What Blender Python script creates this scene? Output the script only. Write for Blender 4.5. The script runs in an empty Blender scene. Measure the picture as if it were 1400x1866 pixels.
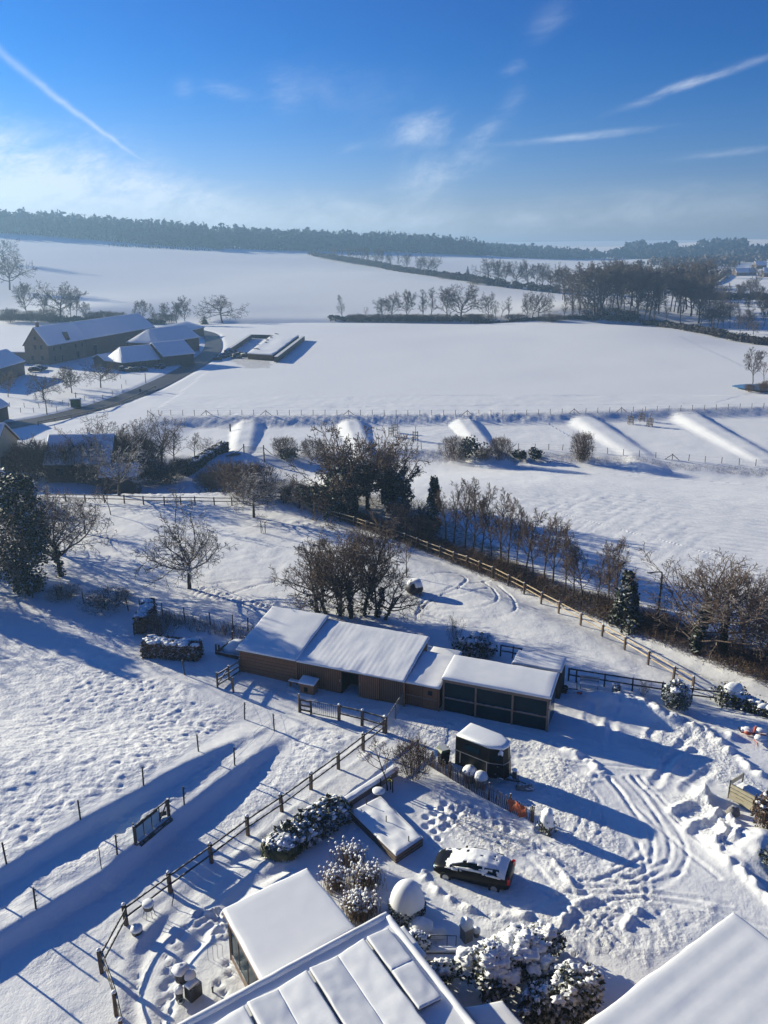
import bpy, math, random
import numpy as np
from mathutils import Vector, Matrix

S = bpy.context.scene
USE_HAZE, HAZE = True, 0.00038
COL = S.collection
PI = math.pi
# ------------------------------------------------------------------ camera
F_PX, CH = 1500.0, 32.0
PITCH = math.atan(463 / 1500.0)
CP, SP = math.cos(PITCH), math.sin(PITCH)
cam = bpy.data.cameras.new('camera')
camo = bpy.data.objects.new('camera', cam)
COL.objects.link(camo)
camo.location = (0, 0, CH)
camo.rotation_euler = (PI / 2 - PITCH, 0, 0)
cam.sensor_fit = 'VERTICAL'
cam.sensor_height = 24.0
cam.lens = F_PX * 24.0 / 1866.0
cam.clip_start, cam.clip_end = 0.5, 20000
S.camera = camo
# ------------------------------------------------------------------ sky, sun, exposure
SUN_EL, SUN_AZ = math.radians(16.0), math.radians(-57.0)     # azimuth from +Y, negative = left
SKY_STRENGTH, SUN_STRENGTH, EXPOSURE = 0.05, 5.0, 0.8
S.view_settings.view_transform = 'Standard'
S.view_settings.look = 'None'
S.view_settings.gamma = 1
S.view_settings.use_curve_mapping = False
S.view_settings.exposure = EXPOSURE
S.cycles.use_denoising = True
S.cycles.denoising_prefilter = 'ACCURATE'
S.cycles.max_bounces = 6
S.cycles.volume_bounces = 0
W = bpy.data.worlds.new('World')
S.world = W
W.use_nodes = True
wt = W.node_tree
wn, wl = wt.nodes, wt.links
wn.clear()


def wv(x):
    return x


def wm(op, a, b=None, c=None, clamp=False):
    n = wn.new('ShaderNodeMath')
    n.operation = op
    n.use_clamp = clamp
    for i, x in enumerate((a, b, c)):
        if x is None:
            continue
        if isinstance(x, (int, float)):
            n.inputs[i].default_value = x
        else:
            wl.new(x, n.inputs[i])
    return n.outputs[0]


sky = wn.new('ShaderNodeTexSky')
sky.sky_type = 'NISHITA'
sky.sun_disc = False
sky.sun_elevation = SUN_EL
sky.sun_rotation = SUN_AZ
sky.altitude = 120
sky.air_density = 1.0
sky.dust_density = 0.35
sky.ozone_density = 3.0
hsv = wn.new('ShaderNodeHueSaturation')
hsv.inputs['Saturation'].default_value = 1.2
hsv.inputs['Value'].default_value = 0.2
wl.new(sky.outputs[0], hsv.inputs['Color'])
gam = wn.new('ShaderNodeGamma')          # a clear, polarised winter sky: deep overhead, pale low down
gam.inputs[1].default_value = 1.4
wl.new(hsv.outputs[0], gam.inputs[0])
tint = wn.new('ShaderNodeMix')
tint.data_type = 'RGBA'
tint.blend_type = 'MULTIPLY'
tint.inputs[0].default_value = 1.0
wl.new(gam.outputs[0], tint.inputs[6])
TINT = tint
tc = wn.new('ShaderNodeTexCoord')
sx = wn.new('ShaderNodeSeparateXYZ')
wl.new(tc.outputs['Generated'], sx.inputs[0])
AZ = wm('ARCTAN2', sx.outputs[0], sx.outputs[1])
EL = wm('ARCSINE', sx.outputs[2])
elr = wn.new('ShaderNodeMapRange')
elr.interpolation_type = 'SMOOTHSTEP'
elr.inputs[1].default_value, elr.inputs[2].default_value = 0.02, 0.23
wl.new(EL, elr.inputs[0])
tel = wn.new('ShaderNodeMix')              # whitish low down, pure blue overhead, the same all round
tel.data_type = 'RGBA'
wl.new(elr.outputs[0], tel.inputs[0])
tel.inputs[6].default_value = (5.2, 4.3, 6.7, 1)
tel.inputs[7].default_value = (0.0, 3.7, 6.7, 1)
wl.new(tel.outputs[2], TINT.inputs[7])


def azel(u, v):
    a, b = (u - 700) / F_PX, (933 - v) / F_PX
    d = Vector((a, CP + b * SP, -SP + b * CP)).normalized()
    return math.atan2(d.x, d.y), math.asin(d.z)


def noise_w(scale, stretch, rot, detail=6, rough=0.6, off=0.0):
    cx = wn.new('ShaderNodeCombineXYZ')
    ca, sa = math.cos(rot), math.sin(rot)
    a1 = wm('ADD', wm('MULTIPLY', AZ, ca), wm('MULTIPLY', EL, sa))
    a2 = wm('SUBTRACT', wm('MULTIPLY', EL, ca), wm('MULTIPLY', AZ, sa))
    wl.new(wm('MULTIPLY', a1, scale / stretch), cx.inputs[0])
    wl.new(wm('MULTIPLY', a2, scale), cx.inputs[1])
    cx.inputs[2].default_value = off
    n = wn.new('ShaderNodeTexNoise')
    n.inputs['Scale'].default_value = 1.0
    n.inputs['Detail'].default_value = detail
    n.inputs['Roughness'].default_value = rough
    n.inputs['Distortion'].default_value = 0.6
    wl.new(cx.outputs[0], n.inputs['Vector'])
    return n.outputs[0]


def cloud(u, v, ru, rv, rot_deg, amount, nz, lo=0.30, hi=0.88):
    """a wisp centred on the direction of (u, v): elliptical falloff times noise"""
    a0, e0 = azel(u, v)
    r = math.radians(rot_deg)
    da, de = wm('SUBTRACT', AZ, a0), wm('SUBTRACT', EL, e0)
    p = wm('DIVIDE', wm('ADD', wm('MULTIPLY', da, math.cos(r)), wm('MULTIPLY', de, math.sin(r))), ru / F_PX)
    q = wm('DIVIDE', wm('SUBTRACT', wm('MULTIPLY', de, math.cos(r)), wm('MULTIPLY', da, math.sin(r))), rv / F_PX)
    d2 = wm('ADD', wm('MULTIPLY', p, p), wm('MULTIPLY', q, q))
    fall = wm('POWER', 2.718, wm('MULTIPLY', d2, -1.0))
    mr = wn.new('ShaderNodeMapRange')
    mr.interpolation_type = 'SMOOTHSTEP'
    wl.new(wm('MULTIPLY', wm('ADD', wm('MULTIPLY', nz, .75), wm('MULTIPLY', nD, .35)), wm('ADD', wm('MULTIPLY', fall, 0.6), 0.45)), mr.inputs[0])
    mr.inputs[1].default_value, mr.inputs[2].default_value = lo, hi
    return wm('MULTIPLY', wm('MULTIPLY', mr.outputs[0], fall), amount)


nA = noise_w(26, 2.2, 0.15, off=1.3)
nB = noise_w(60, 5.0, 0.10, off=4.1)
nC = noise_w(34, 1.8, 0.5, off=7.7)
nD = noise_w(130, 2.5, 0.3, 8, .7, off=2.2)
terms = [cloud(765, 238, 75, 34, 10, 1.2, nC), cloud(800, 315, 120, 46, 20, 1.2, nA), cloud(880, 240, 40, 20, 30, .7, nC),
         cloud(1075, 248, 160, 9, 4, .9, nB), cloud(1300, 140, 180, 9, 16, .75, nB), cloud(1340, 278, 120, 8, 4, .6, nB), cloud(1240, 155, 60, 10, 18, .7, nB),
         cloud(935, 180, 26, 60, -25, .3, nB), cloud(1000, 40, 60, 30, 40, .25, nB), cloud(935, 125, 30, 14, 20, .4, nB),
         cloud(410, 165, 60, 16, -8, .45, nB), cloud(338, 162, 26, 22, 0, .4, nB), cloud(645, 268, 40, 10, 14, .6, nB),
         cloud(250, 330, 150, 40, -18, .8, nA), cloud(0, 320, 330, 95, -6, 2.6, nA), cloud(400, 385, 560, 55, -3, 1.3, nA), cloud(1000, 400, 600, 40, 2, .8, nA), cloud(600, 160, 190, 60, 0, .22, nA),
         cloud(520, 170, 50, 40, -50, .3, nB), cloud(1180, 350, 260, 22, 2, .3, nB)]
# contrail: a slightly bowed line, broad and soft at its upper left end
a0, e0 = azel(-10, 85)
a1, e1 = azel(272, 298)
ln = math.hypot(a1 - a0, e1 - e0)
ux, uy = (a1 - a0) / ln, (e1 - e0) / ln
da, de = wm('SUBTRACT', AZ, a0), wm('SUBTRACT', EL, e0)
tt = wm('DIVIDE', wm('ADD', wm('MULTIPLY', da, ux), wm('MULTIPLY', de, uy)), ln)
dd = wm('SUBTRACT', wm('MULTIPLY', de, ux), wm('MULTIPLY', da, uy))
dd = wm('ADD', dd, wm('MULTIPLY', wm('MULTIPLY', tt, wm('SUBTRACT', 1.0, tt)), 0.012))
dd = wm('ADD', dd, wm('MULTIPLY', wm('SUBTRACT', nC, 0.5), 0.007))
wid = wm('ADD', 0.0014, wm('MULTIPLY', wm('SUBTRACT', 1.0, tt, clamp=True), 0.0030))
g = wm('POWER', 2.718, wm('MULTIPLY', wm('POWER', wm('DIVIDE', dd, wid), 2.0), -1.0))
ends = wm('MULTIPLY', wm('MULTIPLY', wm('ADD', tt, 0.5, clamp=True), wm('MULTIPLY', wm('SUBTRACT', 1.02, tt, clamp=True), 4.0, clamp=True)), .66)
terms.append(wm('MULTIPLY', wm('MULTIPLY', g, ends), wm('ADD', .45, wm('MULTIPLY', nB, 1.1))))
tot = terms[0]
for t_ in terms[1:]:
    tot = wm('ADD', tot, t_)
tot = wm('MINIMUM', wm('MULTIPLY', tot, .62), 0.8)
cm = wn.new('ShaderNodeMix')
cm.data_type = 'RGBA'
wl.new(tot, cm.inputs[0])
wl.new(tint.outputs[2], cm.inputs[6])
# cloud colour: sunlit ice cloud, brighter towards the sun
sd_ = Vector((math.sin(SUN_AZ) * math.cos(SUN_EL), math.cos(SUN_AZ) * math.cos(SUN_EL), math.sin(SUN_EL)))
cm.inputs[7].default_value = (10.0, 10.8, 12.0, 1)
bg = wn.new('ShaderNodeBackground')
bg.inputs[1].default_value = SKY_STRENGTH
wl.new(cm.outputs[2], bg.inputs[0])
wo = wn.new('ShaderNodeOutputWorld')
wl.new(bg.outputs[0], wo.inputs[0])

sun = bpy.data.lights.new('sun', 'SUN')
sun.energy = SUN_STRENGTH
sun.angle = math.radians(0.5)
sun.color = (1.0, 0.92, 0.69)
suno = bpy.data.objects.new('sun', sun)
COL.objects.link(suno)
suno.rotation_euler = (-sd_).to_track_quat('-Z', 'Y').to_euler()
suno.location = (-60, 40, 60)

R = random.Random(7)
NR = np.random.default_rng(11)

# ------------------------------------------------------------------ pixel -> world (helper for measuring the place)


def P(u, v, h=0.0):
    a, b = (u - 700) / F_PX, (933 - v) / F_PX
    t = (h - CH) / (-SP + b * CP)
    return np.array((a * t, (CP + b * SP) * t, h))


def ss(x):
    x = np.clip(x, 0, 1)
    return x * x * (3 - 2 * x)


def sd(poly, X, Y, extend=True):
    """signed distance to a polyline (positive on the right hand side) and the fraction along it"""
    p = np.array(poly, float)[:, :2]
    if extend:
        p = np.vstack([p[0] + (p[0] - p[1]) / np.linalg.norm(p[0] - p[1]) * 200, p, p[-1] + (p[-1] - p[-2]) / np.linalg.norm(p[-1] - p[-2]) * 200])
    best = np.full(np.shape(X), 1e18)
    sgn = np.zeros(np.shape(X))
    for i in range(len(p) - 1):
        d = p[i + 1] - p[i]
        L2 = d @ d
        t = np.clip(((X - p[i, 0]) * d[0] + (Y - p[i, 1]) * d[1]) / L2, 0, 1)
        qx, qy = X - p[i, 0] - t * d[0], Y - p[i, 1] - t * d[1]
        r2 = qx * qx + qy * qy
        cr = (X - p[i, 0]) * d[1] - (Y - p[i, 1]) * d[0]
        m = r2 < best
        best = np.where(m, r2, best)
        sgn = np.where(m, np.sign(cr), sgn)
    return np.sqrt(best) * sgn


def inpoly(poly, X, Y):
    p = np.array(poly)[:, :2]
    c = np.zeros(np.shape(X), bool)
    j = len(p) - 1
    for i in range(len(p)):
        xi, yi, xj, yj = p[i, 0], p[i, 1], p[j, 0], p[j, 1]
        c ^= ((yi > Y) != (yj > Y)) & (X < (xj - xi) * (Y - yi) / ((yj - yi) or 1e-9) + xi)
        j = i
    return c


def vnoise(X, Y, scale, seed):
    x, y = np.asarray(X) / scale + seed * 17.31, np.asarray(Y) / scale + seed * 9.77
    xi, yi = np.floor(x), np.floor(y)
    fx, fy = x - xi, y - yi
    fx, fy = fx * fx * fx * (fx * (fx * 6 - 15) + 10), fy * fy * fy * (fy * (fy * 6 - 15) + 10)

    def h(a, b):
        s = np.sin(a * 127.1 + b * 311.7 + seed * 3.7) * 43758.5453
        return s - np.floor(s)
    return (h(xi, yi) * (1 - fx) + h(xi + 1, yi) * fx) * (1 - fy) + (h(xi, yi + 1) * (1 - fx) + h(xi + 1, yi + 1) * fx) * fy - 0.5


def fbm(X, Y, scale, seed, oct=3, gain=.5):
    r, a = 0, 1.0
    for k in range(oct):
        r = r + a * vnoise(X, Y, scale / 2 ** k, seed + k * 5)
        a *= gain
    return r


# ------------------------------------------------------------------ land form
CTRL = []


def cp_(u, v, dist):
    a, b = (u - 700) / F_PX, (933 - v) / F_PX
    x, y, z = a, CP + b * SP, -SP + b * CP
    if 470 < dist < 2000:
        dist = 470 + (dist - 470) * 1.7
    t = dist / math.hypot(x, y)
    CTRL.append((x * t, y * t, CH + z * t))


for x in (-260, -130, -60, 0, 60, 130, 260):
    for y in (-60, 20, 100, 180, 260):
        CTRL.append((x, y, 0))
for x in (-210, -120, -60, 0, 60, 120):
    for y in (340, 420, 450):
        CTRL.append((x, y, 0))
for a in ((0, 500, 600), (0, 450, 760), (0, 424, 880), (150, 560, 480), (150, 500, 620), (200, 438, 880), (330, 520, 580), (450, 560, 490), (430, 455, 850),
          (560, 545, 520), (560, 490, 690), (600, 478, 760), (700, 550, 510), (720, 500, 640), (850, 520, 570), (850, 562, 490), (1000, 548, 510), (1100, 568, 470), (-200, 420, 880), (-200, 520, 560),
          (430, 452, 900), (620, 458, 930), (800, 470, 900), (950, 485, 820), (1020, 500, 760), (700, 475, 800), (820, 490, 760), (900, 505, 700), (1020, 520, 640),
          (800, 461, 1010), (1000, 474, 1050), (1150, 470, 1200), (1400, 462, 1500),
          (1160, 585, 470), (1250, 606, 400), (1330, 626, 370), (1420, 640, 350), (1200, 545, 560), (1250, 520, 640), (1330, 530, 600), (1400, 540, 580), (1350, 500, 740), (1400, 482, 900), (1250, 490, 800),
          (1300, 585, 480), (1390, 600, 450), (1500, 600, 450), (1600, 560, 520),
          (-400, 410, 1200), (0, 405, 1150), (400, 430, 1200), (800, 445, 1400), (1200, 456, 1900), (1400, 452, 2200), (1700, 456, 2000), (-600, 410, 2000),
          (0, 430, 3000), (400, 440, 3600), (800, 444, 4000), (1100, 444, 3600), (1400, 444, 3600), (1900, 446, 4000)):
    cp_(*a)
CTRL = np.array(CTRL)


def tps_fit(C):
    n = len(C)
    s = 500.0
    p = C[:, :2] / s
    r = np.sqrt(((p[:, None] - p[None]) ** 2).sum(-1))
    K = r * r * np.log(r + 1e-9) + np.eye(n) * 1e-4
    Q = np.hstack([np.ones((n, 1)), p])
    A = np.block([[K, Q], [Q.T, np.zeros((3, 3))]])
    return np.linalg.solve(A, np.r_[C[:, 2], 0, 0, 0])


TPS = tps_fit(CTRL)


def tps(X, Y):
    s = 500.0
    x, y = np.ravel(X) / s, np.ravel(Y) / s
    out = np.empty(len(x))
    p = CTRL[:, :2] / s
    n = len(p)
    for i in range(0, len(x), 60000):
        a, b = x[i:i + 60000], y[i:i + 60000]
        r2 = (a[:, None] - p[None, :, 0]) ** 2 + (b[:, None] - p[None, :, 1]) ** 2
        out[i:i + 60000] = (0.5 * r2 * np.log(r2 + 1e-12)) @ TPS[:n] + TPS[n] + TPS[n + 1] * a + TPS[n + 2] * b
    return out.reshape(np.shape(X))


BANK1 = [P(u, v, 1.3) for u, v in ((-60, 1615), (12, 1573), (147, 1492), (262, 1430), (362, 1370), (446, 1310), (480, 1286))]
BANK2 = [P(u, v, .7) for u, v in ((-60, 1730), (66, 1657), (185, 1585), (215, 1557), (336, 1465), (428, 1394), (500, 1330), (547, 1295), (585, 1272))]
LANE = [(-30, 113), (-12, 111.5), (8, 86), (29, 58.5), (50, 48)]
BASIN1 = [P(u, v, 0) for u, v in ((200, 760), (480, 757), (700, 755), (1000, 752), (1200, 744), (1420, 739))]
BASIN2 = [P(u, v, -1.6) for u, v in ((300, 832), (480, 828), (740, 817), (1000, 820), (1107, 827), (1250, 839), (1420, 850))]
BERMS = [((455, 757), (440, 818), 1.5), ((640, 758), (662, 812), 1.4), ((842, 755), (890, 816), 1.4), ((1060, 753), (1165, 822), 2.3), ((1246, 746), (1400, 832), 2.6)]
BERMS = [(P(*a, -.1), P(*b, -.7), w) for a, b, w in BERMS]
ROAD = [P(u, v, 0)[:2] for u, v in ((-120, 808), (0, 777), (100, 759), (190, 736), (260, 711), (320, 683), (360, 660), (386, 638), (388, 618), (378, 606), (340, 597))]


def road_curve(pts, n=10):
    p = [np.array(q) for q in pts]
    out = []
    for i in range(len(p) - 1):
        p0, p1, p2, p3 = p[max(i - 1, 0)], p[i], p[i + 1], p[min(i + 2, len(p) - 1)]
        for k in range(n):
            t = k / n
            out.append(0.5 * ((2 * p1) + (-p0 + p2) * t + (2 * p0 - 5 * p1 + 4 * p2 - p3) * t * t + (-p0 + 3 * p1 - 3 * p2 + p3) * t ** 3))
    out.append(p[-1])
    return np.array(out)


ROADC = road_curve(ROAD, 6)


def H(X, Y):
    X, Y = np.asarray(X, float), np.asarray(Y, float)
    z = tps(X, Y) * ss((Y - 190) / 200)
    # terraces of the paddock, lower left
    near = (Y < 75) & (X < 5)
    if near.any():
        x, y = X[near], Y[near]
        fade = 1 - ss((y - 44) / 9)
        z[near] += .045 * np.clip(-sd(BANK1, x, y) - 1, 0, 30) * (1 - ss((y - 46) / 32)) * ss((-2 - x) / 8)
        z[near] += (1.3 - .6 * ss(sd(BANK1, x, y) / 1.1) - .7 * ss(sd(BANK2, x, y) / 1.2)) * fade
    mid = (Y > 52) & (Y < 200) & (X > -90) & (X < 130)
    if mid.any():
        x, y = X[mid], Y[mid]
        dl = sd(LANE, x, y)           # positive on the meadow (right hand) side
        zz = -1.0 * np.exp(-(dl / 3.2) ** 2) * ss((x + 16) / 6)
        d1, d2 = sd(BASIN1, x, y), sd(BASIN2, x, y)
        fx = ss((x + 50) / 12)
        zb = -1.5 * ss(d1 / 6.5) - 1.2 * ss(d2 / 6.0)
        rec = ss((d2 - 7) / 26)
        zb = zb * (1 - rec)
        for a, b, w in BERMS:
            ab = b - a
            L = math.hypot(ab[0], ab[1])
            s = ((x - a[0]) * ab[0] + (y - a[1]) * ab[1]) / L
            d = np.abs((x - a[0]) * ab[1] - (y - a[1]) * ab[0]) / L
            cr = -.42 - .75 * np.clip(s / L, 0, 1) + .07 * vnoise(x, y, 2.5, 91)
            zb = np.maximum(zb, np.where(s > -6, cr - (np.sqrt(np.maximum(0, d - w * .6) ** 2 + .5) - .7) * .40 - np.maximum(0, s - L) * .15, -9))
        dip = -1.6 * ss((y - 112) / 7) * (1 - ss((y - 126) / 16)) * (1 - ss((x + 14) / 10)) * (1 - fx * 0)
        z[mid] += zz + zb * fx + dip
    # sunken road behind the crest of the middle field
    far = (Y > 380) & (Y < 520)
    if far.any():
        x, y = X[far], Y[far]
        z[far] -= 3.2 * np.exp(-((y - 452 - .02 * x) / 9) ** 2) * ss((x + 92) / 14) * (1 - ss((x - 150) / 30))
    # road bed
    rd = (Y > 130) & (Y < 410) & (X < -40)
    if rd.any():
        x, y = X[rd], Y[rd]
        d = np.abs(sd(ROADC, x, y, False))
        z[rd] -= .30 * (1 - ss((d - 3.4) / 1.2))
    return z


def G(u, v, lo=15, hi=3500):
    """first point of the ground on the sight line"""
    a, b = (u - 700) / F_PX, (933 - v) / F_PX
    x, y, z = a, CP + b * SP, -SP + b * CP
    t = np.geomspace(lo, hi, 420)
    d = CH + z * t - H(x * t, y * t)
    k = np.argmax(d < 0)
    if d[k] >= 0:
        k = len(t) - 1
    t0, t1 = t[max(k - 1, 0)], t[k]
    for _ in range(2):
        tt_ = np.linspace(t0, t1, 12)
        dd_ = CH + z * tt_ - H(x * tt_, y * tt_)
        j = int(np.argmax(dd_ < 0)) or 11
        t0, t1 = tt_[j - 1], tt_[j]
    t = (t0 + t1) / 2
    return np.array((x * t, y * t, float(H(np.array([x * t]), np.array([y * t]))[0])))


def hz(x, y):
    return float(H(np.array([x]), np.array([y]))[0])


def height_to(p, v):
    """height above p whose top shows at picture row v"""
    b = (933 - v) / F_PX
    return CH + p[1] * (b * CP - SP) / (CP + b * SP) - p[2]


# ------------------------------------------------------------------ mesh builder
class MB:
    def __init__(s):
        s.v, s.f = [], []

    def add(s, vs, fs):
        o = len(s.v)
        s.v.extend(tuple(map(float, q)) for q in vs)
        s.f.extend(tuple(o + i for i in q) for q in fs)
        return s

    def box(s, cx, cy, cz, sx_, sy_, sz_, rz=0.0):
        c, n = math.cos(rz), math.sin(rz)
        vs = []
        for k in (-.5, .5):
            for i, j in ((-.5, -.5), (.5, -.5), (.5, .5), (-.5, .5)):
                x, y = i * sx_, j * sy_
                vs.append((cx + x * c - y * n, cy + x * n + y * c, cz + k * sz_))
        return s.add(vs, [(3, 2, 1, 0), (4, 5, 6, 7), (0, 1, 5, 4), (1, 2, 6, 5), (2, 3, 7, 6), (3, 0, 4, 7)])

    def beam(s, p, q, w, h):
        p, q = Vector(p), Vector(q)
        d = (q - p).normalized()
        a = d.cross(Vector((0, 0, 1)))
        if a.length < 1e-3:
            a = Vector((1, 0, 0))
        a.normalize()
        b = a.cross(d)
        vs = [e + a * (i * w / 2) + b * (j * h / 2) for e in (p, q) for i, j in ((-1, -1), (1, -1), (1, 1), (-1, 1))]
        return s.add(vs, [(0, 1, 2, 3), (7, 6, 5, 4), (0, 4, 5, 1), (1, 5, 6, 2), (2, 6, 7, 3), (3, 7, 4, 0)])

    def tube(s, pts, r, n=6, cap=True):
        pts = [Vector(p) for p in pts]
        if isinstance(r, (int, float)):
            r = [r] * len(pts)
        vs, fs = [], []
        for i, p in enumerate(pts):
            d = (pts[min(i + 1, len(pts) - 1)] - pts[max(i - 1, 0)]).normalized()
            a = d.cross(Vector((0, 0, 1)) if abs(d.z) < .9 else Vector((1, 0, 0))).normalized()
            b = a.cross(d)
            for k in range(n):
                t = 2 * PI * k / n
                vs.append(p + (a * math.cos(t) + b * math.sin(t)) * r[i])
        for i in range(len(pts) - 1):
            for k in range(n):
                k2 = (k + 1) % n
                fs.append((i * n + k, (i + 1) * n + k, (i + 1) * n + k2, i * n + k2))
        if cap:
            fs.append(tuple(range(n)))
            fs.append(tuple(reversed(range((len(pts) - 1) * n, len(pts) * n))))
        return s.add(vs, fs)

    def lathe(s, prof, n=16, c=(0, 0, 0)):
        vs, fs = [], []
        for r, z in prof:
            for k in range(n):
                t = 2 * PI * k / n
                vs.append((c[0] + r * math.cos(t), c[1] + r * math.sin(t), c[2] + z))
        for i in range(len(prof) - 1):
            for k in range(n):
                k2 = (k + 1) % n
                fs.append((i * n + k, i * n + k2, (i + 1) * n + k2, (i + 1) * n + k))
        fs.append(tuple(reversed(range(n))))
        fs.append(tuple(range((len(prof) - 1) * n, len(prof) * n)))
        return s.add(vs, fs)

    def prism(s, poly, z0, z1):
        n = len(poly)
        vs = [(x, y, z0) for x, y in poly] + [(x, y, z1) for x, y in poly]
        fs = [tuple(reversed(range(n))), tuple(range(n, 2 * n))] + [(i, (i + 1) % n, n + (i + 1) % n, n + i) for i in range(n)]
        return s.add(vs, fs)

    def blob(s, c, r, seed=0, amp=.18, nu=14, nv=9, freq=2.2, zmin=-1.0):
        vs, fs = [], []
        for j in range(nv + 1):
            th = PI * j / nv
            for i in range(nu):
                ph = 2 * PI * i / nu
                d = (math.sin(th) * math.cos(ph), math.sin(th) * math.sin(ph), math.cos(th))
                k = 1 + amp * (math.sin(freq * d[0] * 2.1 + seed) + math.sin(freq * d[1] * 2.7 + seed * 1.7) + math.sin(freq * d[2] * 2.3 + seed * .6) + math.sin(freq * 3 * (d[0] - d[1]) + seed)) * .5
                vs.append((c[0] + r[0] * d[0] * k, c[1] + r[1] * d[1] * k, c[2] + r[2] * max(d[2], zmin) * k))
        for j in range(nv):
            for i in range(nu):
                i2 = (i + 1) % nu
                fs.append((j * nu + i, (j + 1) * nu + i, (j + 1) * nu + i2, j * nu + i2))
        return s.add(vs, fs)

    def slab(s, c, th, n=(8, 8), amp=.03, scale=.8, seed=1, edge=.14, over=0.0, ripple=None, base=0.0, rim=.45):
        """snow lying on the quad c (4 corners, counter-clockwise): rounded edges, uneven top"""
        c = [np.array(q, float) for q in c]
        nx, ny = n
        nrm = np.cross(c[1] - c[0], c[3] - c[0])
        nrm /= np.linalg.norm(nrm)
        if nrm[2] < 0:
            nrm = -nrm
        Lx, Ly = np.linalg.norm(c[1] - c[0]), np.linalg.norm(c[3] - c[0])

        def stops(m, L):
            e = min(edge / L, .2)
            return np.r_[0, e * .3, e, np.linspace(e, 1 - e, m + 1)[1:-1], 1 - e, 1 - e * .3, 1]
        us, vs_ = stops(nx, Lx), stops(ny, Ly)
        U, V = np.meshgrid(us, vs_)
        pts = (c[0][None, None] * ((1 - U) * (1 - V))[..., None] + c[1][None, None] * (U * (1 - V))[..., None] + c[2][None, None] * (U * V)[..., None] + c[3][None, None] * ((1 - U) * V)[..., None])
        du, dv = np.minimum(U, 1 - U) * Lx, np.minimum(V, 1 - V) * Ly
        d = np.minimum(du, dv)
        h = th * (rim + (1 - rim) * np.sqrt(np.clip(1 - (1 - np.clip(d / edge, 0, 1)) ** 2, 0, 1)))
        nz = fbm(U * Lx, V * Ly, scale, seed) * amp * 2
        if ripple:
            axis, wl_, ra = ripple
            q = (U * Lx if axis == 0 else V * Ly)
            nz = nz + ra * np.sin(q * 2 * PI / wl_) * (.7 + 1.2 * fbm(U * Lx, V * Ly, 2.0, seed + 3))
        h = h + nz * np.clip(d / edge, 0, 1)
        top = pts + nrm[None, None] * (h + base)[..., None]
        cen_ = (c[0] + c[1] + c[2] + c[3]) / 4
        wob = np.clip(1 - d / (edge * 1.5), 0, 1) * (.10 * fbm(pts[..., 0] + 7, pts[..., 1], .9, seed + 50, 2) + .01) * min(1, Lx, Ly)
        dirv = pts - cen_
        dirv = dirv / (np.linalg.norm(dirv, axis=-1, keepdims=True) + 1e-6)
        top = top + dirv * np.clip(wob, -.03, .07)[..., None]
        m = U.shape[1]
        k = U.shape[0]
        o = len(s.v)
        s.v.extend(map(tuple, top.reshape(-1, 3).tolist()))
        for j in range(k - 1):
            for i in range(m - 1):
                a = o + j * m + i
                s.f.append((a, a + 1, a + m + 1, a + m))
        ring = [j for j in range(m)] + [r * m + m - 1 for r in range(1, k)] + [(k - 1) * m + i for i in range(m - 2, -1, -1)] + [r * m for r in range(k - 2, 0, -1)]
        o2 = len(s.v)
        fl = (pts + nrm[None, None] * base).reshape(-1, 3)
        s.v.extend(tuple(fl[i]) for i in ring)
        N = len(ring)
        for i in range(N):
            s.f.append((o + ring[(i + 1) % N], o + ring[i], o2 + i, o2 + (i + 1) % N))
        s.f.append(tuple(o2 + i for i in reversed(range(N))))
        return s

    def gable(s, x0, x1, y0, y1, z0, ze, zr, hip=(0, 0)):
        """a closed house body with its gables, ridge along x"""
        ym = (y0 + y1) / 2
        vs = [(x0, y0, z0), (x1, y0, z0), (x1, y1, z0), (x0, y1, z0), (x0, y0, ze), (x1, y0, ze), (x1, y1, ze), (x0, y1, ze), (x0 + hip[0], ym, zr), (x1 - hip[1], ym, zr)]
        return s.add(vs, [(3, 2, 1, 0), (0, 1, 5, 4), (2, 3, 7, 6), (1, 2, 6, 9, 5), (3, 0, 4, 8, 7), (4, 5, 9, 8), (6, 7, 8, 9)])


def link(o, parent=None):
    COL.objects.link(o)
    if parent:
        o.parent = parent
    return o


def mesh_np(name, V, Fq, mat, smooth=False):
    """mesh from numpy arrays; Fq is (n, k) faces of equal size"""
    me = bpy.data.meshes.new(name)
    V = np.asarray(V, np.float32)
    Fq = np.asarray(Fq, np.int32)
    n, k = Fq.shape
    me.vertices.add(len(V))
    me.vertices.foreach_set('co', V.ravel())
    me.loops.add(n * k)
    me.loops.foreach_set('vertex_index', Fq.ravel())
    me.polygons.add(n)
    me.polygons.foreach_set('loop_start', np.arange(0, n * k, k, dtype=np.int32))
    me.polygons.foreach_set('loop_total', np.full(n, k, np.int32))
    if smooth:
        me.polygons.foreach_set('use_smooth', np.ones(n, bool))
    me.update(calc_edges=True)
    me.validate()
    if mat:
        me.materials.append(mat)
    return me


def mesh_of(name, mb, mat, smooth=False):
    me = bpy.data.meshes.new(name)
    me.from_pydata(mb.v, [], mb.f)
    if smooth:
        me.polygons.foreach_set('use_smooth', [True] * len(me.polygons))
    me.materials.append(mat)
    me.update()
    return me


def tag(o, label=None, cat=None, group=None, kind=None):
    for k, x in (('label', label), ('category', cat), ('group', group), ('kind', kind)):
        if x:
            o[k] = x
    return o


def thing(name, label, cat, loc=(0, 0, 0), rz=0.0, group=None):
    o = bpy.data.objects.new(name, None)
    o.empty_display_size = .3
    o.location = tuple(map(float, loc))
    o.rotation_euler = (0, 0, rz)
    tag(o, label, cat, group)
    return link(o)


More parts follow.
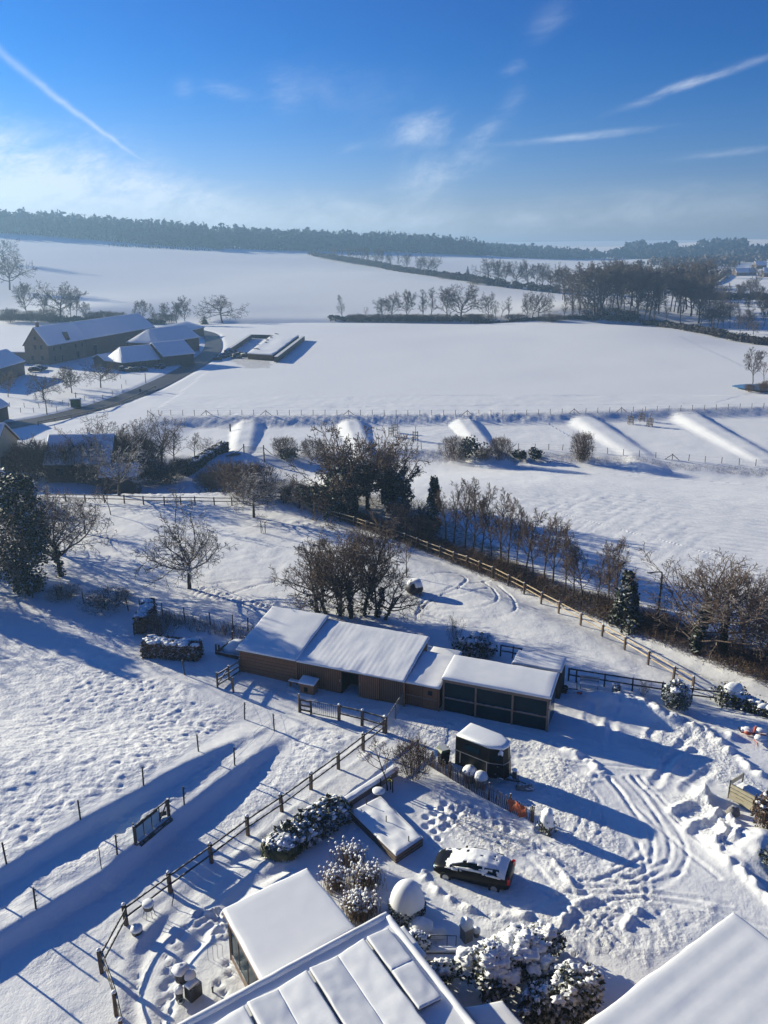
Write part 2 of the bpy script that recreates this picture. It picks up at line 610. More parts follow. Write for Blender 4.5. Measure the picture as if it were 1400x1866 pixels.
def part(name, mb, mat, parent, smooth=False, world=False, label=None, kind=None):
    me = mb if isinstance(mb, bpy.types.Mesh) else mesh_of(name, mb, mat, smooth)
    o = bpy.data.objects.new(name, me)
    link(o, parent)
    if world:
        q = parent
        L = Vector((0, 0, 0))
        while q:
            L += q.location
            q = q.parent
        o.location = -L
    if label:
        o['label'] = label
    if kind:
        o['kind'] = kind
    return o


def single(name, mb, mat, label, cat, group=None, smooth=False, kind=None, loc=None, rz=0.0):
    me = mb if isinstance(mb, bpy.types.Mesh) else mesh_of(name, mb, mat, smooth)
    o = bpy.data.objects.new(name, me)
    if loc is not None:
        o.location = tuple(map(float, loc))
        o.rotation_euler = (0, 0, rz)
    tag(o, label, cat, group, kind)
    return link(o)


# ------------------------------------------------------------------ materials
def pmat(name, c1, c2=None, scale=8.0, rough=.75, snow=None, metal=0.0, bump=0.0, stretch=(1, 1, 1), rnd=0.0, snow_scale=3.0, spec=.4, coord='Object', sss=0.0):
    """procedural material: two colours mixed by noise, optional relief, snow lying on faces that look up"""
    m = bpy.data.materials.new(name)
    m.use_nodes = True
    t = m.node_tree
    N, L = t.nodes, t.links
    b = N['Principled BSDF']
    b.inputs['Roughness'].default_value = rough
    b.inputs['Metallic'].default_value = metal
    b.inputs['Specular IOR Level'].default_value = spec
    tcn = N.new('ShaderNodeTexCoord')
    mp = N.new('ShaderNodeMapping')
    mp.inputs['Scale'].default_value = stretch
    L.new(tcn.outputs[coord], mp.inputs[0])
    nz = N.new('ShaderNodeTexNoise')
    nz.inputs['Scale'].default_value = scale
    nz.inputs['Detail'].default_value = 5
    L.new(mp.outputs[0], nz.inputs['Vector'])
    mx = N.new('ShaderNodeMix')
    mx.data_type = 'RGBA'
    mx.inputs[6].default_value = (*c1, 1)
    mx.inputs[7].default_value = (*(c2 or c1), 1)
    cr = N.new('ShaderNodeMapRange')
    cr.inputs[1].default_value, cr.inputs[2].default_value = .3, .7
    L.new(nz.outputs[0], cr.inputs[0])
    L.new(cr.outputs[0], mx.inputs[0])
    col = mx.outputs[2]
    if rnd:
        oi = N.new('ShaderNodeObjectInfo')
        mr = N.new('ShaderNodeMapRange')
        mr.inputs[3].default_value, mr.inputs[4].default_value = 1 - rnd, 1 + rnd
        L.new(oi.outputs['Random'], mr.inputs[0])
        h = N.new('ShaderNodeHueSaturation')
        L.new(mr.outputs[0], h.inputs['Value'])
        L.new(col, h.inputs['Color'])
        col = h.outputs[0]
    if snow:
        lo, hi, amt = snow
        ge = N.new('ShaderNodeNewGeometry')
        sp = N.new('ShaderNodeSeparateXYZ')
        L.new(ge.outputs['True Normal'], sp.inputs[0])
        n2 = N.new('ShaderNodeTexNoise')
        n2.inputs['Scale'].default_value = snow_scale
        n2.inputs['Detail'].default_value = 3
        L.new(tcn.outputs[coord], n2.inputs['Vector'])
        ad = N.new('ShaderNodeMath')
        ad.operation = 'MULTIPLY_ADD'
        L.new(n2.outputs[0], ad.inputs[0])
        ad.inputs[1].default_value = .9
        L.new(sp.outputs[2], ad.inputs[2])
        mr2 = N.new('ShaderNodeMapRange')
        mr2.inputs[1].default_value, mr2.inputs[2].default_value = lo + .45, hi + .45
        mr2.inputs[4].default_value = amt
        L.new(ad.outputs[0], mr2.inputs[0])
        m2 = N.new('ShaderNodeMix')
        m2.data_type = 'RGBA'
        L.new(mr2.outputs[0], m2.inputs[0])
        L.new(col, m2.inputs[6])
        m2.inputs[7].default_value = (.84, .86, .89, 1)
        col = m2.outputs[2]
    L.new(col, b.inputs['Base Color'])
    if bump:
        bp = N.new('ShaderNodeBump')
        bp.inputs['Strength'].default_value = bump
        bp.inputs['Distance'].default_value = .03
        L.new(nz.outputs[0], bp.inputs['Height'])
        L.new(bp.outputs[0], b.inputs['Normal'])
    return m


M = {}
M['snow'] = pmat('snow', (.86, .87, .89), (.82, .84, .87), 1.2, .62, bump=.35, spec=.25, coord='Object')
M['snowy_roof'] = pmat('roof_snow', (.86, .87, .89), (.80, .82, .86), 1.6, .62, bump=.25, spec=.25)
M['plank'] = pmat('brown_boards', (.22, .105, .054), (.30, .15, .082), 5, .7, bump=.4, stretch=(6, 6, .6), rnd=.25)
M['plank_dark'] = pmat('dark_boards', (.14, .078, .046), (.20, .11, .068), 5, .75, bump=.4, stretch=(1, 6, 6), rnd=.2)
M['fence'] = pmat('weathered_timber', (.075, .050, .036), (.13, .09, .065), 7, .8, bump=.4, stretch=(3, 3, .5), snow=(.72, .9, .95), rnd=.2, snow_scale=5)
M['rail_dark'] = pmat('dark_tarred_rail', (.018, .016, .020), (.035, .030, .034), 7, .6, snow=(.9, 1.1, .8), snow_scale=4)
M['fence_gold'] = pmat('sunlit_timber_rail', (.46, .33, .16), (.58, .43, .23), 6, .7, snow=(.86, 1.0, .75), snow_scale=2.5, rnd=.1)  # gold of the sunlit rail sides put into the base colour
M['post_far'] = pmat('grey_post', (.10, .08, .065), (.16, .13, .10), 6, .85, snow=(.8, .95, .8))
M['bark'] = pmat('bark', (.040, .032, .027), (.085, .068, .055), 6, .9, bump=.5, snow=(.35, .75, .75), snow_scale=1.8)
M['twig'] = pmat('twigs', (.105, .074, .055), (.17, .12, .09), 2, .9, snow=(.8, 1.1, .45), snow_scale=1.2)
M['twig_snow'] = pmat('snow_dusted_twigs', (.075, .056, .048), (.125, .095, .08), 2, .9, snow=(.4, .75, .7), snow_scale=1.2)
M['twig_red'] = pmat('reddish_twigs', (.085, .050, .036), (.13, .080, .058), 2, .9, snow=(.6, .95, .6), snow_scale=1.2)
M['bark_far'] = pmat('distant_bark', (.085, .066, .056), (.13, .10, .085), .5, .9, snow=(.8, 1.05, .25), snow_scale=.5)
M['ivy'] = pmat('ivy_leaves', (.012, .022, .010), (.035, .052, .020), 3, .55, snow=(.72, 1.0, .75), snow_scale=1.5)
M['rhodo'] = pmat('evergreen_leaves', (.022, .036, .014), (.065, .070, .028), 5, .5, snow=(.55, .85, .9), snow_scale=3)
M['conifer'] = pmat('conifer_needles', (.014, .028, .018), (.035, .055, .034), 3, .7, snow=(.45, .85, .8), snow_scale=2)
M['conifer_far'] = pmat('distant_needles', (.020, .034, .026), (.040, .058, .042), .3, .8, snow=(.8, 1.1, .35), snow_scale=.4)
M['beech'] = pmat('brown_hedge_leaves', (.085, .045, .025), (.16, .085, .045), 5, .7, snow=(.55, .9, .9), snow_scale=4)
M['dry'] = pmat('dry_stalks', (.15, .10, .065), (.26, .19, .12), 3, .85, snow=(.8, 1.1, .6))
M['bramble'] = pmat('bramble', (.095, .060, .040), (.16, .108, .072), 2, .9, snow=(.9, 1.15, .5), snow_scale=1.0)
M['forest'] = pmat('forest_crowns', (.030, .032, .036), (.060, .058, .060), .05, .95)
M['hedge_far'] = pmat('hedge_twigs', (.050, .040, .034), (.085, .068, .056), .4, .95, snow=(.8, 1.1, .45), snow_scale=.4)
M['brick'] = pmat('brown_brick', (.145, .105, .080), (.205, .150, .115), .8, .85, bump=.2)
M['brick_pale'] = pmat('old_pale_brick', (.20, .155, .120), (.27, .215, .17), .6, .85, bump=.2)
M['cream'] = pmat('cream_render', (.50, .42, .28), (.56, .48, .34), 1.5, .85)
M['barnwood'] = pmat('barn_boards', (.085, .062, .052), (.13, .095, .08), 1.2, .8)
M['glass'] = pmat('dark_glass', (.006, .020, .032), (.010, .032, .045), 1, .12, spec=.06)
M['glass_pale'] = pmat('frosted_panel', (.30, .45, .52), (.38, .52, .58), 3, .25)
M['frame_wood'] = pmat('pale_brown_frame', (.17, .12, .095), (.24, .17, .13), 6, .7, stretch=(2, 2, .5), snow=(.85, 1, .8))
M['black'] = pmat('black_panel', (.007, .008, .010), (.012, .013, .016), 2, .4, spec=.2)
M['gap'] = pmat('dark_gap', (.018, .012, .009), (.026, .017, .012), 3, .9)
M['navy'] = pmat('dark_blue_steel', (.010, .016, .026), (.018, .026, .040), 2, .5)
M['paint_car'] = pmat('black_car_paint', (.006, .006, .007), (.010, .010, .010), 3, .35, spec=.22)
M['tyre'] = pmat('tyre_rubber', (.018, .018, .018), (.03, .03, .03), 8, .85)
M['metal'] = pmat('galvanised_metal', (.30, .31, .33), (.40, .41, .43), 5, .4, metal=.7)
M['metal_dark'] = pmat('dark_metal', (.05, .05, .055), (.08, .08, .085), 5, .45, metal=.4, snow=(.9, 1.05, .7))
M['red'] = pmat('red_lens', (.55, .015, .012), (.45, .010, .01), 5, .2)
M['redpaint'] = pmat('red_paint', (.40, .07, .035), (.30, .05, .03), 5, .4, snow=(.75, .95, .8))
M['orange'] = pmat('orange_net', (.42, .11, .045), (.28, .06, .03), 9, .7)
M['green'] = pmat('dark_green_plastic', (.022, .060, .018), (.035, .085, .028), 5, .5, snow=(.85, 1.0, .7))
M['asphalt'] = pmat('wet_asphalt', (.035, .034, .035), (.065, .063, .063), .35, .55, bump=.1, stretch=(1, 1, 1))
M['stone'] = pmat('grey_stone', (.17, .16, .15), (.26, .25, .24), 5, .85, bump=.4, snow=(.75, .95, .9))
M['silo'] = pmat('black_sheeting', (.03, .03, .032), (.07, .065, .06), 1, .6, snow=(.7, .95, .8))
M['silage'] = pmat('cut_silage', (.10, .065, .035), (.16, .10, .05), 1, .9)
M['board_cream'] = pmat('cream_side_board', (.42, .37, .25), (.54, .48, .34), 3, .6, bump=.2, stretch=(1, 1, 4))
M['yellow'] = pmat('yellow_tie', (.65, .60, .05), (.55, .5, .05), 3, .6)
M['jacket'] = pmat('dark_jacket', (.03, .03, .04), (.05, .05, .06), 5, .8)
M['skin'] = pmat('skin', (.45, .28, .20), (.5, .32, .24), 5, .6)
M['flower'] = pmat('faded_flower_heads', (.15, .085, .055), (.24, .14, .09), 6, .85, snow=(-.1, .35, .95), snow_scale=5)
M['ice'] = pmat('pond_ice', (.10, .22, .38), (.14, .28, .44), .3, .2)


# the ground: snow with bare grass where the mesh attribute says so, fine relief by noise
def ground_material():
    m = bpy.data.materials.new('snow_ground')
    m.use_nodes = True
    t = m.node_tree
    N, L = t.nodes, t.links
    b = N['Principled BSDF']
    b.inputs['Roughness'].default_value = .6
    b.inputs['Specular IOR Level'].default_value = .25
    tcn = N.new('ShaderNodeTexCoord')

    def noise(s, d=6, r=.6):
        n = N.new('ShaderNodeTexNoise')
        n.inputs['Scale'].default_value = s
        n.inputs['Detail'].default_value = d
        n.inputs['Roughness'].default_value = r
        L.new(tcn.outputs['Object'], n.inputs['Vector'])
        return n.outputs[0]

    def math_(op, a, c):
        n = N.new('ShaderNodeMath')
        n.operation = op
        for i, x in enumerate((a, c)):
            if isinstance(x, (int, float)):
                n.inputs[i].default_value = x
            else:
                L.new(x, n.inputs[i])
        return n.outputs[0]
    at = N.new('ShaderNodeAttribute')
    at.attribute_name = 'grass'
    af = N.new('ShaderNodeAttribute')
    af.attribute_name = 'rows'
    ac = N.new('ShaderNodeAttribute')
    ac.attribute_name = 'churn'
    n1, n2, n3 = noise(2.2), noise(.35, 4), noise(9, 4)
    n4 = noise(3.6, 8, .72)
    vo = N.new('ShaderNodeTexVoronoi')
    vo.inputs['Scale'].default_value = 4.5
    vo.inputs['Randomness'].default_value = 1.0
    L.new(tcn.outputs['Object'], vo.inputs['Vector'])
    mx = N.new('ShaderNodeMix')
    mx.data_type = 'RGBA'
    L.new(n2, mx.inputs[0])
    mx.inputs[6].default_value = (.83, .845, .87, 1)
    mx.inputs[7].default_value = (.88, .885, .90, 1)
    g = math_('GREATER_THAN', math_('ADD', math_('MULTIPLY', at.outputs['Fac'], .55), n1), 1.02)
    gr = N.new('ShaderNodeMapRange')
    L.new(math_('ADD', math_('MULTIPLY', at.outputs['Fac'], .5), math_('MULTIPLY', math_('ADD', n1, n3), .5)), gr.inputs[0])
    gr.inputs[1].default_value, gr.inputs[2].default_value = .70, .92
    gc = N.new('ShaderNodeMix')
    gc.data_type = 'RGBA'
    L.new(n3, gc.inputs[0])
    gc.inputs[6].default_value = (.11, .085, .05, 1)
    gc.inputs[7].default_value = (.20, .16, .10, 1)
    m2 = N.new('ShaderNodeMix')
    m2.data_type = 'RGBA'
    L.new(gr.outputs[0], m2.inputs[0])
    L.new(mx.outputs[2], m2.inputs[6])
    L.new(gc.outputs[2], m2.inputs[7])
    L.new(m2.outputs[2], b.inputs['Base Color'])
    # drilled rows on the ploughed fields: small waves, bent by noise
    mpw = N.new('ShaderNodeMapping')
    mpw.inputs['Rotation'].default_value = (0, 0, math.radians(-62))
    L.new(tcn.outputs['Object'], mpw.inputs[0])
    wv_ = N.new('ShaderNodeTexWave')
    wv_.wave_type = 'BANDS'
    wv_.inputs['Scale'].default_value = .20
    wv_.inputs['Distortion'].default_value = 3.0
    wv_.inputs['Detail'].default_value = 3
    wv_.inputs['Detail Scale'].default_value = .35
    L.new(mpw.outputs[0], wv_.inputs['Vector'])
    hgt = math_('ADD', math_('MULTIPLY', n3, .25), math_('MULTIPLY', n1, .7))
    hgt = math_('ADD', hgt, math_('MULTIPLY', math_('MULTIPLY', wv_.outputs['Fac'], af.outputs['Fac']), 2.2))
    hgt = math_('ADD', hgt, math_('MULTIPLY', ac.outputs['Fac'], math_('ADD', math_('MULTIPLY', n4, 2.6), math_('MULTIPLY', vo.outputs['Distance'], 1.2))))
    bp = N.new('ShaderNodeBump')
    bp.inputs['Strength'].default_value = .6
    bp.inputs['Distance'].default_value = .10
    L.new(hgt, bp.inputs['Height'])
    L.new(bp.outputs[0], b.inputs['Normal'])
    return m


M['ground'] = ground_material()
# ------------------------------------------------------------------ the ground sheet
def steps(*segs):
    out = [segs[0][0]]
    for a, b, s in segs:
        n = max(1, int(round((b - a) / s)))
        out.extend(np.linspace(a, b, n + 1)[1:])
    return np.array(out)


def grow(a, b, s, k=1.09):
    out, x = [], a
    sg = 1 if b > a else -1
    while abs(b - x) > s:
        x += sg * s
        out.append(x)
        s *= k
    out.append(b)
    return out


XF = steps((-100, -38, .8), (-38, -24, .3), (-24, -2, .17), (-2, 22, .11), (22, 26, .15), (26, 38, .3), (38, 120, .8))
XS = np.r_[grow(-100, -2600, 1.2)[::-1], XF, grow(120, 2600, 1.2)]
YF = steps((-40, 16, 4), (16, 23, .5), (23, 33, .17), (33, 52, .11), (52, 62, .15), (62, 112, .31), (112, 200, .7), (200, 480, 2), (480, 1200, 8))
YS = np.r_[YF, grow(1200, 4600, 12)]
GX, GY = np.meshgrid(XS, YS)
GZ = H(GX, GY)
GRASS = np.zeros(GX.shape, np.float32)
ROWS = np.zeros(GX.shape, np.float32)
CHURN = np.zeros(GX.shape, np.float32)


def win(x0, x1, y0, y1):
    i0, i1 = np.searchsorted(XS, (x0, x1))
    j0, j1 = np.searchsorted(YS, (y0, y1))
    return slice(j0, j1), slice(i0, i1)


def gpoly(px):
    return [G(u, v)[:2] for u, v in px]


def region(px, soft=1.5):
    """soft mask (0..1) of a polygon given in picture points, over a window of the grid"""
    p = np.array(gpoly(px))
    w = win(p[:, 0].min() - soft, p[:, 0].max() + soft, p[:, 1].min() - soft, p[:, 1].max() + soft)
    x, y = GX[w], GY[w]
    x = x + fbm(x, y, 3, 41) * soft
    y = y + fbm(x, y, 3, 42) * soft
    ins = inpoly(p, x, y)
    d = np.abs(sd(np.vstack([p, p[:1]]), x, y, False))
    return w, np.where(ins, ss(d / soft), 0.0)


def track(px, depth=.07, width=.16, rim=.025, world=False, wob=.0, seed=0):
    p = np.array(px, float) if world else np.array(gpoly(px))
    # smooth
    if len(p) > 2:
        p = road_curve(p, 6)
    m = width * 4 + .3
    w = win(p[:, 0].min() - m, p[:, 0].max() + m, p[:, 1].min() - m, p[:, 1].max() + m)
    x, y = GX[w], GY[w]
    if x.size == 0:
        return
    d = np.abs(sd(p, x + wob * fbm(x, y, 1.0, seed), y, False))
    k = .75 + .6 * fbm(x, y, 1.2, seed + 9)
    GZ[w] += -depth * k * np.exp(-(d / width) ** 2) + rim * k * np.exp(-((d - 1.9 * width) / (.7 * width)) ** 2)


def pits(pts, r=.13, depth=.10, rim=.03):
    for x0, y0 in pts:
        rr = r * R.uniform(.8, 1.25)
        w = win(x0 - 3 * rr, x0 + 3 * rr + .05, y0 - 3 * rr, y0 + 3 * rr + .05)
        if GX[w].size:
            d = np.hypot(GX[w] - x0, GY[w] - y0)
            GZ[w] += -depth * np.exp(-(d / rr) ** 2) + rim * np.exp(-((d - 1.7 * rr) / (.6 * rr)) ** 2)


def steps_along(px, gap=.62, side=.12, r=.13, depth=.10):
    p = road_curve(gpoly(px), 8) if len(px) > 2 else np.array(gpoly(px))
    acc, k, out = 0.0, 0, []
    for a, b in zip(p[:-1], p[1:]):
        L = np.hypot(*(b - a))
        n = np.array((-(b - a)[1], (b - a)[0])) / max(L, 1e-6)
        while acc < L:
            k += 1
            out.append(a + (b - a) * acc / L + n * side * (1 if k % 2 else -1) + np.array((R.gauss(0, .05), R.gauss(0, .05))))
            acc += gap * R.uniform(.85, 1.15)
        acc -= L
    pits(out, r, depth)


def bumpy(px, amp, scale, seed, soft=2.0, ridged=False, gain=.55, oct=4, grass=0.0):
    w, m = region(px, soft)
    x, y = GX[w], GY[w]
    n = fbm(x, y, scale, seed, oct, gain)
    if ridged:
        n = .5 - np.abs(n) * 2.2
    GZ[w] += amp * n * m
    if scale < .5:
        CHURN[w] = np.maximum(CHURN[w], m * np.clip(.75 + 1.3 * fbm(x, y, 2.2, seed + 7, 3), 0, 1.2))
    if grass:
        GRASS[w] = np.maximum(GRASS[w], grass * m)


def hoofs(px, cell=.62, depth=.10, r=.17, soft=2.0, seed=0, keep=.8):
    """trodden paddock: one dent in most cells of a jittered lattice"""
    w, m = region(px, soft)
    x, y = GX[w], GY[w]
    ci, cj = np.floor(x / cell), np.floor(y / cell)
    out = np.zeros_like(x)
    for di in (-1, 0, 1):
        for dj in (-1, 0, 1):
            a, b = ci + di, cj + dj

            def h(k):
                s = np.sin(a * 127.1 + b * 311.7 + k * 71.3 + seed) * 43758.5453
                return s - np.floor(s)
            px_, py_ = (a + .1 + .8 * h(1)) * cell, (b + .1 + .8 * h(2)) * cell
            rr = r * (.7 + .7 * h(3))
            d2 = ((x - px_) / 1.25) ** 2 + (y - py_) ** 2
            on = (h(4) < keep) * (.5 + .7 * h(5))
            out += on * (-depth * np.exp(-d2 / rr ** 2) + .35 * depth * np.exp(-((np.sqrt(d2) - 1.8 * rr) / (.8 * rr)) ** 2))
    GZ[w] += out * m * np.clip(.75 + 1.2 * fbm(x, y, 6.5, seed + 77, 3), .5, 1.2)
    CHURN[w] = np.maximum(CHURN[w], .35 * m)


def heap(u, v, rx, ry, h, rot=0.0, rough=.3, seed=1, p=None):
    c = G(u, v) if p is None else p
    m = 2.2 * max(rx, ry)
    w = win(c[0] - m, c[0] + m, c[1] - m, c[1] + m)
    x, y = GX[w] - c[0], GY[w] - c[1]
    a, b = x * math.cos(rot) + y * math.sin(rot), -x * math.sin(rot) + y * math.cos(rot)
    k = np.exp(-((a / rx) ** 2 + (b / ry) ** 2))
    GZ[w] += h * k * (1 + rough * 2 * fbm(GX[w], GY[w], .8, seed, 3))


def ridge_line(px, h, wdt, rough=.5, seed=3):
    p = np.array(gpoly(px))
    if len(p) > 2:
        p = road_curve(p, 5)
    m = wdt * 3
    w = win(p[:, 0].min() - m, p[:, 0].max() + m, p[:, 1].min() - m, p[:, 1].max() + m)
    x, y = GX[w], GY[w]
    d = np.abs(sd(p, x, y, False))
    GZ[w] += h * np.exp(-(d / wdt) ** 2) * np.clip(1 + rough * 2.4 * fbm(x, y, .55, seed, 3), 0, 3)


# drift and wind texture everywhere near
w = win(-100, 120, 16, 200)
x, y = GX[w], GY[w]
GZ[w] += .10 * fbm(x, y, 7, 1, 3) + .035 * fbm(x, y, 1.6, 2, 3)
w = win(-24, 26, 23, 62)
GZ[w] += .014 * fbm(GX[w], GY[w], .7, 5, 2)
w = win(-60, 60, 60, 112)
GZ[w] += .05 * fbm(GX[w], GY[w], 1.3, 6, 2)
w = win(-2000, 2000, 200, 1200)
GZ[w] += .35 * fbm(GX[w], GY[w], 60, 8, 3)
# paddock
hoofs([(-120, 1130), (120, 1185), (330, 1235), (438, 1290), (440, 1312), (360, 1374), (262, 1434), (140, 1500), (-120, 1640)], .50, .055, .15, 2.0, 1, .95)
bumpy([(-120, 1110), (120, 1150), (330, 1235), (438, 1290), (440, 1312), (360, 1374), (262, 1434), (140, 1500), (-120, 1640)], .085, .7, 23, 2.0, gain=.6)
hoofs([(-120, 1090), (230, 1130), (250, 1190), (430, 1260), (330, 1240), (100, 1185)], .7, .06, .18, 1.5, 4, .5)
hoofs([(180, 1555), (420, 1400), (560, 1310), (690, 1335), (600, 1400), (440, 1520), (260, 1650), (150, 1760), (60, 1800), (-60, 1790)], .6, .05, .17, 2.0, 2, .7)
hoofs([(0, 1620), (140, 1520), (330, 1420), (430, 1350), (480, 1320), (420, 1390), (330, 1460), (180, 1575), (20, 1670)], .6, .06, .17, .8, 3, .8)
bumpy([(-60, 1590), (330, 1410), (470, 1310), (520, 1300), (340, 1460), (180, 1580), (-60, 1720)], .12, 1.6, 21, 1.0)
bumpy([(-60, 1730), (190, 1590), (540, 1300), (700, 1335), (440, 1520), (100, 1800)], .10, 2.2, 22, 1.5)
# far end of the meadow, the crest
hoofs([(190, 880), (280, 876), (430, 895), (545, 912), (400, 905), (200, 905), (150, 895)], .9, .16, .26, 1.5, 8, .9)
bumpy([(560, 905), (640, 930), (560, 985), (520, 960)], .14, 1.2, 25, 2)
# garden and terrace, lower left
steps_along([(395, 1866), (408, 1790), (432, 1740), (470, 1690), (520, 1640), (560, 1600)], .55, .14, .16, .13)
steps_along([(240, 1840), (250, 1800), (245, 1770)], .6, .1, .14, .1)
steps_along([(300, 1860), (305, 1800), (312, 1735), (330, 1700), (400, 1660)], .45, .16, .15, .14)
for k in range(46):
    u, v = 355 + R.random() * 75, 1660 + R.random() * 42
    pits([G(u, v)[:2]], .15, .13, .05)
# the shovelled paths of the terrace: low snow walls either side of a cleared way
for px in ([(250, 1862), (248, 1790), (275, 1720), (330, 1650), (400, 1585), (480, 1555)], [(290, 1855), (330, 1760), (380, 1690), (450, 1620), (520, 1580)]):
    track(px, .13, .36, .03)
track([(226, 1720), (240, 1700), (280, 1660), (330, 1625), (480, 1500), (600, 1412), (690, 1345)], .0, .3, .06)
# yard, churned by feet and tyres
bumpy([(640, 1300), (800, 1312), (990, 1345), (1080, 1400), (1010, 1480), (940, 1450), (800, 1385), (760, 1350), (700, 1350)], 0.063, 0.40, 31, 1.2, gain=.7)
bumpy([(450, 1240), (640, 1275), (810, 1305), (800, 1320), (640, 1300), (560, 1290), (440, 1260)], 0.052, 0.43, 32, .8, gain=.65)
bumpy([(940, 1440), (1080, 1410), (1110, 1500), (1230, 1640), (1150, 1760), (1000, 1760), (920, 1660), (840, 1640), (770, 1600), (800, 1560), (930, 1560), (960, 1520)], 0.046, 0.43, 33, 1.2, gain=.68)
bumpy([(780, 1470), (830, 1455), (960, 1510), (1000, 1560), (930, 1560), (830, 1530), (785, 1510)], 0.059, 0.43, 34, .8, gain=.7)
bumpy([(870, 1640), (960, 1650), (1100, 1700), (1060, 1780), (960, 1740), (880, 1700)], 0.046, 0.36, 36, .8, gain=.7)
bumpy([(1000, 1640), (1120, 1620), (1300, 1640), (1330, 1660), (1180, 1760), (1060, 1740)], 0.063, 0.40, 37, .9, gain=.7, ridged=False)
bumpy([(1180, 1290), (1300, 1330), (1400, 1440), (1400, 1470), (1250, 1410), (1120, 1360)], 0.054, 0.36, 38, .9, gain=.7)
for k in range(110):
    u, v = 800 + R.random() * 220, 1475 + R.random() * 90
    if inpoly([(785, 1480), (830, 1460), (980, 1530), (990, 1560), (860, 1545)], np.array([u]), np.array([v]))[0]:
        q = G(u, v)[:2]
        a_ = R.random() * 3.1
        pits([q, q + np.array((math.cos(a_), math.sin(a_))) * .13], .085, .06 * R.uniform(.5, 1.3), .02)
for k in range(70):
    u, v = 1010 + R.random() * 110, 1655 + R.random() * 90
    q = G(u, v)[:2]
    pits([q, q + np.array((.12, .05))], .09, .05, .02)
for px_ in ([(1205, 1440), (1300, 1440), (1360, 1490), (1350, 1570), (1270, 1550)], [(780, 1465), (840, 1455), (1000, 1540), (990, 1570), (850, 1550), (785, 1510)], [(1000, 1650), (1130, 1640), (1150, 1740), (1020, 1750)], [(760, 1590), (850, 1640), (980, 1665), (960, 1690), (840, 1670)]):
    w, m = region(px_, 1.0)
    CHURN[w] = np.maximum(CHURN[w], m)
# trodden loop beside the raised bed
steps_along([(800, 1540), (786, 1520), (784, 1490), (800, 1472), (830, 1466), (870, 1475), (930, 1510)], .4, .2, .2, .16)
steps_along([(812, 1510), (815, 1490), (840, 1480)], .5, .2, .2, .2)
# car tracks that sweep through the yard
for px in ([(1110, 1420), (1150, 1470), (1185, 1520), (1190, 1560), (1170, 1590), (1120, 1608), (1060, 1605)],
           [(1140, 1418), (1185, 1470), (1215, 1520), (1222, 1560), (1200, 1590), (1150, 1612), (1080, 1618)],
           [(1155, 1418), (1200, 1470), (1240, 1520), (1250, 1560), (1230, 1600), (1180, 1622), (1120, 1630)],
           [(1110, 1420), (1160, 1490), (1165, 1530), (1150, 1560), (1120, 1580)],
           [(1105, 1418), (1230, 1535), (1310, 1602)], [(1152, 1415), (1290, 1545), (1420, 1640)], [(1165, 1415), (1300, 1545), (1420, 1632)],
           [(1060, 1605), (1150, 1600), (1270, 1640)], [(1040, 1630), (1180, 1628), (1330, 1650)],
           [(940, 1480), (1010, 1580), (1080, 1665), (1140, 1720)], [(960, 1560), (1040, 1650), (1100, 1720)],
           [(1085, 1470), (1075, 1500), (1072, 1530)], [(905, 1290), (1060, 1340), (1200, 1380), (1400, 1450)], [(930, 1330), (1060, 1365), (1200, 1400), (1400, 1470)]):
    track(px, .055, .13, .028, wob=.12, seed=len(px) + int(px[0][0]))
for px in ([(1000, 1560), (1090, 1600), (1180, 1612), (1245, 1590)], [(985, 1540), (1080, 1590), (1150, 1600), (1215, 1570)], [(1020, 1700), (1120, 1640), (1250, 1650), (1400, 1690)], [(900, 1545), (960, 1600), (1050, 1660)],
           [(1010, 1390), (1080, 1440), (1100, 1500), (1060, 1560)], [(960, 1400), (1030, 1440), (1060, 1490), (1030, 1540)], [(1200, 1450), (1280, 1530), (1400, 1610)], [(1180, 1440), (1270, 1530), (1400, 1622)],
           [(1040, 1345), (1140, 1380), (1260, 1430)], [(840, 1320), (940, 1370), (1040, 1390), (1180, 1400)], [(950, 1660), (1100, 1600), (1180, 1560)], [(1130, 1480), (1170, 1560), (1180, 1640)]):
    track(px, .05, .12, .03, wob=.12, seed=int(px[0][0] + px[1][1]))
# plough work near the snow heap: curved scrapes in the shade
for px in ([(1110, 1265), (1085, 1290), (1088, 1330), (1100, 1370)], [(1140, 1275), (1120, 1310), (1110, 1350)], [(1080, 1285), (1072, 1310), (1090, 1345)], [(1180, 1285), (1195, 1310), (1190, 1345)],
           [(1215, 1390), (1260, 1340), (1290, 1330)], [(1190, 1430), (1230, 1380), (1270, 1370)], [(1250, 1440), (1300, 1400)]):
    track(px, .09, .26, .06, wob=.3, seed=int(px[0][1]))
heap(1125, 1280, 2.6, 1.1, .55, -.35, .5, 2)
heap(1190, 1300, 1.6, .9, .35, -.7, .5, 3)
heap(1240, 1318, 2.2, .7, .32, -.6, .5, 4)
ridge_line([(1270, 1335), (1300, 1345), (1340, 1380), (1385, 1410)], .20, .38, .9, 5)
ridge_line([(1190, 1300), (1260, 1330), (1330, 1345)], .22, .45, .7, 6)
ridge_line([(1280, 1445), (1300, 1480), (1318, 1530), (1306, 1545)], .30, .34, .9, 7)
ridge_line([(1225, 1478), (1270, 1455), (1290, 1450)], .25, .25, .4, 8)
ridge_line([(1250, 1510), (1300, 1490), (1312, 1488)], .3, .3, .5, 9)
ridge_line([(1330, 1500), (1346, 1520), (1338, 1545)], .34, .3, .8, 10)
ridge_line([(1290, 1535), (1330, 1580), (1380, 1620), (1420, 1660)], .22, .3, .7, 11)
ridge_line([(1000, 1350), (1090, 1400), (1080, 1420)], .18, .4, .7, 12)
ridge_line([(945, 1475), (1000, 1560), (1060, 1640)], .12, .3, .8, 13)
ridge_line([(1020, 1680), (1050, 1650), (1080, 1640)], .15, .22, .8, 14)
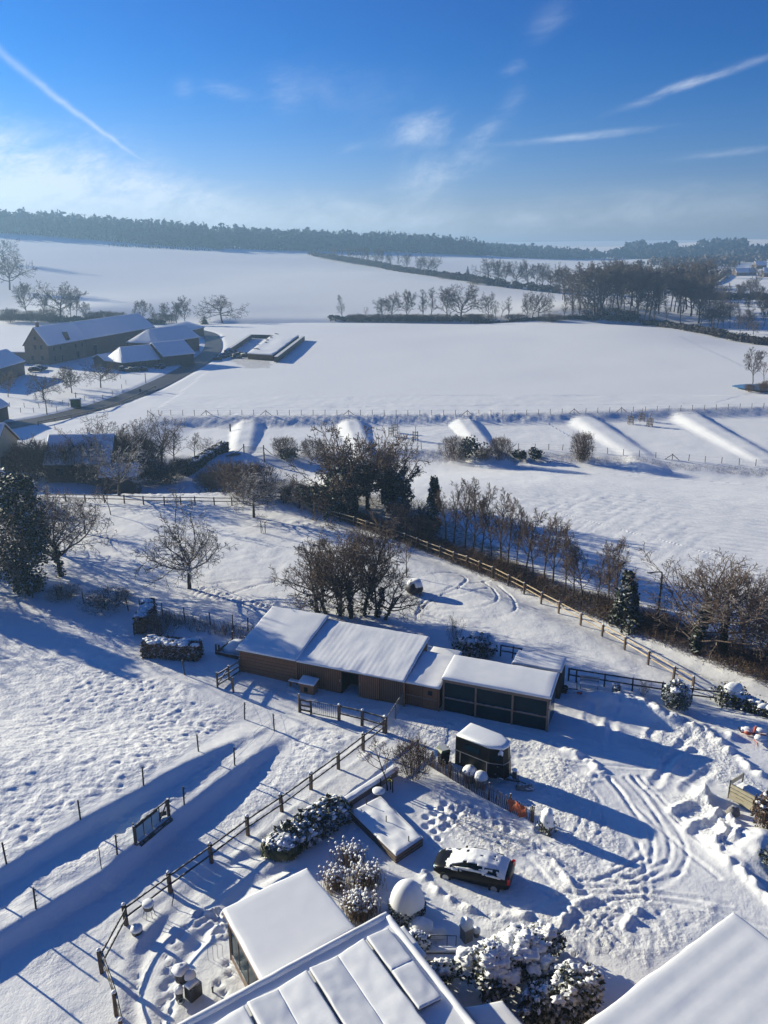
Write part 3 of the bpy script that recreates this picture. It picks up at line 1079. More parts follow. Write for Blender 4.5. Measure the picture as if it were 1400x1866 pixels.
ridge_line([(1140, 1690), (1165, 1660)], .18, .22, .8, 15)
ridge_line([(770, 1590), (785, 1615), (850, 1655), (900, 1670), (960, 1668)], .15, .25, .9, 16)
heap(1385, 1555, 2.0, 1.6, 1.15, .3, .08, 17)
heap(1372, 1330, 2.0, 1.4, .3, 0, .1, 18)
# meadow: sledge and tyre loops, animal tracks
for px in ([(760, 1120), (775, 1090), (810, 1075), (870, 1062), (900, 1050)], [(765, 1115), (850, 1128), (920, 1120), (940, 1105), (930, 1085), (905, 1065), (880, 1055)],
           [(770, 1108), (850, 1110), (905, 1095), (900, 1075), (880, 1060)], [(780, 1085), (840, 1082), (890, 1072)], [(760, 1130), (766, 1110), (800, 1085), (836, 1070), (850, 1055), (830, 1045), (790, 1045)]):
    track(px, .10, .13, .03, wob=.2, seed=int(px[1][0]))
for px in ([(360, 1068), (430, 1058), (520, 1053)], [(370, 1070), (440, 1072), (505, 1058)], [(415, 1085), (470, 1065), (510, 1058)], [(170, 985), (200, 975), (208, 968), (200, 958)],
           [(180, 930), (350, 948), (520, 950), (590, 960)], [(520, 960), (600, 965), (640, 975)], [(545, 930), (560, 945), (520, 948)]):
    track(px, .10, .14, .03, wob=.3, seed=int(px[0][1]))
for k in range(180):
    t = R.random()
    pits([G(360 + 140 * t + R.gauss(0, 8), 1078 + 32 * t + R.gauss(0, 4))[:2]], .16, .09, .03)
# near field beyond the lane: tractor wheelings
for k in range(30):
    u0 = 850 + k * 24
    track([(u0 + 230, 895 + k * 1.5), (u0 + 130, 940 + k * 2.5), (u0 + 40, 1000 + k * 3)], .022, .22, .012, wob=.5, seed=k)
for px_, g_ in (([(790, 1478), (850, 1465), (970, 1520), (1000, 1570), (930, 1565), (830, 1545)], .42), ([(880, 1640), (1000, 1660), (1100, 1720), (1000, 1760), (930, 1720)], .40), ([(1000, 1560), (1200, 1600), (1300, 1640), (1100, 1640)], .36)):
    w, m = region(px_, 1.2)
    GRASS[w] = np.maximum(GRASS[w], g_ * m)
# rows on the fields
for px in ([(830, 860), (1080, 862), (1400, 885), (1500, 1100), (1300, 1010), (1000, 930), (900, 890)], [(290, 745), (400, 660), (620, 610), (1240, 612), (1420, 700), (1300, 735)],
           [(320, 570), (640, 480), (1100, 572)], [(700, 775), (1000, 770), (1080, 820), (900, 815), (720, 810)]):
    p = np.array(gpoly(px))
    w = win(p[:, 0].min(), p[:, 0].max(), p[:, 1].min(), p[:, 1].max())
    ROWS[w] = np.maximum(ROWS[w], inpoly(p, GX[w], GY[w]) * .8)
# rough grass banks with tussocks
for px, s in (([(270, 754), (700, 753), (1000, 750), (1200, 743), (1420, 738), (1420, 758), (1000, 768), (700, 774), (270, 774)], 51),
              ([(700, 817), (1000, 820), (1110, 828), (1250, 840), (1420, 850), (1420, 872), (1250, 860), (1080, 846), (700, 842)], 52)):
    w, m = region(px, 1.0)
    GZ[w] += m * (.16 * fbm(GX[w], GY[w], 1.3, s, 3))
    GRASS[w] = np.maximum(GRASS[w], .42 * m)
for b0, b1, bw in BERMS[1:]:
    pass
for px, g in (([(250, 1110), (460, 1140), (440, 1180), (380, 1165), (300, 1150)], .5), ([(1030, 1122), (1250, 1226), (1330, 1262), (1400, 1240), (1250, 1195), (1120, 1130)], .45),
              ([(540, 905), (700, 950), (850, 1020), (1020, 1100), (1060, 1080), (860, 960), (700, 900), (560, 880)], .7), ([(380, 880), (545, 905), (540, 880), (420, 860)], .6),
              ([(60, 880), (230, 878), (330, 860), (300, 800), (60, 800)], .35), ([(400, 650), (500, 655), (500, 672), (440, 672)], .55), ([(600, 585), (1160, 580), (1160, 572), (600, 577)], .5)):
    w, m = region(px, 1.5)
    GRASS[w] = np.maximum(GRASS[w], g * m)
nx, ny = len(XS), len(YS)
V = np.stack([GX.ravel(), GY.ravel(), GZ.ravel()], 1)
idx = np.arange(nx * ny).reshape(ny, nx)
FQ = np.stack([idx[:-1, :-1].ravel(), idx[:-1, 1:].ravel(), idx[1:, 1:].ravel(), idx[1:, :-1].ravel()], 1)
gme = mesh_np('snow_ground', V, FQ, M['ground'], True)
for nm, arr in (('grass', GRASS), ('rows', ROWS), ('churn', CHURN)):
    a = gme.attributes.new(nm, 'FLOAT', 'POINT')
    a.data.foreach_set('value', arr.ravel().astype(np.float32))
single('snow_ground', gme, None, 'snow covered ground, from the trodden yard up to the wooded ridge', 'ground', kind='structure')


def ribbon(name, line, half, dz, mat, label, cat):
    mb = MB()
    n = len(line)
    vs = []
    for i, p in enumerate(line):
        d = line[min(i + 1, n - 1)] - line[max(i - 1, 0)]
        d = d / np.hypot(*d)
        for s_ in (-1, -.4, .4, 1):
            q = p + np.array((d[1], -d[0])) * s_ * half
            vs.append((q[0], q[1], hz(*p) + dz))
    mb.add(vs, [(i * 4 + k, i * 4 + k + 1, i * 4 + k + 5, i * 4 + k + 4) for i in range(n - 1) for k in range(3)])
    return single(name, mb, mat, label, cat, kind='structure', smooth=True)


ribbon('road', ROADC, 3.3, .16, M['asphalt'], 'cleared wet grey road curving past the farm', 'road')
# haze: the cold valley air
if USE_HAZE:
    hb = MB().box(0, 2270, 49, 5400, 4860, 164)
    hm = bpy.data.materials.new('haze')
    hm.use_nodes = True
    hn = hm.node_tree.nodes
    hn.remove(hn['Principled BSDF'])
    pv = hn.new('ShaderNodeVolumePrincipled')
    pv.inputs['Color'].default_value = (.38, .64, 1.0, 1)
    pv.inputs['Density'].default_value = HAZE
    pv.inputs['Anisotropy'].default_value = .35
    hm.node_tree.links.new(pv.outputs[0], hn['Material Output'].inputs['Volume'])
    hm.cycles.homogeneous_volume = True
    single('haze', hb, hm, 'pale blue winter haze over the valley', 'haze', kind='stuff')
# ------------------------------------------------------------------ trees
class Skel:
    def __init__(s):
        s.seg = [[], [], [], [], []]


def _rot(d, ang, az):
    """direction d turned away by ang, around itself by az"""
    ax, ay, az_ = d
    if abs(az_) < .95:
        hx, hy = -ay, ax
        n = math.hypot(hx, hy)
        px, py, pz = hx / n, hy / n, 0.0
    else:
        px, py, pz = 1.0, 0.0, 0.0
    qx, qy, qz = ay * pz - az_ * py, az_ * px - ax * pz, ax * py - ay * px
    n = math.sqrt(qx * qx + qy * qy + qz * qz)
    qx, qy, qz = qx / n, qy / n, qz / n
    ca, sa = math.cos(ang), math.sin(ang)
    c, t = math.cos(az) * sa, math.sin(az) * sa
    return (ax * ca + px * c + qx * t, ay * ca + py * c + qy * t, az_ * ca + pz * c + qz * t)


def make_skel(seed, h=1.0, tf=.45, r0=.03, kids=(9, 6, 5, 3), ang=(52, 45, 42, 45), lim=.55, ratio=(.55, .5, .5), start=.35, trop=(.0, .10, .05, .0, -.02), jit=(.06, .14, .2, .25, .3), shape='round', lean=(0, 0), levels=4):
    """branch skeleton of a tree of height h with its foot at the origin; a list of tapered pieces per branching level"""
    r = random.Random(seed)
    S_ = Skel()

    def grow_(p, d, L, rad, lvl):
        n = (7, 6, 4, 3, 2)[lvl]
        pts = [(p, rad)]
        tip = rad * (.45 if lvl == 0 and tf < .7 else .22)
        for i in range(n):
            j = jit[lvl]
            dx, dy, dz = d[0] + r.gauss(0, j), d[1] + r.gauss(0, j), d[2] + r.gauss(0, j) + trop[lvl]
            m = math.sqrt(dx * dx + dy * dy + dz * dz)
            d = (dx / m, dy / m, dz / m)
            s_ = L / n
            q = (p[0] + d[0] * s_, p[1] + d[1] * s_, max(p[2] + d[2] * s_, .02 * h))
            r1 = rad + (tip - rad) * (i + 1) / n
            S_.seg[lvl].append((*p, *q, pts[-1][1], r1))
            p = q
            pts.append((q, r1))
        if lvl >= levels:
            return
        k = kids[lvl]
        az = r.random() * 6.28
        for c in range(k):
            if lvl == 0:
                f = start + (1 - start) * (c + r.random() * .6) / k
            else:
                f = .22 + .78 * (c + r.random()) / k
            x = f * n
            i = min(int(x), n - 1)
            a, b = pts[i][0], pts[i + 1][0]
            t = x - i
            q = tuple(a[m] + (b[m] - a[m]) * t for m in range(3))
            rr = pts[i][1] + (pts[i + 1][1] - pts[i][1]) * t
            dd = tuple(b[m] - a[m] for m in range(3))
            m = math.sqrt(sum(e * e for e in dd)) or 1
            dd = tuple(e / m for e in dd)
            az += 2.4 + r.gauss(0, .35)
            if lvl == 0:
                u = (f - start) / max(1e-6, 1 - start)
                sh = {'round': .55 + .45 * math.sin(PI * min(1, u * .8 + .15)), 'cone': 1.05 - .75 * u, 'vase': .75 + .3 * u, 'pole': .9 - .45 * u}[shape]
                LL = lim * h * sh * r.uniform(.8, 1.15)
                an = math.radians(ang[0]) * (1.25 - .55 * u) * r.uniform(.85, 1.15)
            else:
                LL = L * ratio[lvl - 1] * (1.1 - .55 * f) * r.uniform(.75, 1.25)
                an = math.radians(ang[lvl]) * r.uniform(.7, 1.3)
            grow_(q, _rot(dd, an, az), LL, min(rr * .75, rad * (.52 if lvl == 0 else .5)), lvl + 1)
    d0 = (lean[0], lean[1], 1)
    grow_((0, 0, -.02 * h), d0, h * tf, r0 * h, 0)
    return S_


def seg_mesh(segs, sides, minr=0.0, jitter=0):
    a = np.array(segs, np.float32)
    p, q, r0, r1 = a[:, 0:3], a[:, 3:6], np.maximum(a[:, 6], minr), np.maximum(a[:, 7], minr * .7)
    d = q - p
    d /= np.linalg.norm(d, axis=1, keepdims=True) + 1e-9
    ref = np.where(np.abs(d[:, 2:3]) < .9, np.array([[0, 0, 1.]]), np.array([[1., 0, 0]]))
    u = np.cross(d, ref)
    u /= np.linalg.norm(u, axis=1, keepdims=True) + 1e-9
    v = np.cross(u, d)
    th = np.arange(sides) * 2 * PI / sides
    ring = u[:, None] * np.cos(th)[None, :, None] + v[:, None] * np.sin(th)[None, :, None]
    V0 = p[:, None] + ring * r0[:, None, None]
    V1 = q[:, None] + ring * r1[:, None, None]
    V = np.concatenate([V0, V1], 1).reshape(-1, 3)
    n = len(a)
    base = (np.arange(n) * 2 * sides)[:, None]
    k = np.arange(sides)[None]
    F = np.stack([base + k, base + (k + 1) % sides, base + sides + (k + 1) % sides, base + sides + k], -1).reshape(-1, 4)
    return V, F


def tree_meshes(name, sk, minr, bark, twig, trunk_levels=1, sides=(7, 5, 3, 3, 3), maxlvl=4):
    tv, tf_, o = [], [], 0
    for l in range(trunk_levels):
        v, f = seg_mesh(sk.seg[l], sides[l], minr)
        tv.append(v), tf_.append(f + o)
        o += len(v)
    t = mesh_np(name + '_trunk', np.vstack(tv), np.vstack(tf_), bark)
    cv, cf, o = [], [], 0
    for l in range(trunk_levels, maxlvl + 1):
        if sk.seg[l]:
            v, f = seg_mesh(sk.seg[l], sides[l], minr)
            cv.append(v), cf.append(f + o)
            o += len(v)
    return t, mesh_np(name + '_crown', np.vstack(cv), np.vstack(cf), twig)


def leaf_cards(pts, size, seed=0, flat=0.0, elong=1.6):
    """small leaf-sized four-cornered faces around the given points"""
    r = np.random.default_rng(seed)
    n = len(pts)
    d = r.normal(size=(n, 3))
    d[:, 2] = np.abs(d[:, 2]) * (1 + flat) + flat
    d /= np.linalg.norm(d, axis=1, keepdims=True)
    u = np.cross(d, r.normal(size=(n, 3)))
    u /= np.linalg.norm(u, axis=1, keepdims=True) + 1e-9
    v = np.cross(d, u)
    s = size * r.uniform(.6, 1.35, (n, 1))
    a, b, c, e = pts + u * s * elong * .5, pts + v * s * .5, pts - u * s * elong * .5, pts - v * s * .5
    V = np.stack([a, b, c, e], 1).reshape(-1, 3)
    return V, np.arange(4 * n).reshape(n, 4)


def scatter_on(segs, n, rad, seed, zmin=-9, zmax=99):
    r = np.random.default_rng(seed)
    a = np.array(segs)
    m = (a[:, 2] < zmax) & (a[:, 5] > zmin)
    a = a[m]
    L = np.linalg.norm(a[:, 3:6] - a[:, 0:3], axis=1)
    i = r.choice(len(a), n, p=L / L.sum())
    t = r.random((n, 1))
    o = r.normal(size=(n, 3))
    o /= np.linalg.norm(o, axis=1, keepdims=True)
    return a[i, 0:3] * (1 - t) + a[i, 3:6] * t + o * rad * r.random((n, 1)) ** .6


# prototypes at unit height
PROTO = {}


def proto(key, bark='bark', twig='twig', minr=.0022, trunk_levels=1, **kw):
    sk = make_skel(**kw)
    zm = max(max(q[5] for q in l_) for l_ in sk.seg if l_)
    sk.seg = [[tuple(e / zm for e in q) for q in l_] for l_ in sk.seg]
    t, c = tree_meshes('bare_tree', sk, minr, M[bark], M[twig], trunk_levels)
    PROTO[key] = (t, c, sk)


for k in range(3):
    proto(f'cherry{k}', seed=20 + k, tf=.42, r0=.026, kids=(13, 8, 6, 4), ang=(62, 42, 42, 44), lim=.60, start=.50, ratio=(.55, .5, .5), trop=(0, .07, .02, -.02, -.05), minr=.0025, twig='twig_snow')
for k in range(2):
    proto(f'spread{k}', seed=30 + k, tf=.5, r0=.026, kids=(10, 8, 6, 4), ang=(62, 46, 42, 44), lim=.58, start=.35, trop=(0, .05, .03, 0, -.02), minr=.0021)
for k in range(2):
    proto(f'dome{k}', seed=90 + k, tf=.6, r0=.015, kids=(19, 7, 6, 3), ang=(50, 36, 36, 40), lim=.5, start=.16, ratio=(.5, .5, .5), trop=(0, .08, .06, .03, 0), minr=.0019)
for k in range(5):
    proto(f'pole{k}', seed=40 + k, tf=.9, r0=.013, kids=(15, 7, 5, 3), ang=(34, 32, 34, 38), lim=.36, start=.22, shape='pole', trop=(0, .14, .10, .06, .02), minr=.0017)
for k in range(4):
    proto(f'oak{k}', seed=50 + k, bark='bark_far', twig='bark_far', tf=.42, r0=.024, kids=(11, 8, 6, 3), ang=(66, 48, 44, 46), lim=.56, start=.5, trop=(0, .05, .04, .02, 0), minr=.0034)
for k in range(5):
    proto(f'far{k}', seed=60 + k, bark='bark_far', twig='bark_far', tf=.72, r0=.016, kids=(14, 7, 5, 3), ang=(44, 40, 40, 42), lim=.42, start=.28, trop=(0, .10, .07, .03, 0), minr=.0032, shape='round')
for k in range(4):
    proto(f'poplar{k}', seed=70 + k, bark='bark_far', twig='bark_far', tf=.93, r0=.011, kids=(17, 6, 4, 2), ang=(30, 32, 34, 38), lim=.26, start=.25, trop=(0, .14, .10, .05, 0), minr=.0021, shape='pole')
for k in range(2):
    proto(f'young{k}', seed=80 + k, tf=.62, r0=.013, kids=(7, 4, 3, 2), ang=(46, 44, 42, 40), lim=.42, start=.5, trop=(0, .12, .05, 0, 0), minr=.004)


def shrub_mesh(name, seed, stems=14, twig='twig', spread=.55, minr=.006, up=.06, kids=(0, 6, 4, 2), lv=3, fine=2200):
    """many stemmed bare shrub of unit height"""
    r = random.Random(seed)
    allseg = []
    for k in range(stems):
        a = r.random() * 6.28
        t = r.random() ** .7 * spread
        sk = make_skel(seed * 31 + k, h=1.0, tf=r.uniform(.7, 1.02), r0=.011, kids=(7, 4, 2, 0), ang=(34, 36, 38, 40), lim=.32, start=.2, trop=(up, .05, .03, 0, 0), jit=(.10, .16, .2, .2, .2), lean=(math.cos(a) * t, math.sin(a) * t), levels=2)
        ox, oy = math.cos(a) * t * .35, math.sin(a) * t * .35
        for l in range(4):
            for s_ in sk.seg[l]:
                allseg.append((s_[0] + ox, s_[1] + oy, s_[2], s_[3] + ox, s_[4] + oy, s_[5], s_[6], s_[7]))
    v, f = seg_mesh(allseg, 3, minr)
    g = np.random.default_rng(seed)
    n = fine
    a = g.random(n) * 6.28
    rr = g.random(n) ** .5
    z = g.random(n) ** .8 * .85 + .04
    wd = (spread * .75 + .12) * (.45 + .75 * np.sin(np.pi * np.clip(z * .8 + .15, 0, 1)))
    p = np.stack([np.cos(a) * rr * wd, np.sin(a) * rr * wd, z], 1)
    d = np.stack([np.cos(a) * rr * .7, np.sin(a) * rr * .7, np.full(n, .75)], 1) + g.normal(size=(n, 3)) * .45
    d /= np.linalg.norm(d, axis=1, keepdims=True)
    sdv = np.cross(d, g.normal(size=(n, 3)))
    sdv *= (minr * .85 / np.linalg.norm(sdv, axis=1))[:, None]
    q = p + d * g.uniform(.06, .2, (n, 1))
    v2 = np.stack([p - sdv, p + sdv, q + sdv * .3, q - sdv * .3], 1).reshape(-1, 3)
    f2 = np.arange(4 * n).reshape(n, 4) + len(v)
    return mesh_np(name, np.vstack([v, v2]), np.vstack([f, f2]), M[twig])


SHRUB = {'brown': [shrub_mesh('bare_shrub', 1, 16, 'twig'), shrub_mesh('bare_shrub', 2, 14, 'twig', .7)],
         'red': [shrub_mesh('bare_shrub', 3, 18, 'twig_red', .6), shrub_mesh('bare_shrub', 4, 16, 'twig_red', .8)],
         'thin': [shrub_mesh('bare_shrub', 5, 9, 'twig', .35, .004, fine=250)]}


def put_tree(key, label, px=None, top=None, h=None, loc=None, name='bare_tree', cat='tree', group=None, wide=1.0, rz=None, ivy=None):
    """one tree: an Empty at its foot, trunk and crown as parts (alike trees share mesh data)"""
    p = G(*px) if loc is None else np.array(loc)
    hh = h or height_to(p, top)
    o = thing(name, label, cat, p, R.random() * 6.28 if rz is None else rz, group)
    o.scale = (hh * wide, hh * wide, hh)
    t, c, sk = PROTO[key]
    part('trunk', t, None, o)
    part('crown', c, None, o)
    if ivy:
        n, rad, zmax, lv, size = ivy
        segs = [s_ for l in range(lv + 1) for s_ in sk.seg[l]]
        pts = scatter_on(segs, n, rad, int(hh * 100), 0, zmax)
        v, f = leaf_cards(pts, size / hh, 3)
        part('ivy', mesh_np('ivy', v, f, M['ivy']), None, o)
    return o, p, hh


def put_shrub(kind, label, px, top, wide=1.0, name='bare_shrub', group=None, deep=None):
    p = G(*px)
    h = height_to(p, top)
    me = R.choice(SHRUB[kind])
    o = single(name, me, None, label, 'shrub', group, loc=p, rz=R.random() * 6.28)
    o.scale = (h * wide, h * (deep or wide), h)
    return o


ORD = ['first', 'second', 'third', 'fourth', 'fifth', 'sixth', 'seventh', 'eighth', 'ninth', 'tenth', 'eleventh', 'twelfth', 'thirteenth', 'fourteenth', 'fifteenth', 'sixteenth', 'seventeenth', 'eighteenth', 'nineteenth', 'twentieth']

# --- orchard trees on the meadow behind the stable
put_tree('cherry0', 'wide spreading bare cherry tree standing alone in the middle of the white meadow', (345, 1073), 915, wide=1.0, rz=.4)
put_tree('young0', 'slender bare young tree with dark wrapped trunk before the brown meadow fence', (202, 938), 875)
put_tree('cherry1', 'snow dusted spreading tree behind the brown meadow fence at the crest', (217, 903), 795, wide=1.15)
put_tree('cherry2', 'small bare fruit tree with staked trunk beside the corner of the meadow fence', (463, 942), 845)
put_tree('young1', 'thin bare tree standing behind the lone spreading cherry tree', (320, 952), 885)
put_tree('cherry1', 'bare spreading tree with fine twigs beside the tall ivy covered tree', (112, 1050), 868, wide=.95, rz=2.0, ivy=(420, .06, .30, 0, .2))
put_tree('spread1', 'small bare tree half hidden behind the tree beside the ivy column', (155, 972), 905, wide=1.2)
put_tree('spread0', 'single trunk bare tree behind the left side of the multi stemmed tree', (577, 1112), 985, wide=1.1)
put_tree('young0', 'small dark bare tree by the snow covered dome on the meadow', (741, 1050), 985, wide=1.1)
# sapling in a guard
p = G(480, 972)
t = thing('sapling', 'tiny sapling tied between two dark stakes on the meadow', 'sapling', p)
h = height_to(p, 935)
t_, c_, _ = PROTO['young1']
for nm, me in (('trunk', t_), ('crown', c_)):
    o = part(nm, me, None, t)
    o.scale = (h, h, h)
for s_ in (-1, 1):
    part('stake', MB().tube([(s_ * .25, 0, -.1), (s_ * .25, .05, 1.5)], .05, 6), M['fence'], t)
# the multi stemmed ivy tree behind the stable
p = G(640, 1126)
t = thing('multi_stemmed_tree', 'broad bare tree of several ivy clad stems right behind the stable roof', 'tree', p)
ivp = []
for k, (dx, dy, h, key, w) in enumerate(((0, 0, 10.2, 'spread0', .75), (1.2, .5, 10.8, 'pole1', 1.3), (-1.0, .4, 10.2, 'dome1', .95), (2.4, .2, 8.2, 'dome0', .95), (-2.4, .9, 8.4, 'pole2', 1.5), (-3.0, .2, 7.4, 'dome0', .95), (3.2, -.3, 6.2, 'spread1', .8))):
    tm, cmh, sk = PROTO[key]
    for nm, me in (('stem', tm), ('crown', cmh)):
        o = part(nm, me, None, t)
        o.location = (dx, dy, 0)
        o.scale = (h * w, h * w, h)
        o.rotation_euler = (math.radians(R.uniform(-8, 8)), math.radians(dx * 7), R.random() * 6)
    q = scatter_on(sk.seg[0], 420 if k < 4 else 150, .05, 90 + k, 0, .33) * np.array((h * w, h * w, h)) + np.array((dx, dy, 0))
    q[:, 0] += q[:, 2] * math.sin(math.radians(dx * 7))
    ivp.append(q)
v, f = leaf_cards(np.vstack(ivp), .17, 5)
part('ivy', mesh_np('ivy', v, f, M['ivy']), None, t)


def ivy_column(name, label, px, top, width, seed, n=5200, prof=None, twigs=True, size=.2, mat='ivy', tilt=0.0, loc=None, hh_=None):
    """a tree wholly clad in ivy: trunk, some bare limbs showing, uneven leaf mass with gaps"""
    p = G(*px) if loc is None else np.array(loc)
    h = hh_ or height_to(p, top)
    r = np.random.default_rng(seed)
    t = thing(name, label, 'tree', p)
    part('trunk', MB().tube([(0, 0, -.2), (tilt * h * .4, 0, h * .5), (tilt * h, 0, h * .85)], [.28, .2, .08], 8), M['bark'], t)
    prof = prof or (lambda u: .55 + .45 * math.sin(PI * min(1, u * .9 + .1)))
    # leaf clumps
    pts = []
    nc = 46
    for k in range(nc):
        u = (k + r.random()) / nc
        rad = width * prof(u)
        a = r.random() * 6.28
        c = np.array((math.cos(a) * rad * .62, math.sin(a) * rad * .62, u * h * .97))
        c[0] += tilt * c[2]
        m = n // nc
        d = r.normal(size=(m, 3))
        d /= np.linalg.norm(d, axis=1, keepdims=True)
        pts.append(c + d * np.array((1, 1, 1.25)) * rad * .52 * r.random((m, 1)) ** .35)
    v, f = leaf_cards(np.vstack(pts), size, seed, .2)
    part('ivy', mesh_np('ivy', v, f, M[mat]), None, t)
    if twigs:
        tm, cmh, sk = PROTO['spread1']
        o = part('crown', cmh, None, t)
        o.scale = (h * .72, h * .72, h * .98)
    return t


ivy_column('ivy_covered_tree', 'tall dark tree smothered in ivy at the edge of the left paddock', (52, 1082), 862, 2.25, 3, 9500, lambda u: .62 + .55 * math.sin(PI * min(1, u * .85 + .1)) - .15 * (u < .12), size=.2)
ivy_column('ivy_covered_tree', 'ivy clad tree cut off by the left edge beside the tall ivy tree', (-22, 1040), 905, 1.5, 13, 3000, size=.2)
ivy_column('ivy_covered_tree', 'narrow ivy column standing left of the bare hedge poles', (790, 968), 868, .95, 4, 2600, lambda u: .55 + .4 * math.sin(PI * min(1, u * .8 + .25)), twigs=False, size=.22)
ivy_column('ivy_covered_tree', 'cone shaped ivy tree beside the street lamp', (1138, 1142), 1040, 1.5, 6, 3600, lambda u: 1.0 - .62 * u + .1 * math.sin(u * 12), twigs=False, size=.22)
for k, (x_, y_, h_) in enumerate(((-46, 76, 9.5), (-57, 83, 11))):
    ivy_column('ivy_covered_tree', 'ivy clad tree just beyond the left edge, ' + ('nearer one', 'farther one')[k], (-60, 1050), 900, 2.0, 40 + k, 2600, size=.3, loc=(x_, y_, hz(x_, y_)), hh_=h_)
# the huge ivy tree in the lane: two clad trunks, a dome of ivy, a wide bare crown
p = G(650, 940)
hh = height_to(p, 768)
t = thing('ivy_covered_tree', 'huge spreading tree with thick ivy clad trunks behind the golden fence', 'tree', p)
ivp = []
for k, (dx, dy, h, w, tl) in enumerate(((-.6, 0, hh * 1.02, .8, -7), (4.4, .8, hh * .84, .85, 6), (1.4, 1.5, hh * .9, .8, 2), (-1.6, .6, hh * .8, .85, -26))):
    tm, cmh, sk = PROTO['oak%d' % k]
    for nm, me, mt in (('trunk', tm, M['bark']), ('crown', cmh, M['twig'])):
        me2 = me.copy()
        me2.materials.clear()
        me2.materials.append(mt)
        o = part(nm, me2, None, t)
        o.location = (dx, dy, 0)
        o.scale = (h * w, h * w, h)
        o.rotation_euler = (0, math.radians(tl), k * 1.3)
    s_, c_ = math.sin(math.radians(tl)), math.cos(math.radians(tl))
    q = scatter_on(sk.seg[0] + [b for b in sk.seg[1]], 1700, .04, 70 + k, .0, .55) * np.array((h * w, h * w, h))
    q = np.stack([q[:, 0] * math.cos(k * 1.3) - q[:, 1] * math.sin(k * 1.3), q[:, 0] * math.sin(k * 1.3) + q[:, 1] * math.cos(k * 1.3), q[:, 2]], 1)
    q = np.stack([q[:, 0] * c_ + q[:, 2] * s_ + dx, q[:, 1] + dy, q[:, 2] * c_ - q[:, 0] * s_], 1)
    ivp.append(q)
r = np.random.default_rng(5)
for c, rad, n in (((5.2, .2, 2.6), (2.1, 1.8, 2.6), 2600), ((-.6, -.1, 3.2), (.9, .9, 3.2), 1500), ((4.2, .8, 4.5), (1.2, 1.0, 2.0), 900)):
    d = r.normal(size=(n, 3))
    d /= np.linalg.norm(d, axis=1, keepdims=True)
    d *= (1 + .25 * np.sin(d[:, :1] * 7) * np.cos(d[:, 2:] * 6))
    ivp.append(np.array(c) + d * np.array(rad) * r.random((n, 1)) ** .3)
v, f = leaf_cards(np.vstack(ivp), .27, 5, .15)
part('ivy', mesh_np('ivy', v, f, M['ivy']), None, t)

# bare poles of the lane hedge
HEDGE = [(812, 985, 880), (828, 990, 872), (848, 998, 866), (862, 1003, 880), (878, 1006, 876), (896, 1012, 892), (912, 1024, 893), (926, 1030, 902), (942, 1030, 920), (958, 1042, 922), (972, 1045, 930), (992, 1056, 932),
         (1008, 1062, 938), (1030, 1078, 944), (1046, 1084, 968), (1062, 1092, 990), (1088, 1104, 1000), (1108, 1112, 985), (1128, 1122, 976)]
for k, (u, vb, vt) in enumerate(HEDGE):
    put_tree(f'pole{k % 5}', f'slim bare tree, {ORD[k]} from the left in the lane hedge behind the golden fence', (u, vb), vt, group='bare trees of the lane hedge', wide=.95 if k % 3 else 1.15)
# the pair with ivy stems at the right
for (u, vb, vt, key, lab, w) in ((1268, 1188, 1010, 'dome0', 'left one of the two big bare trees with ivy stems right of the street lamp', 1.5), (1318, 1194, 1012, 'dome1', 'right one of the two big bare trees with ivy stems right of the street lamp', .95),
                                 (1350, 1190, 1035, 'dome0', 'lower bare tree behind the pair of ivy stemmed trees', .9)):
    put_tree(key, lab, (u, vb), vt, wide=w, ivy=(1300, .04, .45, 0, .2) if u < 1330 else None)
for k, (u, vb, vt) in enumerate(((1400, 1185, 1090),)):
    put_shrub('brown', ('twiggy shrub at the right edge behind the ivy stemmed trees', 'low twiggy shrub left of the ivy stemmed trees', 'snowy bramble shrub below the ivy stemmed trees')[k], (u, vb), vt, .8)

for k, (x_, y_, h_) in enumerate(((-44, 80, 10), (-52, 72, 9), (-49, 88, 11), (-60, 79, 10), (-41, 90, 8))):
    put_tree(('spread0', 'spread1', 'cherry0', 'spread0', 'cherry2')[k], 'bare tree standing just beyond the left edge, its shadow reaching into the paddock', loc=(x_, y_, hz(x_, y_)), h=h_, wide=1.0, group='trees beyond the left edge')
# --- garden trees and bushes of the house at the left
GARD = [('spread0', 92, 872, 800, 'bare garden tree, first from the left before the snowy cottage roof', 1.1), ('pole1', 62, 860, 812, 'thin bare garden tree at the left end of the cottage garden', 1.6), ('spread1', 30, 856, 800, 'bare tree beside the cream gable at the left edge', 1.1),
        ('spread1', 178, 868, 752, 'tall bare garden tree whose twigs hide the right end of the cottage roof', 1.0), ('pole3', 235, 868, 770, 'upright bare garden tree right of the snowy cottage', 1.7), ('spread0', 262, 850, 745, 'tall bare garden tree below the road bend', 1.0),
        ('spread1', 295, 846, 752, 'bare garden tree with reddish twigs left of the clipped hedge', .95), ('pole2', 318, 842, 785, 'dense bare garden tree directly left of the snow covered car', 1.9), ('spread0', 120, 868, 812, 'dark bare garden tree in front of the cottage wall', 1.2),
        ('pole4', 355, 832, 790, 'small bare garden tree at the near end of the clipped hedge', 1.8), ('spread1', 383, 830, 796, 'small reddish tree at the far end of the clipped hedge', 1.0)]
for key, u, vb, vt, lab, w in GARD:
    put_tree(key, lab, (u, vb), vt, wide=w)
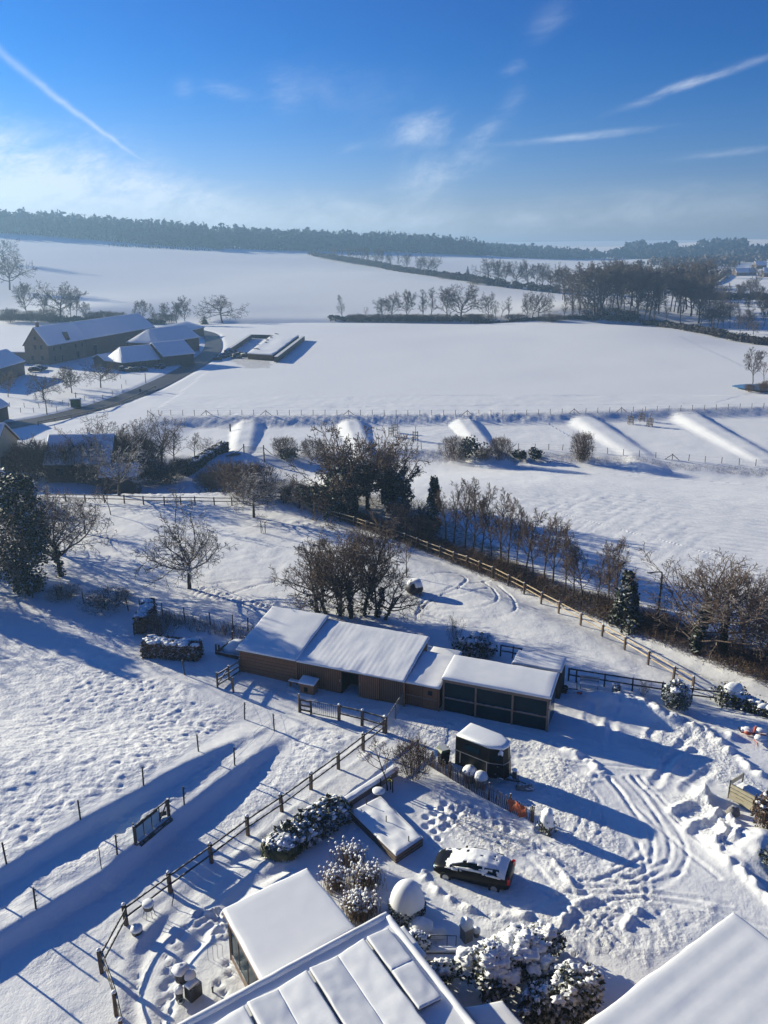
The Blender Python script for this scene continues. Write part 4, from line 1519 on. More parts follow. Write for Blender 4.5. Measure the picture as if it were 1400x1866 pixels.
SHR = [('brown', 62, 876, 800, .8, 'tall twiggy bush at the left end of the cottage wall'), ('brown', 96, 876, 812, .9, 'tall twiggy bush before the left half of the cottage wall'), ('red', 128, 876, 806, .8, 'tall brown bush before the middle of the cottage wall'), ('brown', 168, 876, 800, .9, 'tall twiggy bush at the right end of the cottage wall'), ('red', 225, 872, 790, .9, 'tall reddish bush right of the cottage'), ('brown', 258, 870, 800, 1.0, 'tall grey bush between cottage and clipped hedge'),
       ('brown', 40, 868, 815, 1.1, 'bare bush at the left edge of the cottage garden'), ('brown', 148, 872, 828, 1.3, 'dark bush under the eaves of the snowy cottage'), ('red', 272, 878, 845, 1.6, 'reddish brown bush behind the crest, left of the clipped hedge'), ('red', 305, 880, 848, 1.5, 'reddish brown bush below the near end of the clipped hedge'),
       ('brown', 330, 868, 835, 1.2, 'bare bush hiding the near end of the clipped hedge'), ('brown', 205, 866, 830, 1.3, 'grey twiggy bush before the cottage shed'), ('brown', 385, 895, 858, 1.3, 'brown bush behind the meadow crest, leftmost before the gate'), ('brown', 412, 898, 842, 1.2, 'tall brown bush behind the meadow crest'),
       ('brown', 440, 904, 848, 1.2, 'brown bush behind the small staked fruit tree'), ('brown', 470, 905, 845, 1.0, 'thin brown bush right of the small staked fruit tree'), ('red', 515, 912, 875, 1.2, 'rounded purple brown bush behind the fence corner'), ('red', 545, 918, 882, 1.2, 'rounded brown bush just behind the start of the golden fence'),
       ('brown', 580, 925, 885, 1.1, 'loose bush at the left foot of the huge ivy tree'), ('brown', 610, 932, 892, 1.1, 'twiggy bush under the left limb of the huge ivy tree'), ('brown', 745, 965, 915, 1.2, 'snowy twiggy bush at the right foot of the huge ivy tree'), ('brown', 770, 975, 940, 1.4, 'brown bush at the foot of the narrow ivy column')]
for kd, u, vb, vt, w, lab in SHR:
    put_shrub(kd, lab, (u, vb), vt, w)
# the dark lane side undergrowth, a mass
r = np.random.default_rng(31)
nb = 60000
tq = r.random(nb)
ca = np.array((-13.0, 111.0)) * (1 - tq)[:, None] + np.array((33.0, 55.0)) * tq[:, None]
off_ = (.9 + r.random(nb) * (2.7 + 2.0 * np.clip(tq - .5, 0, 1)))
ca = ca + np.array((.78, .62)) * off_[:, None]
ca += r.normal(size=(nb, 2)) * .25
lump = .45 + 1.0 * np.clip(fbm(ca[:, 0], ca[:, 1], 3.2, 61, 3) + .45, 0, 1.2)
Lb = lump * r.uniform(.3, 1.0, nb) * 1.25
zb_ = H(ca[:, 0], ca[:, 1]) + r.random(nb) ** 1.5 * lump * .6
db = r.normal(size=(nb, 3)) * (.7, .7, .45) + (0, 0, .55)
db /= np.linalg.norm(db, axis=1, keepdims=True)
p0_ = np.stack([ca[:, 0], ca[:, 1], zb_], 1)
p1_ = p0_ + db * Lb[:, None]
sd3 = np.cross(db, r.normal(size=(nb, 3)))
sd3 *= (.016 / np.linalg.norm(sd3, axis=1))[:, None]
VV = [np.stack([p0_ - sd3, p0_ + sd3, p1_], 1).reshape(-1, 3)]
FF = [np.arange(3 * nb).reshape(nb, 3)]
single('bramble_undergrowth', mesh_np('bramble_undergrowth', np.vstack(VV), np.vstack(FF), M['bramble']), None, 'brown bramble undergrowth along the lane behind the golden fence', 'undergrowth', kind='stuff')

# --- bushes on the basin bank
for kd, u, vb, vt, w, lab in (('brown', 520, 836, 796, .9, 'leftmost bare bush on the bank beside the field gate'), ('brown', 572, 834, 800, 1.0, 'bare bush on the bank left of the huge ivy tree'), ('brown', 830, 838, 795, .9, 'bare bush left of the dark evergreen on the basin bank'),
                              ('brown', 912, 838, 796, .8, 'thin bush in the middle of the basin bank'), ('red', 1060, 840, 788, .62, 'single round bare bush on the basin bank'), ('brown', 880, 838, 815, 1.2, 'low bare bush right of the dark evergreen on the bank')):
    put_shrub(kd, lab, (u, vb), vt, w)


def leaf_bush(name, label, px, top, rx, ry, mat, seed, n=700, size=.16, cat='shrub', group=None, loc=None, h=None, snow=0, snow_r=.2, squash=1.0, lumps=10):
    """evergreen bush: clumps of leaf faces; lumps of snow lying on the upper side"""
    p = G(*px) if loc is None else np.array(loc)
    h = h or height_to(p, top)
    r = np.random.default_rng(seed)
    pts, caps = [], MB()
    for k in range(lumps):
        a, u = r.random() * 6.28, r.random() ** .6
        c = np.array((math.cos(a) * u * rx * .62, math.sin(a) * u * ry * .62, h * (.38 + .30 * (1 - u) + .12 * r.random())))
        rr = np.array((rx, ry, h)) * np.array((.48, .48, .40)) * r.uniform(.75, 1.15)
        m = n // lumps
        d = r.normal(size=(m, 3))
        d /= np.linalg.norm(d, axis=1, keepdims=True)
        q = c + d * rr * r.uniform(.78, 1.12, (m, 1))
        q[:, 2] = np.maximum(q[:, 2], .03 + .1 * r.random(m))
        pts.append(q)
        for j in range(snow):
            d = np.array((r.normal() * .75, r.normal() * .75, 1.0 + .3 * r.random()))
            d /= np.linalg.norm(d)
            s_ = snow_r * r.uniform(.4, 1.45)
            caps.blob(c + d * rr * .93, (s_ * 1.35, s_ * 1.1, s_ * .62), seed + k * 7 + j, .40, 14, 9, 2.6)
    v, f = leaf_cards(np.vstack(pts), size, seed, .1)
    me = mesh_np('leaves', v, f, M[mat])
    if snow:
        o = thing(name, label, cat, p, 0, group)
        part('leaves', me, None, o)
        part('snow_cover', caps, M['snow'], o, smooth=True, kind='stuff')
        return o
    return single(name, me, None, label, cat, group, loc=p)


leaf_bush('evergreen_bush', 'dark evergreen bush, bigger one left on the basin bank', (856, 838), 801, 3.0, 2.2, 'ivy', 3, 700, .3)
leaf_bush('evergreen_bush', 'dark rounded evergreen bush near the single bare bush, left of two', (945, 838), 820, 1.7, 1.5, 'ivy', 4, 420, .28)
leaf_bush('evergreen_bush', 'dark rounded evergreen bush near the single bare bush, right of two', (972, 837), 818, 1.8, 1.6, 'ivy', 5, 420, .28)
leaf_bush('evergreen_bush', 'small evergreen at the foot of the round bare bush', (1063, 842), 815, 1.1, 1.0, 'ivy', 6, 260, .25)
leaf_bush('evergreen_bush', 'evergreen under the bare bush beside the field gate', (530, 838), 815, 2.4, 1.6, 'ivy', 7, 420, .28)

# --- trees of the middle distance ------------------------------------------------------------
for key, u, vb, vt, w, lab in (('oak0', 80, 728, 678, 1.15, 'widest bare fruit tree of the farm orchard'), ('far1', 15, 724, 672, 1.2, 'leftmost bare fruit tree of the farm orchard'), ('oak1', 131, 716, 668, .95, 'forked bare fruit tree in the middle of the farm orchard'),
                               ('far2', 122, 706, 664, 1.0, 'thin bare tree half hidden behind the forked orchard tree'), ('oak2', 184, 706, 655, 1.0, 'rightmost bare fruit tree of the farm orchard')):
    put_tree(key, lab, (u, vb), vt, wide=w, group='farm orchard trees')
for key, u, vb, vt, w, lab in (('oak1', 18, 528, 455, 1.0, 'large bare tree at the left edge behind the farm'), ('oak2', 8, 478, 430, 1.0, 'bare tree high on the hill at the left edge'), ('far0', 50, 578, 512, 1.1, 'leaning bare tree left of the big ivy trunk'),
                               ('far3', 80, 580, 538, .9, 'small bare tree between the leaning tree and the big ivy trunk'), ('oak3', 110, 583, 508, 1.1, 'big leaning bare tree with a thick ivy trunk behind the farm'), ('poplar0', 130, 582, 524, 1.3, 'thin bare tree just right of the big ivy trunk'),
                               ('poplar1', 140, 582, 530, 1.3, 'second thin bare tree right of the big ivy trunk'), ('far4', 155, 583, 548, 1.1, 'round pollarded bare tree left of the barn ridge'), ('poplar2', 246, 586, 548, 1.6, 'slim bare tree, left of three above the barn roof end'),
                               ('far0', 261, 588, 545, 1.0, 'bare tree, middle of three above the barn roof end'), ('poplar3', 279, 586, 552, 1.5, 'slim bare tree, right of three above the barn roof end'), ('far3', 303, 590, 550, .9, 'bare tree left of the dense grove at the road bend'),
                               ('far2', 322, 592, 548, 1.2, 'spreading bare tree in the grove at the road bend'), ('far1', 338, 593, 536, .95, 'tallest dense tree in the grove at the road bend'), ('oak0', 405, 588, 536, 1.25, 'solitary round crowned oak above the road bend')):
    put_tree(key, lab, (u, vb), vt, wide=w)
for k, (u, vt) in enumerate(((95, 562), (170, 568), (190, 566), (215, 568), (292, 570), (312, 572), (20, 562), (60, 565))):
    put_shrub('brown', f'bare hedge bush, {ORD[k]} of those in the hedge line behind the farm', (u, 588), vt, 1.3, group='hedge bushes behind the farm')
ROW = [('poplar0', 624, 584, 536, 1.6), ('young1', 668, 583, 558, 1.0), ('far0', 698, 586, 541, 1.3), ('far1', 713, 586, 528, 1.0), ('far2', 741, 586, 526, 1.15), ('poplar1', 771, 586, 526, 1.7), ('poplar2', 785, 582, 522, 1.6), ('far3', 815, 583, 521, 1.1), ('oak1', 839, 586, 512, 1.05),
       ('far4', 891, 586, 531, .9), ('poplar3', 903, 582, 547, 1.5), ('young0', 913, 582, 549, 1.2), ('poplar0', 926, 582, 539, 1.4), ('far1', 960, 582, 530, 1.0), ('poplar1', 969, 584, 532, 1.4), ('oak2', 981, 582, 529, .85)]
for k, (key, u, vb, vt, w) in enumerate(ROW):
    put_tree(key, f'bare tree, {ORD[k]} from the left in the row along the crest of the middle field', (u, vb), vt, wide=w, group='tree row along the field crest', )
for k, u in enumerate((652, 690, 725, 757, 800, 860, 878, 940, 1005)):
    put_shrub('brown', f'snowy hedge bush, {ORD[k]} from the left under the crest tree row', (u, 586), 572, 2.6, group='bushes under the crest tree row')
# ridge hedge behind the big sloping field
for k, (u, vb, vt) in enumerate(((608, 474, 448), (622, 476, 446), (638, 478, 448), (650, 480, 446), (662, 482, 448), (674, 484, 450), (686, 486, 449), (696, 486, 452), (712, 488, 462), (728, 490, 460), (742, 493, 461))):
    put_tree(f'poplar{k % 4}' if k % 2 else f'far{k % 5}', f'bare tree, {ORD[k]} from the left in the hedge line on the sloping ridge', (u, vb), vt, wide=1.2, group='trees of the ridge hedge')
for k, (key, u, vb, vt, w) in enumerate((('far1', 765, 498, 464, 1.2), ('oak2', 780, 502, 462, 1.0), ('oak0', 888, 516, 468, .95), ('far2', 908, 518, 472, 1.0), ('far3', 920, 520, 474, 1.0), ('oak1', 940, 522, 472, .85), ('far4', 962, 524, 474, 1.1), ('far0', 978, 526, 478, 1.1), ('poplar2', 990, 528, 478, 1.5), ('oak3', 1004, 528, 476, .9), ('far1', 1018, 530, 480, 1.1))):
    put_tree(key, f'round bare tree, {ORD[k]} from the left in the dip behind the sloping field', (u, vb), vt, wide=w, group='trees in the dip behind the sloping field')
for k, u in enumerate((600, 620, 640, 660, 680, 700, 720, 740, 752, 815, 870)):
    put_shrub('brown', 'low bare thicket of the ridge hedge', (u, 472 + (u - 600) * .17), 462 + (u - 600) * .17, 2.8, group='thicket of the ridge hedge')
# the valley wood at the right: many tall bare trees that nothing tells apart
WL = 'tall bare tree of the dense wood in the valley at the right'
for k in range(46):
    t = (k + R.random()) / 46
    u = 1020 + 270 * t
    vb = 582 - R.random() * 52 + 8 * t
    vt = 470 + R.random() * 24 + (vb - 560) * .35
    put_tree(R.choice(('poplar0', 'poplar1', 'poplar2', 'poplar3', 'far0', 'far2', 'far3')), WL, (u, vb), min(vt, vb - 42), group='trees of the valley wood', wide=R.uniform(1.2, 1.7))
WL2 = 'slim bare tree at the near edge of the valley wood'
for k, u in enumerate((1028, 1043, 1056, 1073, 1083, 1097, 1110, 1123, 1158, 1174, 1192, 1214, 1240)):
    put_tree(('poplar0', 'poplar2', 'poplar3', 'poplar1', 'far3')[k % 5], WL2, (u, 583 + max(0, u - 1180) * .12), 532 + R.random() * 10, group='near edge trees of the valley wood', wide=1.6)
for k, (u, vb, vt) in enumerate(((1277, 596, 542), (1292, 597, 556), (1307, 598, 544), (1318, 598, 548), (1330, 598, 546), (1346, 600, 556), (1364, 602, 560), (1392, 594, 545), (1384, 560, 520), (1352, 545, 512), (1370, 540, 505), (1360, 600, 570))):
    put_tree(('far0', 'poplar3', 'far2', 'far4')[k % 4], f'bare roadside tree, {ORD[k]} of those right of the valley wood', (u, vb), vt, wide=1.15, group='roadside trees right of the wood')
for k in range(26):
    u = 1285 + R.random() * 125
    vb = R.choice((505, 515, 530, 548, 572, 590, 606)) + R.random() * 6
    put_tree(('far0', 'poplar3', 'far2', 'far4', 'oak1')[k % 5], 'bare tree among the lanes and gardens of the valley village', (u, vb), vb - 24 - R.random() * 16, wide=1.2, group='village trees in the valley')
put_tree('far2', 'lone round crowned tree at the right edge of the middle field', (1372, 700), 632, wide=.95)
put_tree('young0', 'thin pale bush behind the lone tree at the right edge', (1392, 698), 660, wide=1.2)
for k, (u, vb, vt) in enumerate(((1366, 714, 700), (1388, 715, 698), (1402, 712, 694))):
    put_shrub('brown', ('dark bush left of the frozen pond', 'dark bush before the frozen pond', 'dark bush at the right end of the frozen pond')[k], (u, vb), vt, 1.2)


def conifer_mesh(seed, tiers=11, per=9, mat='conifer_far'):
    r = np.random.default_rng(seed)
    V, F = [], []
    for j in range(tiers):
        z = .1 + .88 * j / tiers
        L = .26 * (1 - z) ** .8 + .02
        for k in range(per):
            a = k * 2 * PI / per + r.random() * .8
            c, s_ = math.cos(a), math.sin(a)
            w = L * .38
            zz = z + r.normal() * .012
            o = len(V)
            V += [(0, 0, zz + .03), (c * L * .6 - s_ * w, s_ * L * .6 + c * w, zz - L * .15), (c * L * r.uniform(.85, 1.15), s_ * L, zz - L * .38), (c * L * .6 + s_ * w, s_ * L * .6 - c * w, zz - L * .15)]
            F.append((o, o + 1, o + 2, o + 3))
    o = len(V)
    V += [(-.02, 0, .9), (.02, 0, .9), (0, .02, 1.02), (0, -.02, .9)]
    F.append((o, o + 1, o + 2, o + 3))
    return mesh_np('needle_crown', np.array(V), np.array(F), M[mat])


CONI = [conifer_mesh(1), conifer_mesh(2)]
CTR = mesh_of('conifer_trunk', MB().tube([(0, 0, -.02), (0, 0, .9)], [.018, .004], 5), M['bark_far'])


def put_conifer(label, px, top, group=None, wide=1.0, name='conifer'):
    p = G(*px)
    h = height_to(p, top)
    o = thing(name, label, 'tree', p, R.random() * 6, group)
    o.scale = (h * wide, h * wide, h)
    part('trunk', CTR, None, o)
    part('crown', R.choice(CONI), None, o)


for k in range(16):
    u = 1130 + k * 9.6 + R.random() * 6
    put_conifer('dark conifer among the bare trees of the valley wood', (u, 520 + R.random() * 12), 478 + R.random() * 10, 'conifers of the valley wood', 1.5)
put_conifer('single small conifer in the dip behind the sloping field', (852, 508), 484, None, 1.2)
put_conifer('squat dark conifer left of the solitary round oak', (373, 591), 574, None, 2.2)

# far woods: each one mass of crowns that nobody could count
def wood(name, label, pts, seed, n, hgt, cw, conifer=0.0, mat='bark_far', cards=16, cat='wood'):
    r = np.random.default_rng(seed)
    V, F, o = [], [], 0
    p = np.array(pts, float)
    seg = np.linalg.norm(p[1:, :2] - p[:-1, :2], axis=1)
    cum = np.r_[0, np.cumsum(seg)]
    for k in range(n):
        s_ = r.random() * cum[-1]
        i = min(np.searchsorted(cum, s_) - 1, len(seg) - 1)
        i = max(i, 0)
        t = (s_ - cum[i]) / seg[i]
        c = p[i] * (1 - t) + p[i + 1] * t
        d = (p[i + 1] - p[i])[:2] / seg[i]
        depth = r.random() ** 1.3 * c[2]
        x, y = c[0] - d[1] * depth, c[1] + d[0] * depth
        z = hz(x, y)
        h = hgt * r.uniform(.72, 1.15) * (1 + .2 * float(vnoise(np.array([x]), np.array([y]), 90, 3)[0]))
        w_ = cw * r.uniform(.7, 1.2)
        if r.random() < conifer:
            m = 7
            a = np.arange(m) * 2 * PI / m + r.random()
            for zz, rr, zt in ((.25, .34, .75), (.5, .24, 1.05)):
                base = np.stack([x + np.cos(a) * w_ * rr, y + np.sin(a) * w_ * rr, np.full(m, z + h * zz)], 1)
                tip = np.array((x, y, z + h * zt))
                vs = np.vstack([base, tip[None]])
                V.append(vs)
                F.append(np.array([(o + q, o + (q + 1) % m, o + m, o + m) for q in range(m)]))
                o += m + 1
        else:
            q = r.normal(size=(cards, 3))
            q /= np.linalg.norm(q, axis=1, keepdims=True)
            q = q * np.array((w_ * .55, w_ * .55, h * .46)) * r.random((cards, 1)) ** .4 + np.array((x, y, z + h * .52))
            vs, fs = leaf_cards(q, w_ * (.2 if mat == 'hedge_far' else .32), int(r.integers(1e6)))
            V.append(vs), F.append(fs + o)
            o += len(vs)
        tw = .02 * h
        vs = np.array([(x - tw, y, z - .5), (x + tw, y, z - .5), (x + tw * .6, y, z + h * .8), (x - tw * .6, y, z + h * .8), (x, y - tw, z - .5), (x, y + tw, z - .5), (x, y + tw * .6, z + h * .8), (x, y - tw * .6, z + h * .8)])
        V.append(vs), F.append(np.array([(o, o + 1, o + 2, o + 3), (o + 4, o + 5, o + 6, o + 7)]))
        o += 8
    single(name, mesh_np(name, np.vstack(V), np.vstack([np.asarray(f).reshape(-1, 4) for f in F]), M[mat]), None, label, cat, kind='stuff')


def wl_(px, depth):
    out = []
    for u, v in px:
        q = G(u, v)
        out.append((q[0], q[1], depth))
    return out


wood('ridge_forest', 'long dark forest along the ridge under the sky', wl_([(-260, 421), (-100, 422), (0, 425), (100, 432), (200, 440), (330, 450), (450, 454), (560, 458), (640, 459), (720, 460), (800, 463), (880, 467)], 170), 5, 3800, 26, 12, .40, mat='forest', cards=20)
wood('valley_woodland', 'distant bare woodland continuing the forest to the right horizon', wl_([(820, 463), (900, 467), (1000, 472), (1100, 472), (1200, 472), (1300, 470), (1400, 472), (1480, 474)], 240), 6, 1100, 16, 18, .06, mat='forest', cards=20)
wood('village_woodland', 'bare trees between the village roofs in the valley', wl_([(1190, 486), (1260, 490), (1300, 488), (1345, 480), (1430, 478)], 90), 8, 170, 11, 11, .08, cards=18)

wood('crest_hedge', 'dark snowy hedge running under the tree row of the field crest', wl_([(600, 587), (700, 586), (850, 586), (1010, 586)], 5), 11, 260, 2.3, 3.4, 0, mat='hedge_far', cards=30, cat='hedge')
wood('ridge_hedge', 'dark thicket following the ridge behind the sloping field', wl_([(560, 465), (600, 472), (680, 485), (760, 500), (830, 510), (900, 522), (1030, 536)], 14), 12, 520, 5, 6, 0, mat='hedge_far', cards=30, cat='hedge')
wood('valley_hedge', 'dark scrub along the foot of the valley wood and the lane at the right', wl_([(1020, 584), (1100, 584), (1170, 588), (1250, 603), (1330, 620), (1420, 632)], 9), 13, 560, 2.6, 3.2, 0, mat='hedge_far', cards=30, cat='hedge')
wood('village_hedge', 'dark hedges between the valley fields at the right', wl_([(1230, 540), (1300, 548), (1360, 545), (1420, 548)], 8), 14, 120, 5, 6, 0, mat='hedge_far', cards=30, cat='hedge')
wood('farm_hedge', 'dark hedge line behind the farm at the foot of the hill', wl_([(-60, 580), (20, 584), (100, 588), (200, 590), (300, 592)], 6), 15, 300, 2.6, 3.6, 0, mat='hedge_far', cards=30, cat='hedge')
# ------------------------------------------------------------------ the stable and its neighbours
SO, SA = np.array((-11.5176, 59.6639)), math.atan2(-.36621, .93053)


def sl(x, y, z=0.0):
    """stable frame -> world"""
    return (SO[0] + x * math.cos(SA) - y * math.sin(SA), SO[1] + x * math.sin(SA) + y * math.cos(SA), z)


def shed(mb, x0, x1, y0, y1, zf, zb, z0=-.4):
    vs = [(x0, y0, z0), (x1, y0, z0), (x1, y1, z0), (x0, y1, z0), (x0, y0, zf), (x1, y0, zf), (x1, y1, zb), (x0, y1, zb)]
    return mb.add(vs, [(3, 2, 1, 0), (4, 5, 6, 7), (0, 1, 5, 4), (1, 2, 6, 5), (2, 3, 7, 6), (3, 0, 4, 7)])


def plate(c, t):
    """flat board of thickness t under the quad c"""
    mb = MB()
    vs = [tuple(q) for q in c] + [(q[0], q[1], q[2] - t) for q in c]
    return mb.add(vs, [(0, 1, 2, 3), (7, 6, 5, 4), (0, 4, 5, 1), (1, 5, 6, 2), (2, 6, 7, 3), (3, 7, 4, 0)])


st = thing('stable', 'long low brown wooden stable under stepped snowy roofs', 'stable', sl(0, 0), SA)
part('wall', shed(MB(), 0, 5.05, 0, 5.3, 2.15, 3.2), M['gap'], st)
mb = shed(MB(), 5.07, 8.92, .06, 5.3, 2.05, 2.95)
shed(mb, 10.3, 14.0, .06, 5.3, 2.05, 2.95)
shed(mb, 8.92, 10.3, 1.6, 5.3, 2.3, 2.95)
part('wall', mb, M['gap'], st)
part('wall', shed(MB(), 14.02, 16.6, .3, 4.0, 1.85, 2.4), M['gap'], st)
for (x0, x1, yf, yb, zf, zb, seed, rip) in ((-.1, 5.2, -.45, 5.7, 2.22, 3.42, 3, None), (5.02, 14.1, -.3, 5.6, 2.10, 3.08, 4, (0, .42, .004)), (13.98, 16.75, .0, 4.15, 1.92, 2.5, 5, None)):
    c = [(x0, yf, zf), (x1, yf, zf), (x1, yb, zb), (x0, yb, zb)]
    rf = part('roof', plate(c, .07), M['barnwood'], st)
    part('snow_cover', MB().slab(c, .16, (84 if rip else 12, 10), .035, 1.2, seed, .12, ripple=rip, base=.004), M['snowy_roof'], rf, smooth=True)
# a snow seam where two roof sheets meet on the left part
mb = MB()
for z in np.arange(.2, 2.1, .29):
    mb.box(2.52, -.03, z, 4.9, .04, .262)
part('cladding', mb, M['plank'], st, kind='stuff')
mb = MB()
for x in np.arange(5.2, 7.5, .17):
    mb.box(x, .03, 1.0, .13, .05, 2.0)
for x in np.arange(12.1, 13.95, .17):
    mb.box(x, .03, 1.0, .13, .05, 2.0)
part('cladding', mb, M['plank_dark'], st, kind='stuff')
for x0, x1 in ((7.52, 8.9), (10.32, 12.0)):
    d = part('door', MB().box((x0 + x1) / 2, -.02, 1.02, x1 - x0, .05, 2.0), M['gap'], st)
    mb = MB()
    for x in np.arange(x0 + .08, x1, .155):
        mb.box(x, -.055, 1.02, .115, .045, 1.98)
    part('cladding', mb, M['plank'], d, kind='stuff')
    part('handle', MB().box(x0 + .12 if x0 > 9 else x1 - .12, -.09, 1.1, .05, .05, .22), M['metal'], d)
mb = MB()
for x in np.arange(14.12, 16.58, .16):
    mb.box(x, .27, .92, .125, .05, 1.8)
part('cladding', mb, M['plank'], st, kind='stuff')
d = part('door', MB().box(15.95, .23, .9, 1.1, .05, 1.78), M['plank'], st)
part('window', MB().box(15.95, .19, 1.35, .34, .03, .34), M['glass'], d)
part('crossbar', MB().box(15.95, .19, .82, 1.1, .04, .07), M['frame_wood'], d)
part('crossbar', MB().box(14.7, .24, .84, 1.3, .04, .07), M['frame_wood'], st)
for x in (0.02, 5.06, 14.0, 16.62):
    part('post', MB().box(x, -.05 if x < 14.5 else .2, .95, .12, .12, 2.2), M['plank'], st)
# lean-to patch of roof behind, in the shade
c = [(14.2, 4.2, 2.0), (16.6, 4.2, 2.0), (16.6, 6.3, 1.9), (14.2, 6.3, 1.9)]
rf = part('roof', plate(c, .06), M['barnwood'], st)
part('snow_cover', MB().slab(c, .15, (4, 4), .03, 1.0, 8, .1, base=.004), M['snowy_roof'], rf, smooth=True)
part('wall', MB().box(15.4, 5.3, .85, 2.2, 1.9, 2.0), M['plank_dark'], st)

# kennel and bench before the stable wall
q = sl(6.45, -.75)
t = thing('kennel', 'small wooden kennel with a snowy pitched lid against the stable', 'kennel', q, SA)
part('body', MB().box(0, 0, .42, 1.15, .7, .85), M['plank'], t)
part('opening', MB().box(-.1, -.355, .35, .32, .02, .4), M['black'], t)
rf = part('roof', plate([(-.68, -.48, .86), (.68, -.48, .86), (.68, .45, 1.02), (-.68, .45, 1.02)], .05), M['plank'], t)
part('snow_cover', MB().slab([(-.68, -.48, .864), (.68, -.48, .864), (.68, .45, 1.024), (-.68, .45, 1.024)], .13, (4, 3), .02, .5, 3, .1), M['snow'], rf, smooth=True)
q = sl(5.2, -.5)
t = thing('plank_bench', 'low snow topped plank bench left of the kennel', 'bench', q, SA)
part('seat', MB().box(0, 0, .5, 1.2, .35, .06), M['plank'], t)
part('snow_cover', MB().slab([(-.6, -.17, .532), (.6, -.17, .532), (.6, .17, .532), (-.6, .17, .532)], .09, (4, 2), .01, .4, 2, .08), M['snow'], t, smooth=True)
for x in (-.5, .5):
    part('leg', MB().box(x, 0, .22, .08, .3, .5), M['plank'], t)

# glass fronted shelter
t = thing('shelter', 'open fronted shelter glazed with large dark panes under a snowy roof', 'shelter', sl(0, 0), SA)
X0, X1, Y0, Y1 = 16.9, 24.6, .42, 3.25
c = [(X0 - .1, Y0 - .1, 2.62), (X1 + .15, Y0 - .1, 2.62), (X1 + .15, Y1 + .1, 3.05), (X0 - .1, Y1 + .1, 3.05)]
rf = part('roof', plate(c, .08), M['frame_wood'], t)
part('snow_cover', MB().slab(c, .20, (14, 6), .02, 1.5, 11, .14, base=.004), M['snowy_roof'], rf, smooth=True)
part('wall', MB().box((X0 + X1) / 2, Y1 - .04, 1.3, X1 - X0 - .2, .08, 3.3), M['navy'], t)
part('wall', MB().box(X0 + .04, (Y0 + Y1) / 2, 1.15, .06, Y1 - Y0 - .2, 2.9), M['navy'], t)
bays = (16.92, 19.35, 22.05, 24.55)
for x in bays:
    part('post', MB().box(x, Y0, 1.1, .13, .13, 3.0), M['frame_wood'], t)
part('beam', MB().box((X0 + X1) / 2, Y0, 2.46, X1 - X0, .10, .16), M['frame_wood'], t)
for i in range(3):
    a, b = bays[i] + .065, bays[i + 1] - .065
    part('rail', MB().box((a + b) / 2, Y0, 1.12, b - a, .09, .10), M['frame_wood'], t)
    for z0, z1 in ((-.1, 1.07), (1.17, 2.38)):
        part('pane', MB().box((a + b) / 2, Y0 + .03, (z0 + z1) / 2, b - a, .02, z1 - z0), M['glass'], t)
    part('brace', MB().beam((a, Y0 + .1, 1.95), (a + .5, Y0 + .1, 2.4), .07, .07), M['frame_wood'], t)
part('pane', MB().box(24.58, (Y0 + Y1) / 2, 1.2, .02, Y1 - Y0 - .3, 2.5), M['glass'], t)
part('drainpipe', MB().tube([(24.72, Y0 - .12, 2.5), (24.72, Y0 - .12, 1.9), (24.66, Y0 - .05, 1.7), (24.66, Y0 - .05, -.2)], .04, 8), M['metal'], t)

# dark container shed behind the shelter
t = thing('container_shed', 'dark steel container shed with snow on top behind the glazed shelter', 'shed', sl(0, 0), SA)
part('body', MB().box(22.75, 6.3, .98, 3.7, 2.1, 2.5), M['navy'], t)
mb = MB()
for x in np.arange(21.0, 24.6, .22):
    mb.box(x, 5.23, 1.05, .10, .03, 2.2)
for y in np.arange(5.35, 7.3, .22):
    mb.box(24.62, y, 1.05, .03, .10, 2.2)
part('corrugation', mb, M['navy'], t, kind='stuff')
c = [(20.85, 5.2, 2.24), (24.65, 5.2, 2.24), (24.65, 7.4, 2.24), (20.85, 7.4, 2.24)]
part('snow_cover', MB().slab(c, .24, (8, 5), .03, 1.2, 12, .14), M['snowy_roof'], t, smooth=True)
part('hose', MB().tube([(22.9 + .5 * math.cos(a), 5.16, 1.55 + .5 * math.sin(a)) for a in np.linspace(0, PI, 10)], .05, 6), M['green'], t)
q = sl(25.2, 6.4, hz(*sl(25.2, 6.4)[:2]))
t = thing('hand_cart', 'dark metal hand cart with a red part beside the container shed', 'cart', q, SA)
part('frame', MB().beam((-.5, 0, .35), (.6, 0, .45), .06, .06).beam((.5, 0, .4), (.5, 0, 1.15), .05, .05).beam((-.4, -.25, .38), (-.4, .25, .38), .05, .05), M['metal_dark'], t)
part('wheel', MB().tube([(-.4, -.3, .25), (-.4, -.22, .25)], .25, 12), M['tyre'], t)
part('wheel', MB().tube([(-.4, .22, .25), (-.4, .3, .25)], .25, 12), M['tyre'], t)
part('handle', MB().box(.75, -.1, .3, .4, .25, .14), M['redpaint'], t)

# ------------------------------------------------------------------ fences
POSTM = {}


def post_mesh(h, r, mat, square=True):
    k = (round(h, 2), r, mat, square)
    if k not in POSTM:
        mb = MB()
        if square:
            mb.box(0, 0, h / 2 - .15, r * 2, r * 2, h + .3)
        else:
            mb.tube([(0, 0, -.3), (0, 0, h)], r, 7)
        POSTM[k] = mesh_of('post', mb, M[mat])
    return POSTM[k]


CAPM = {}


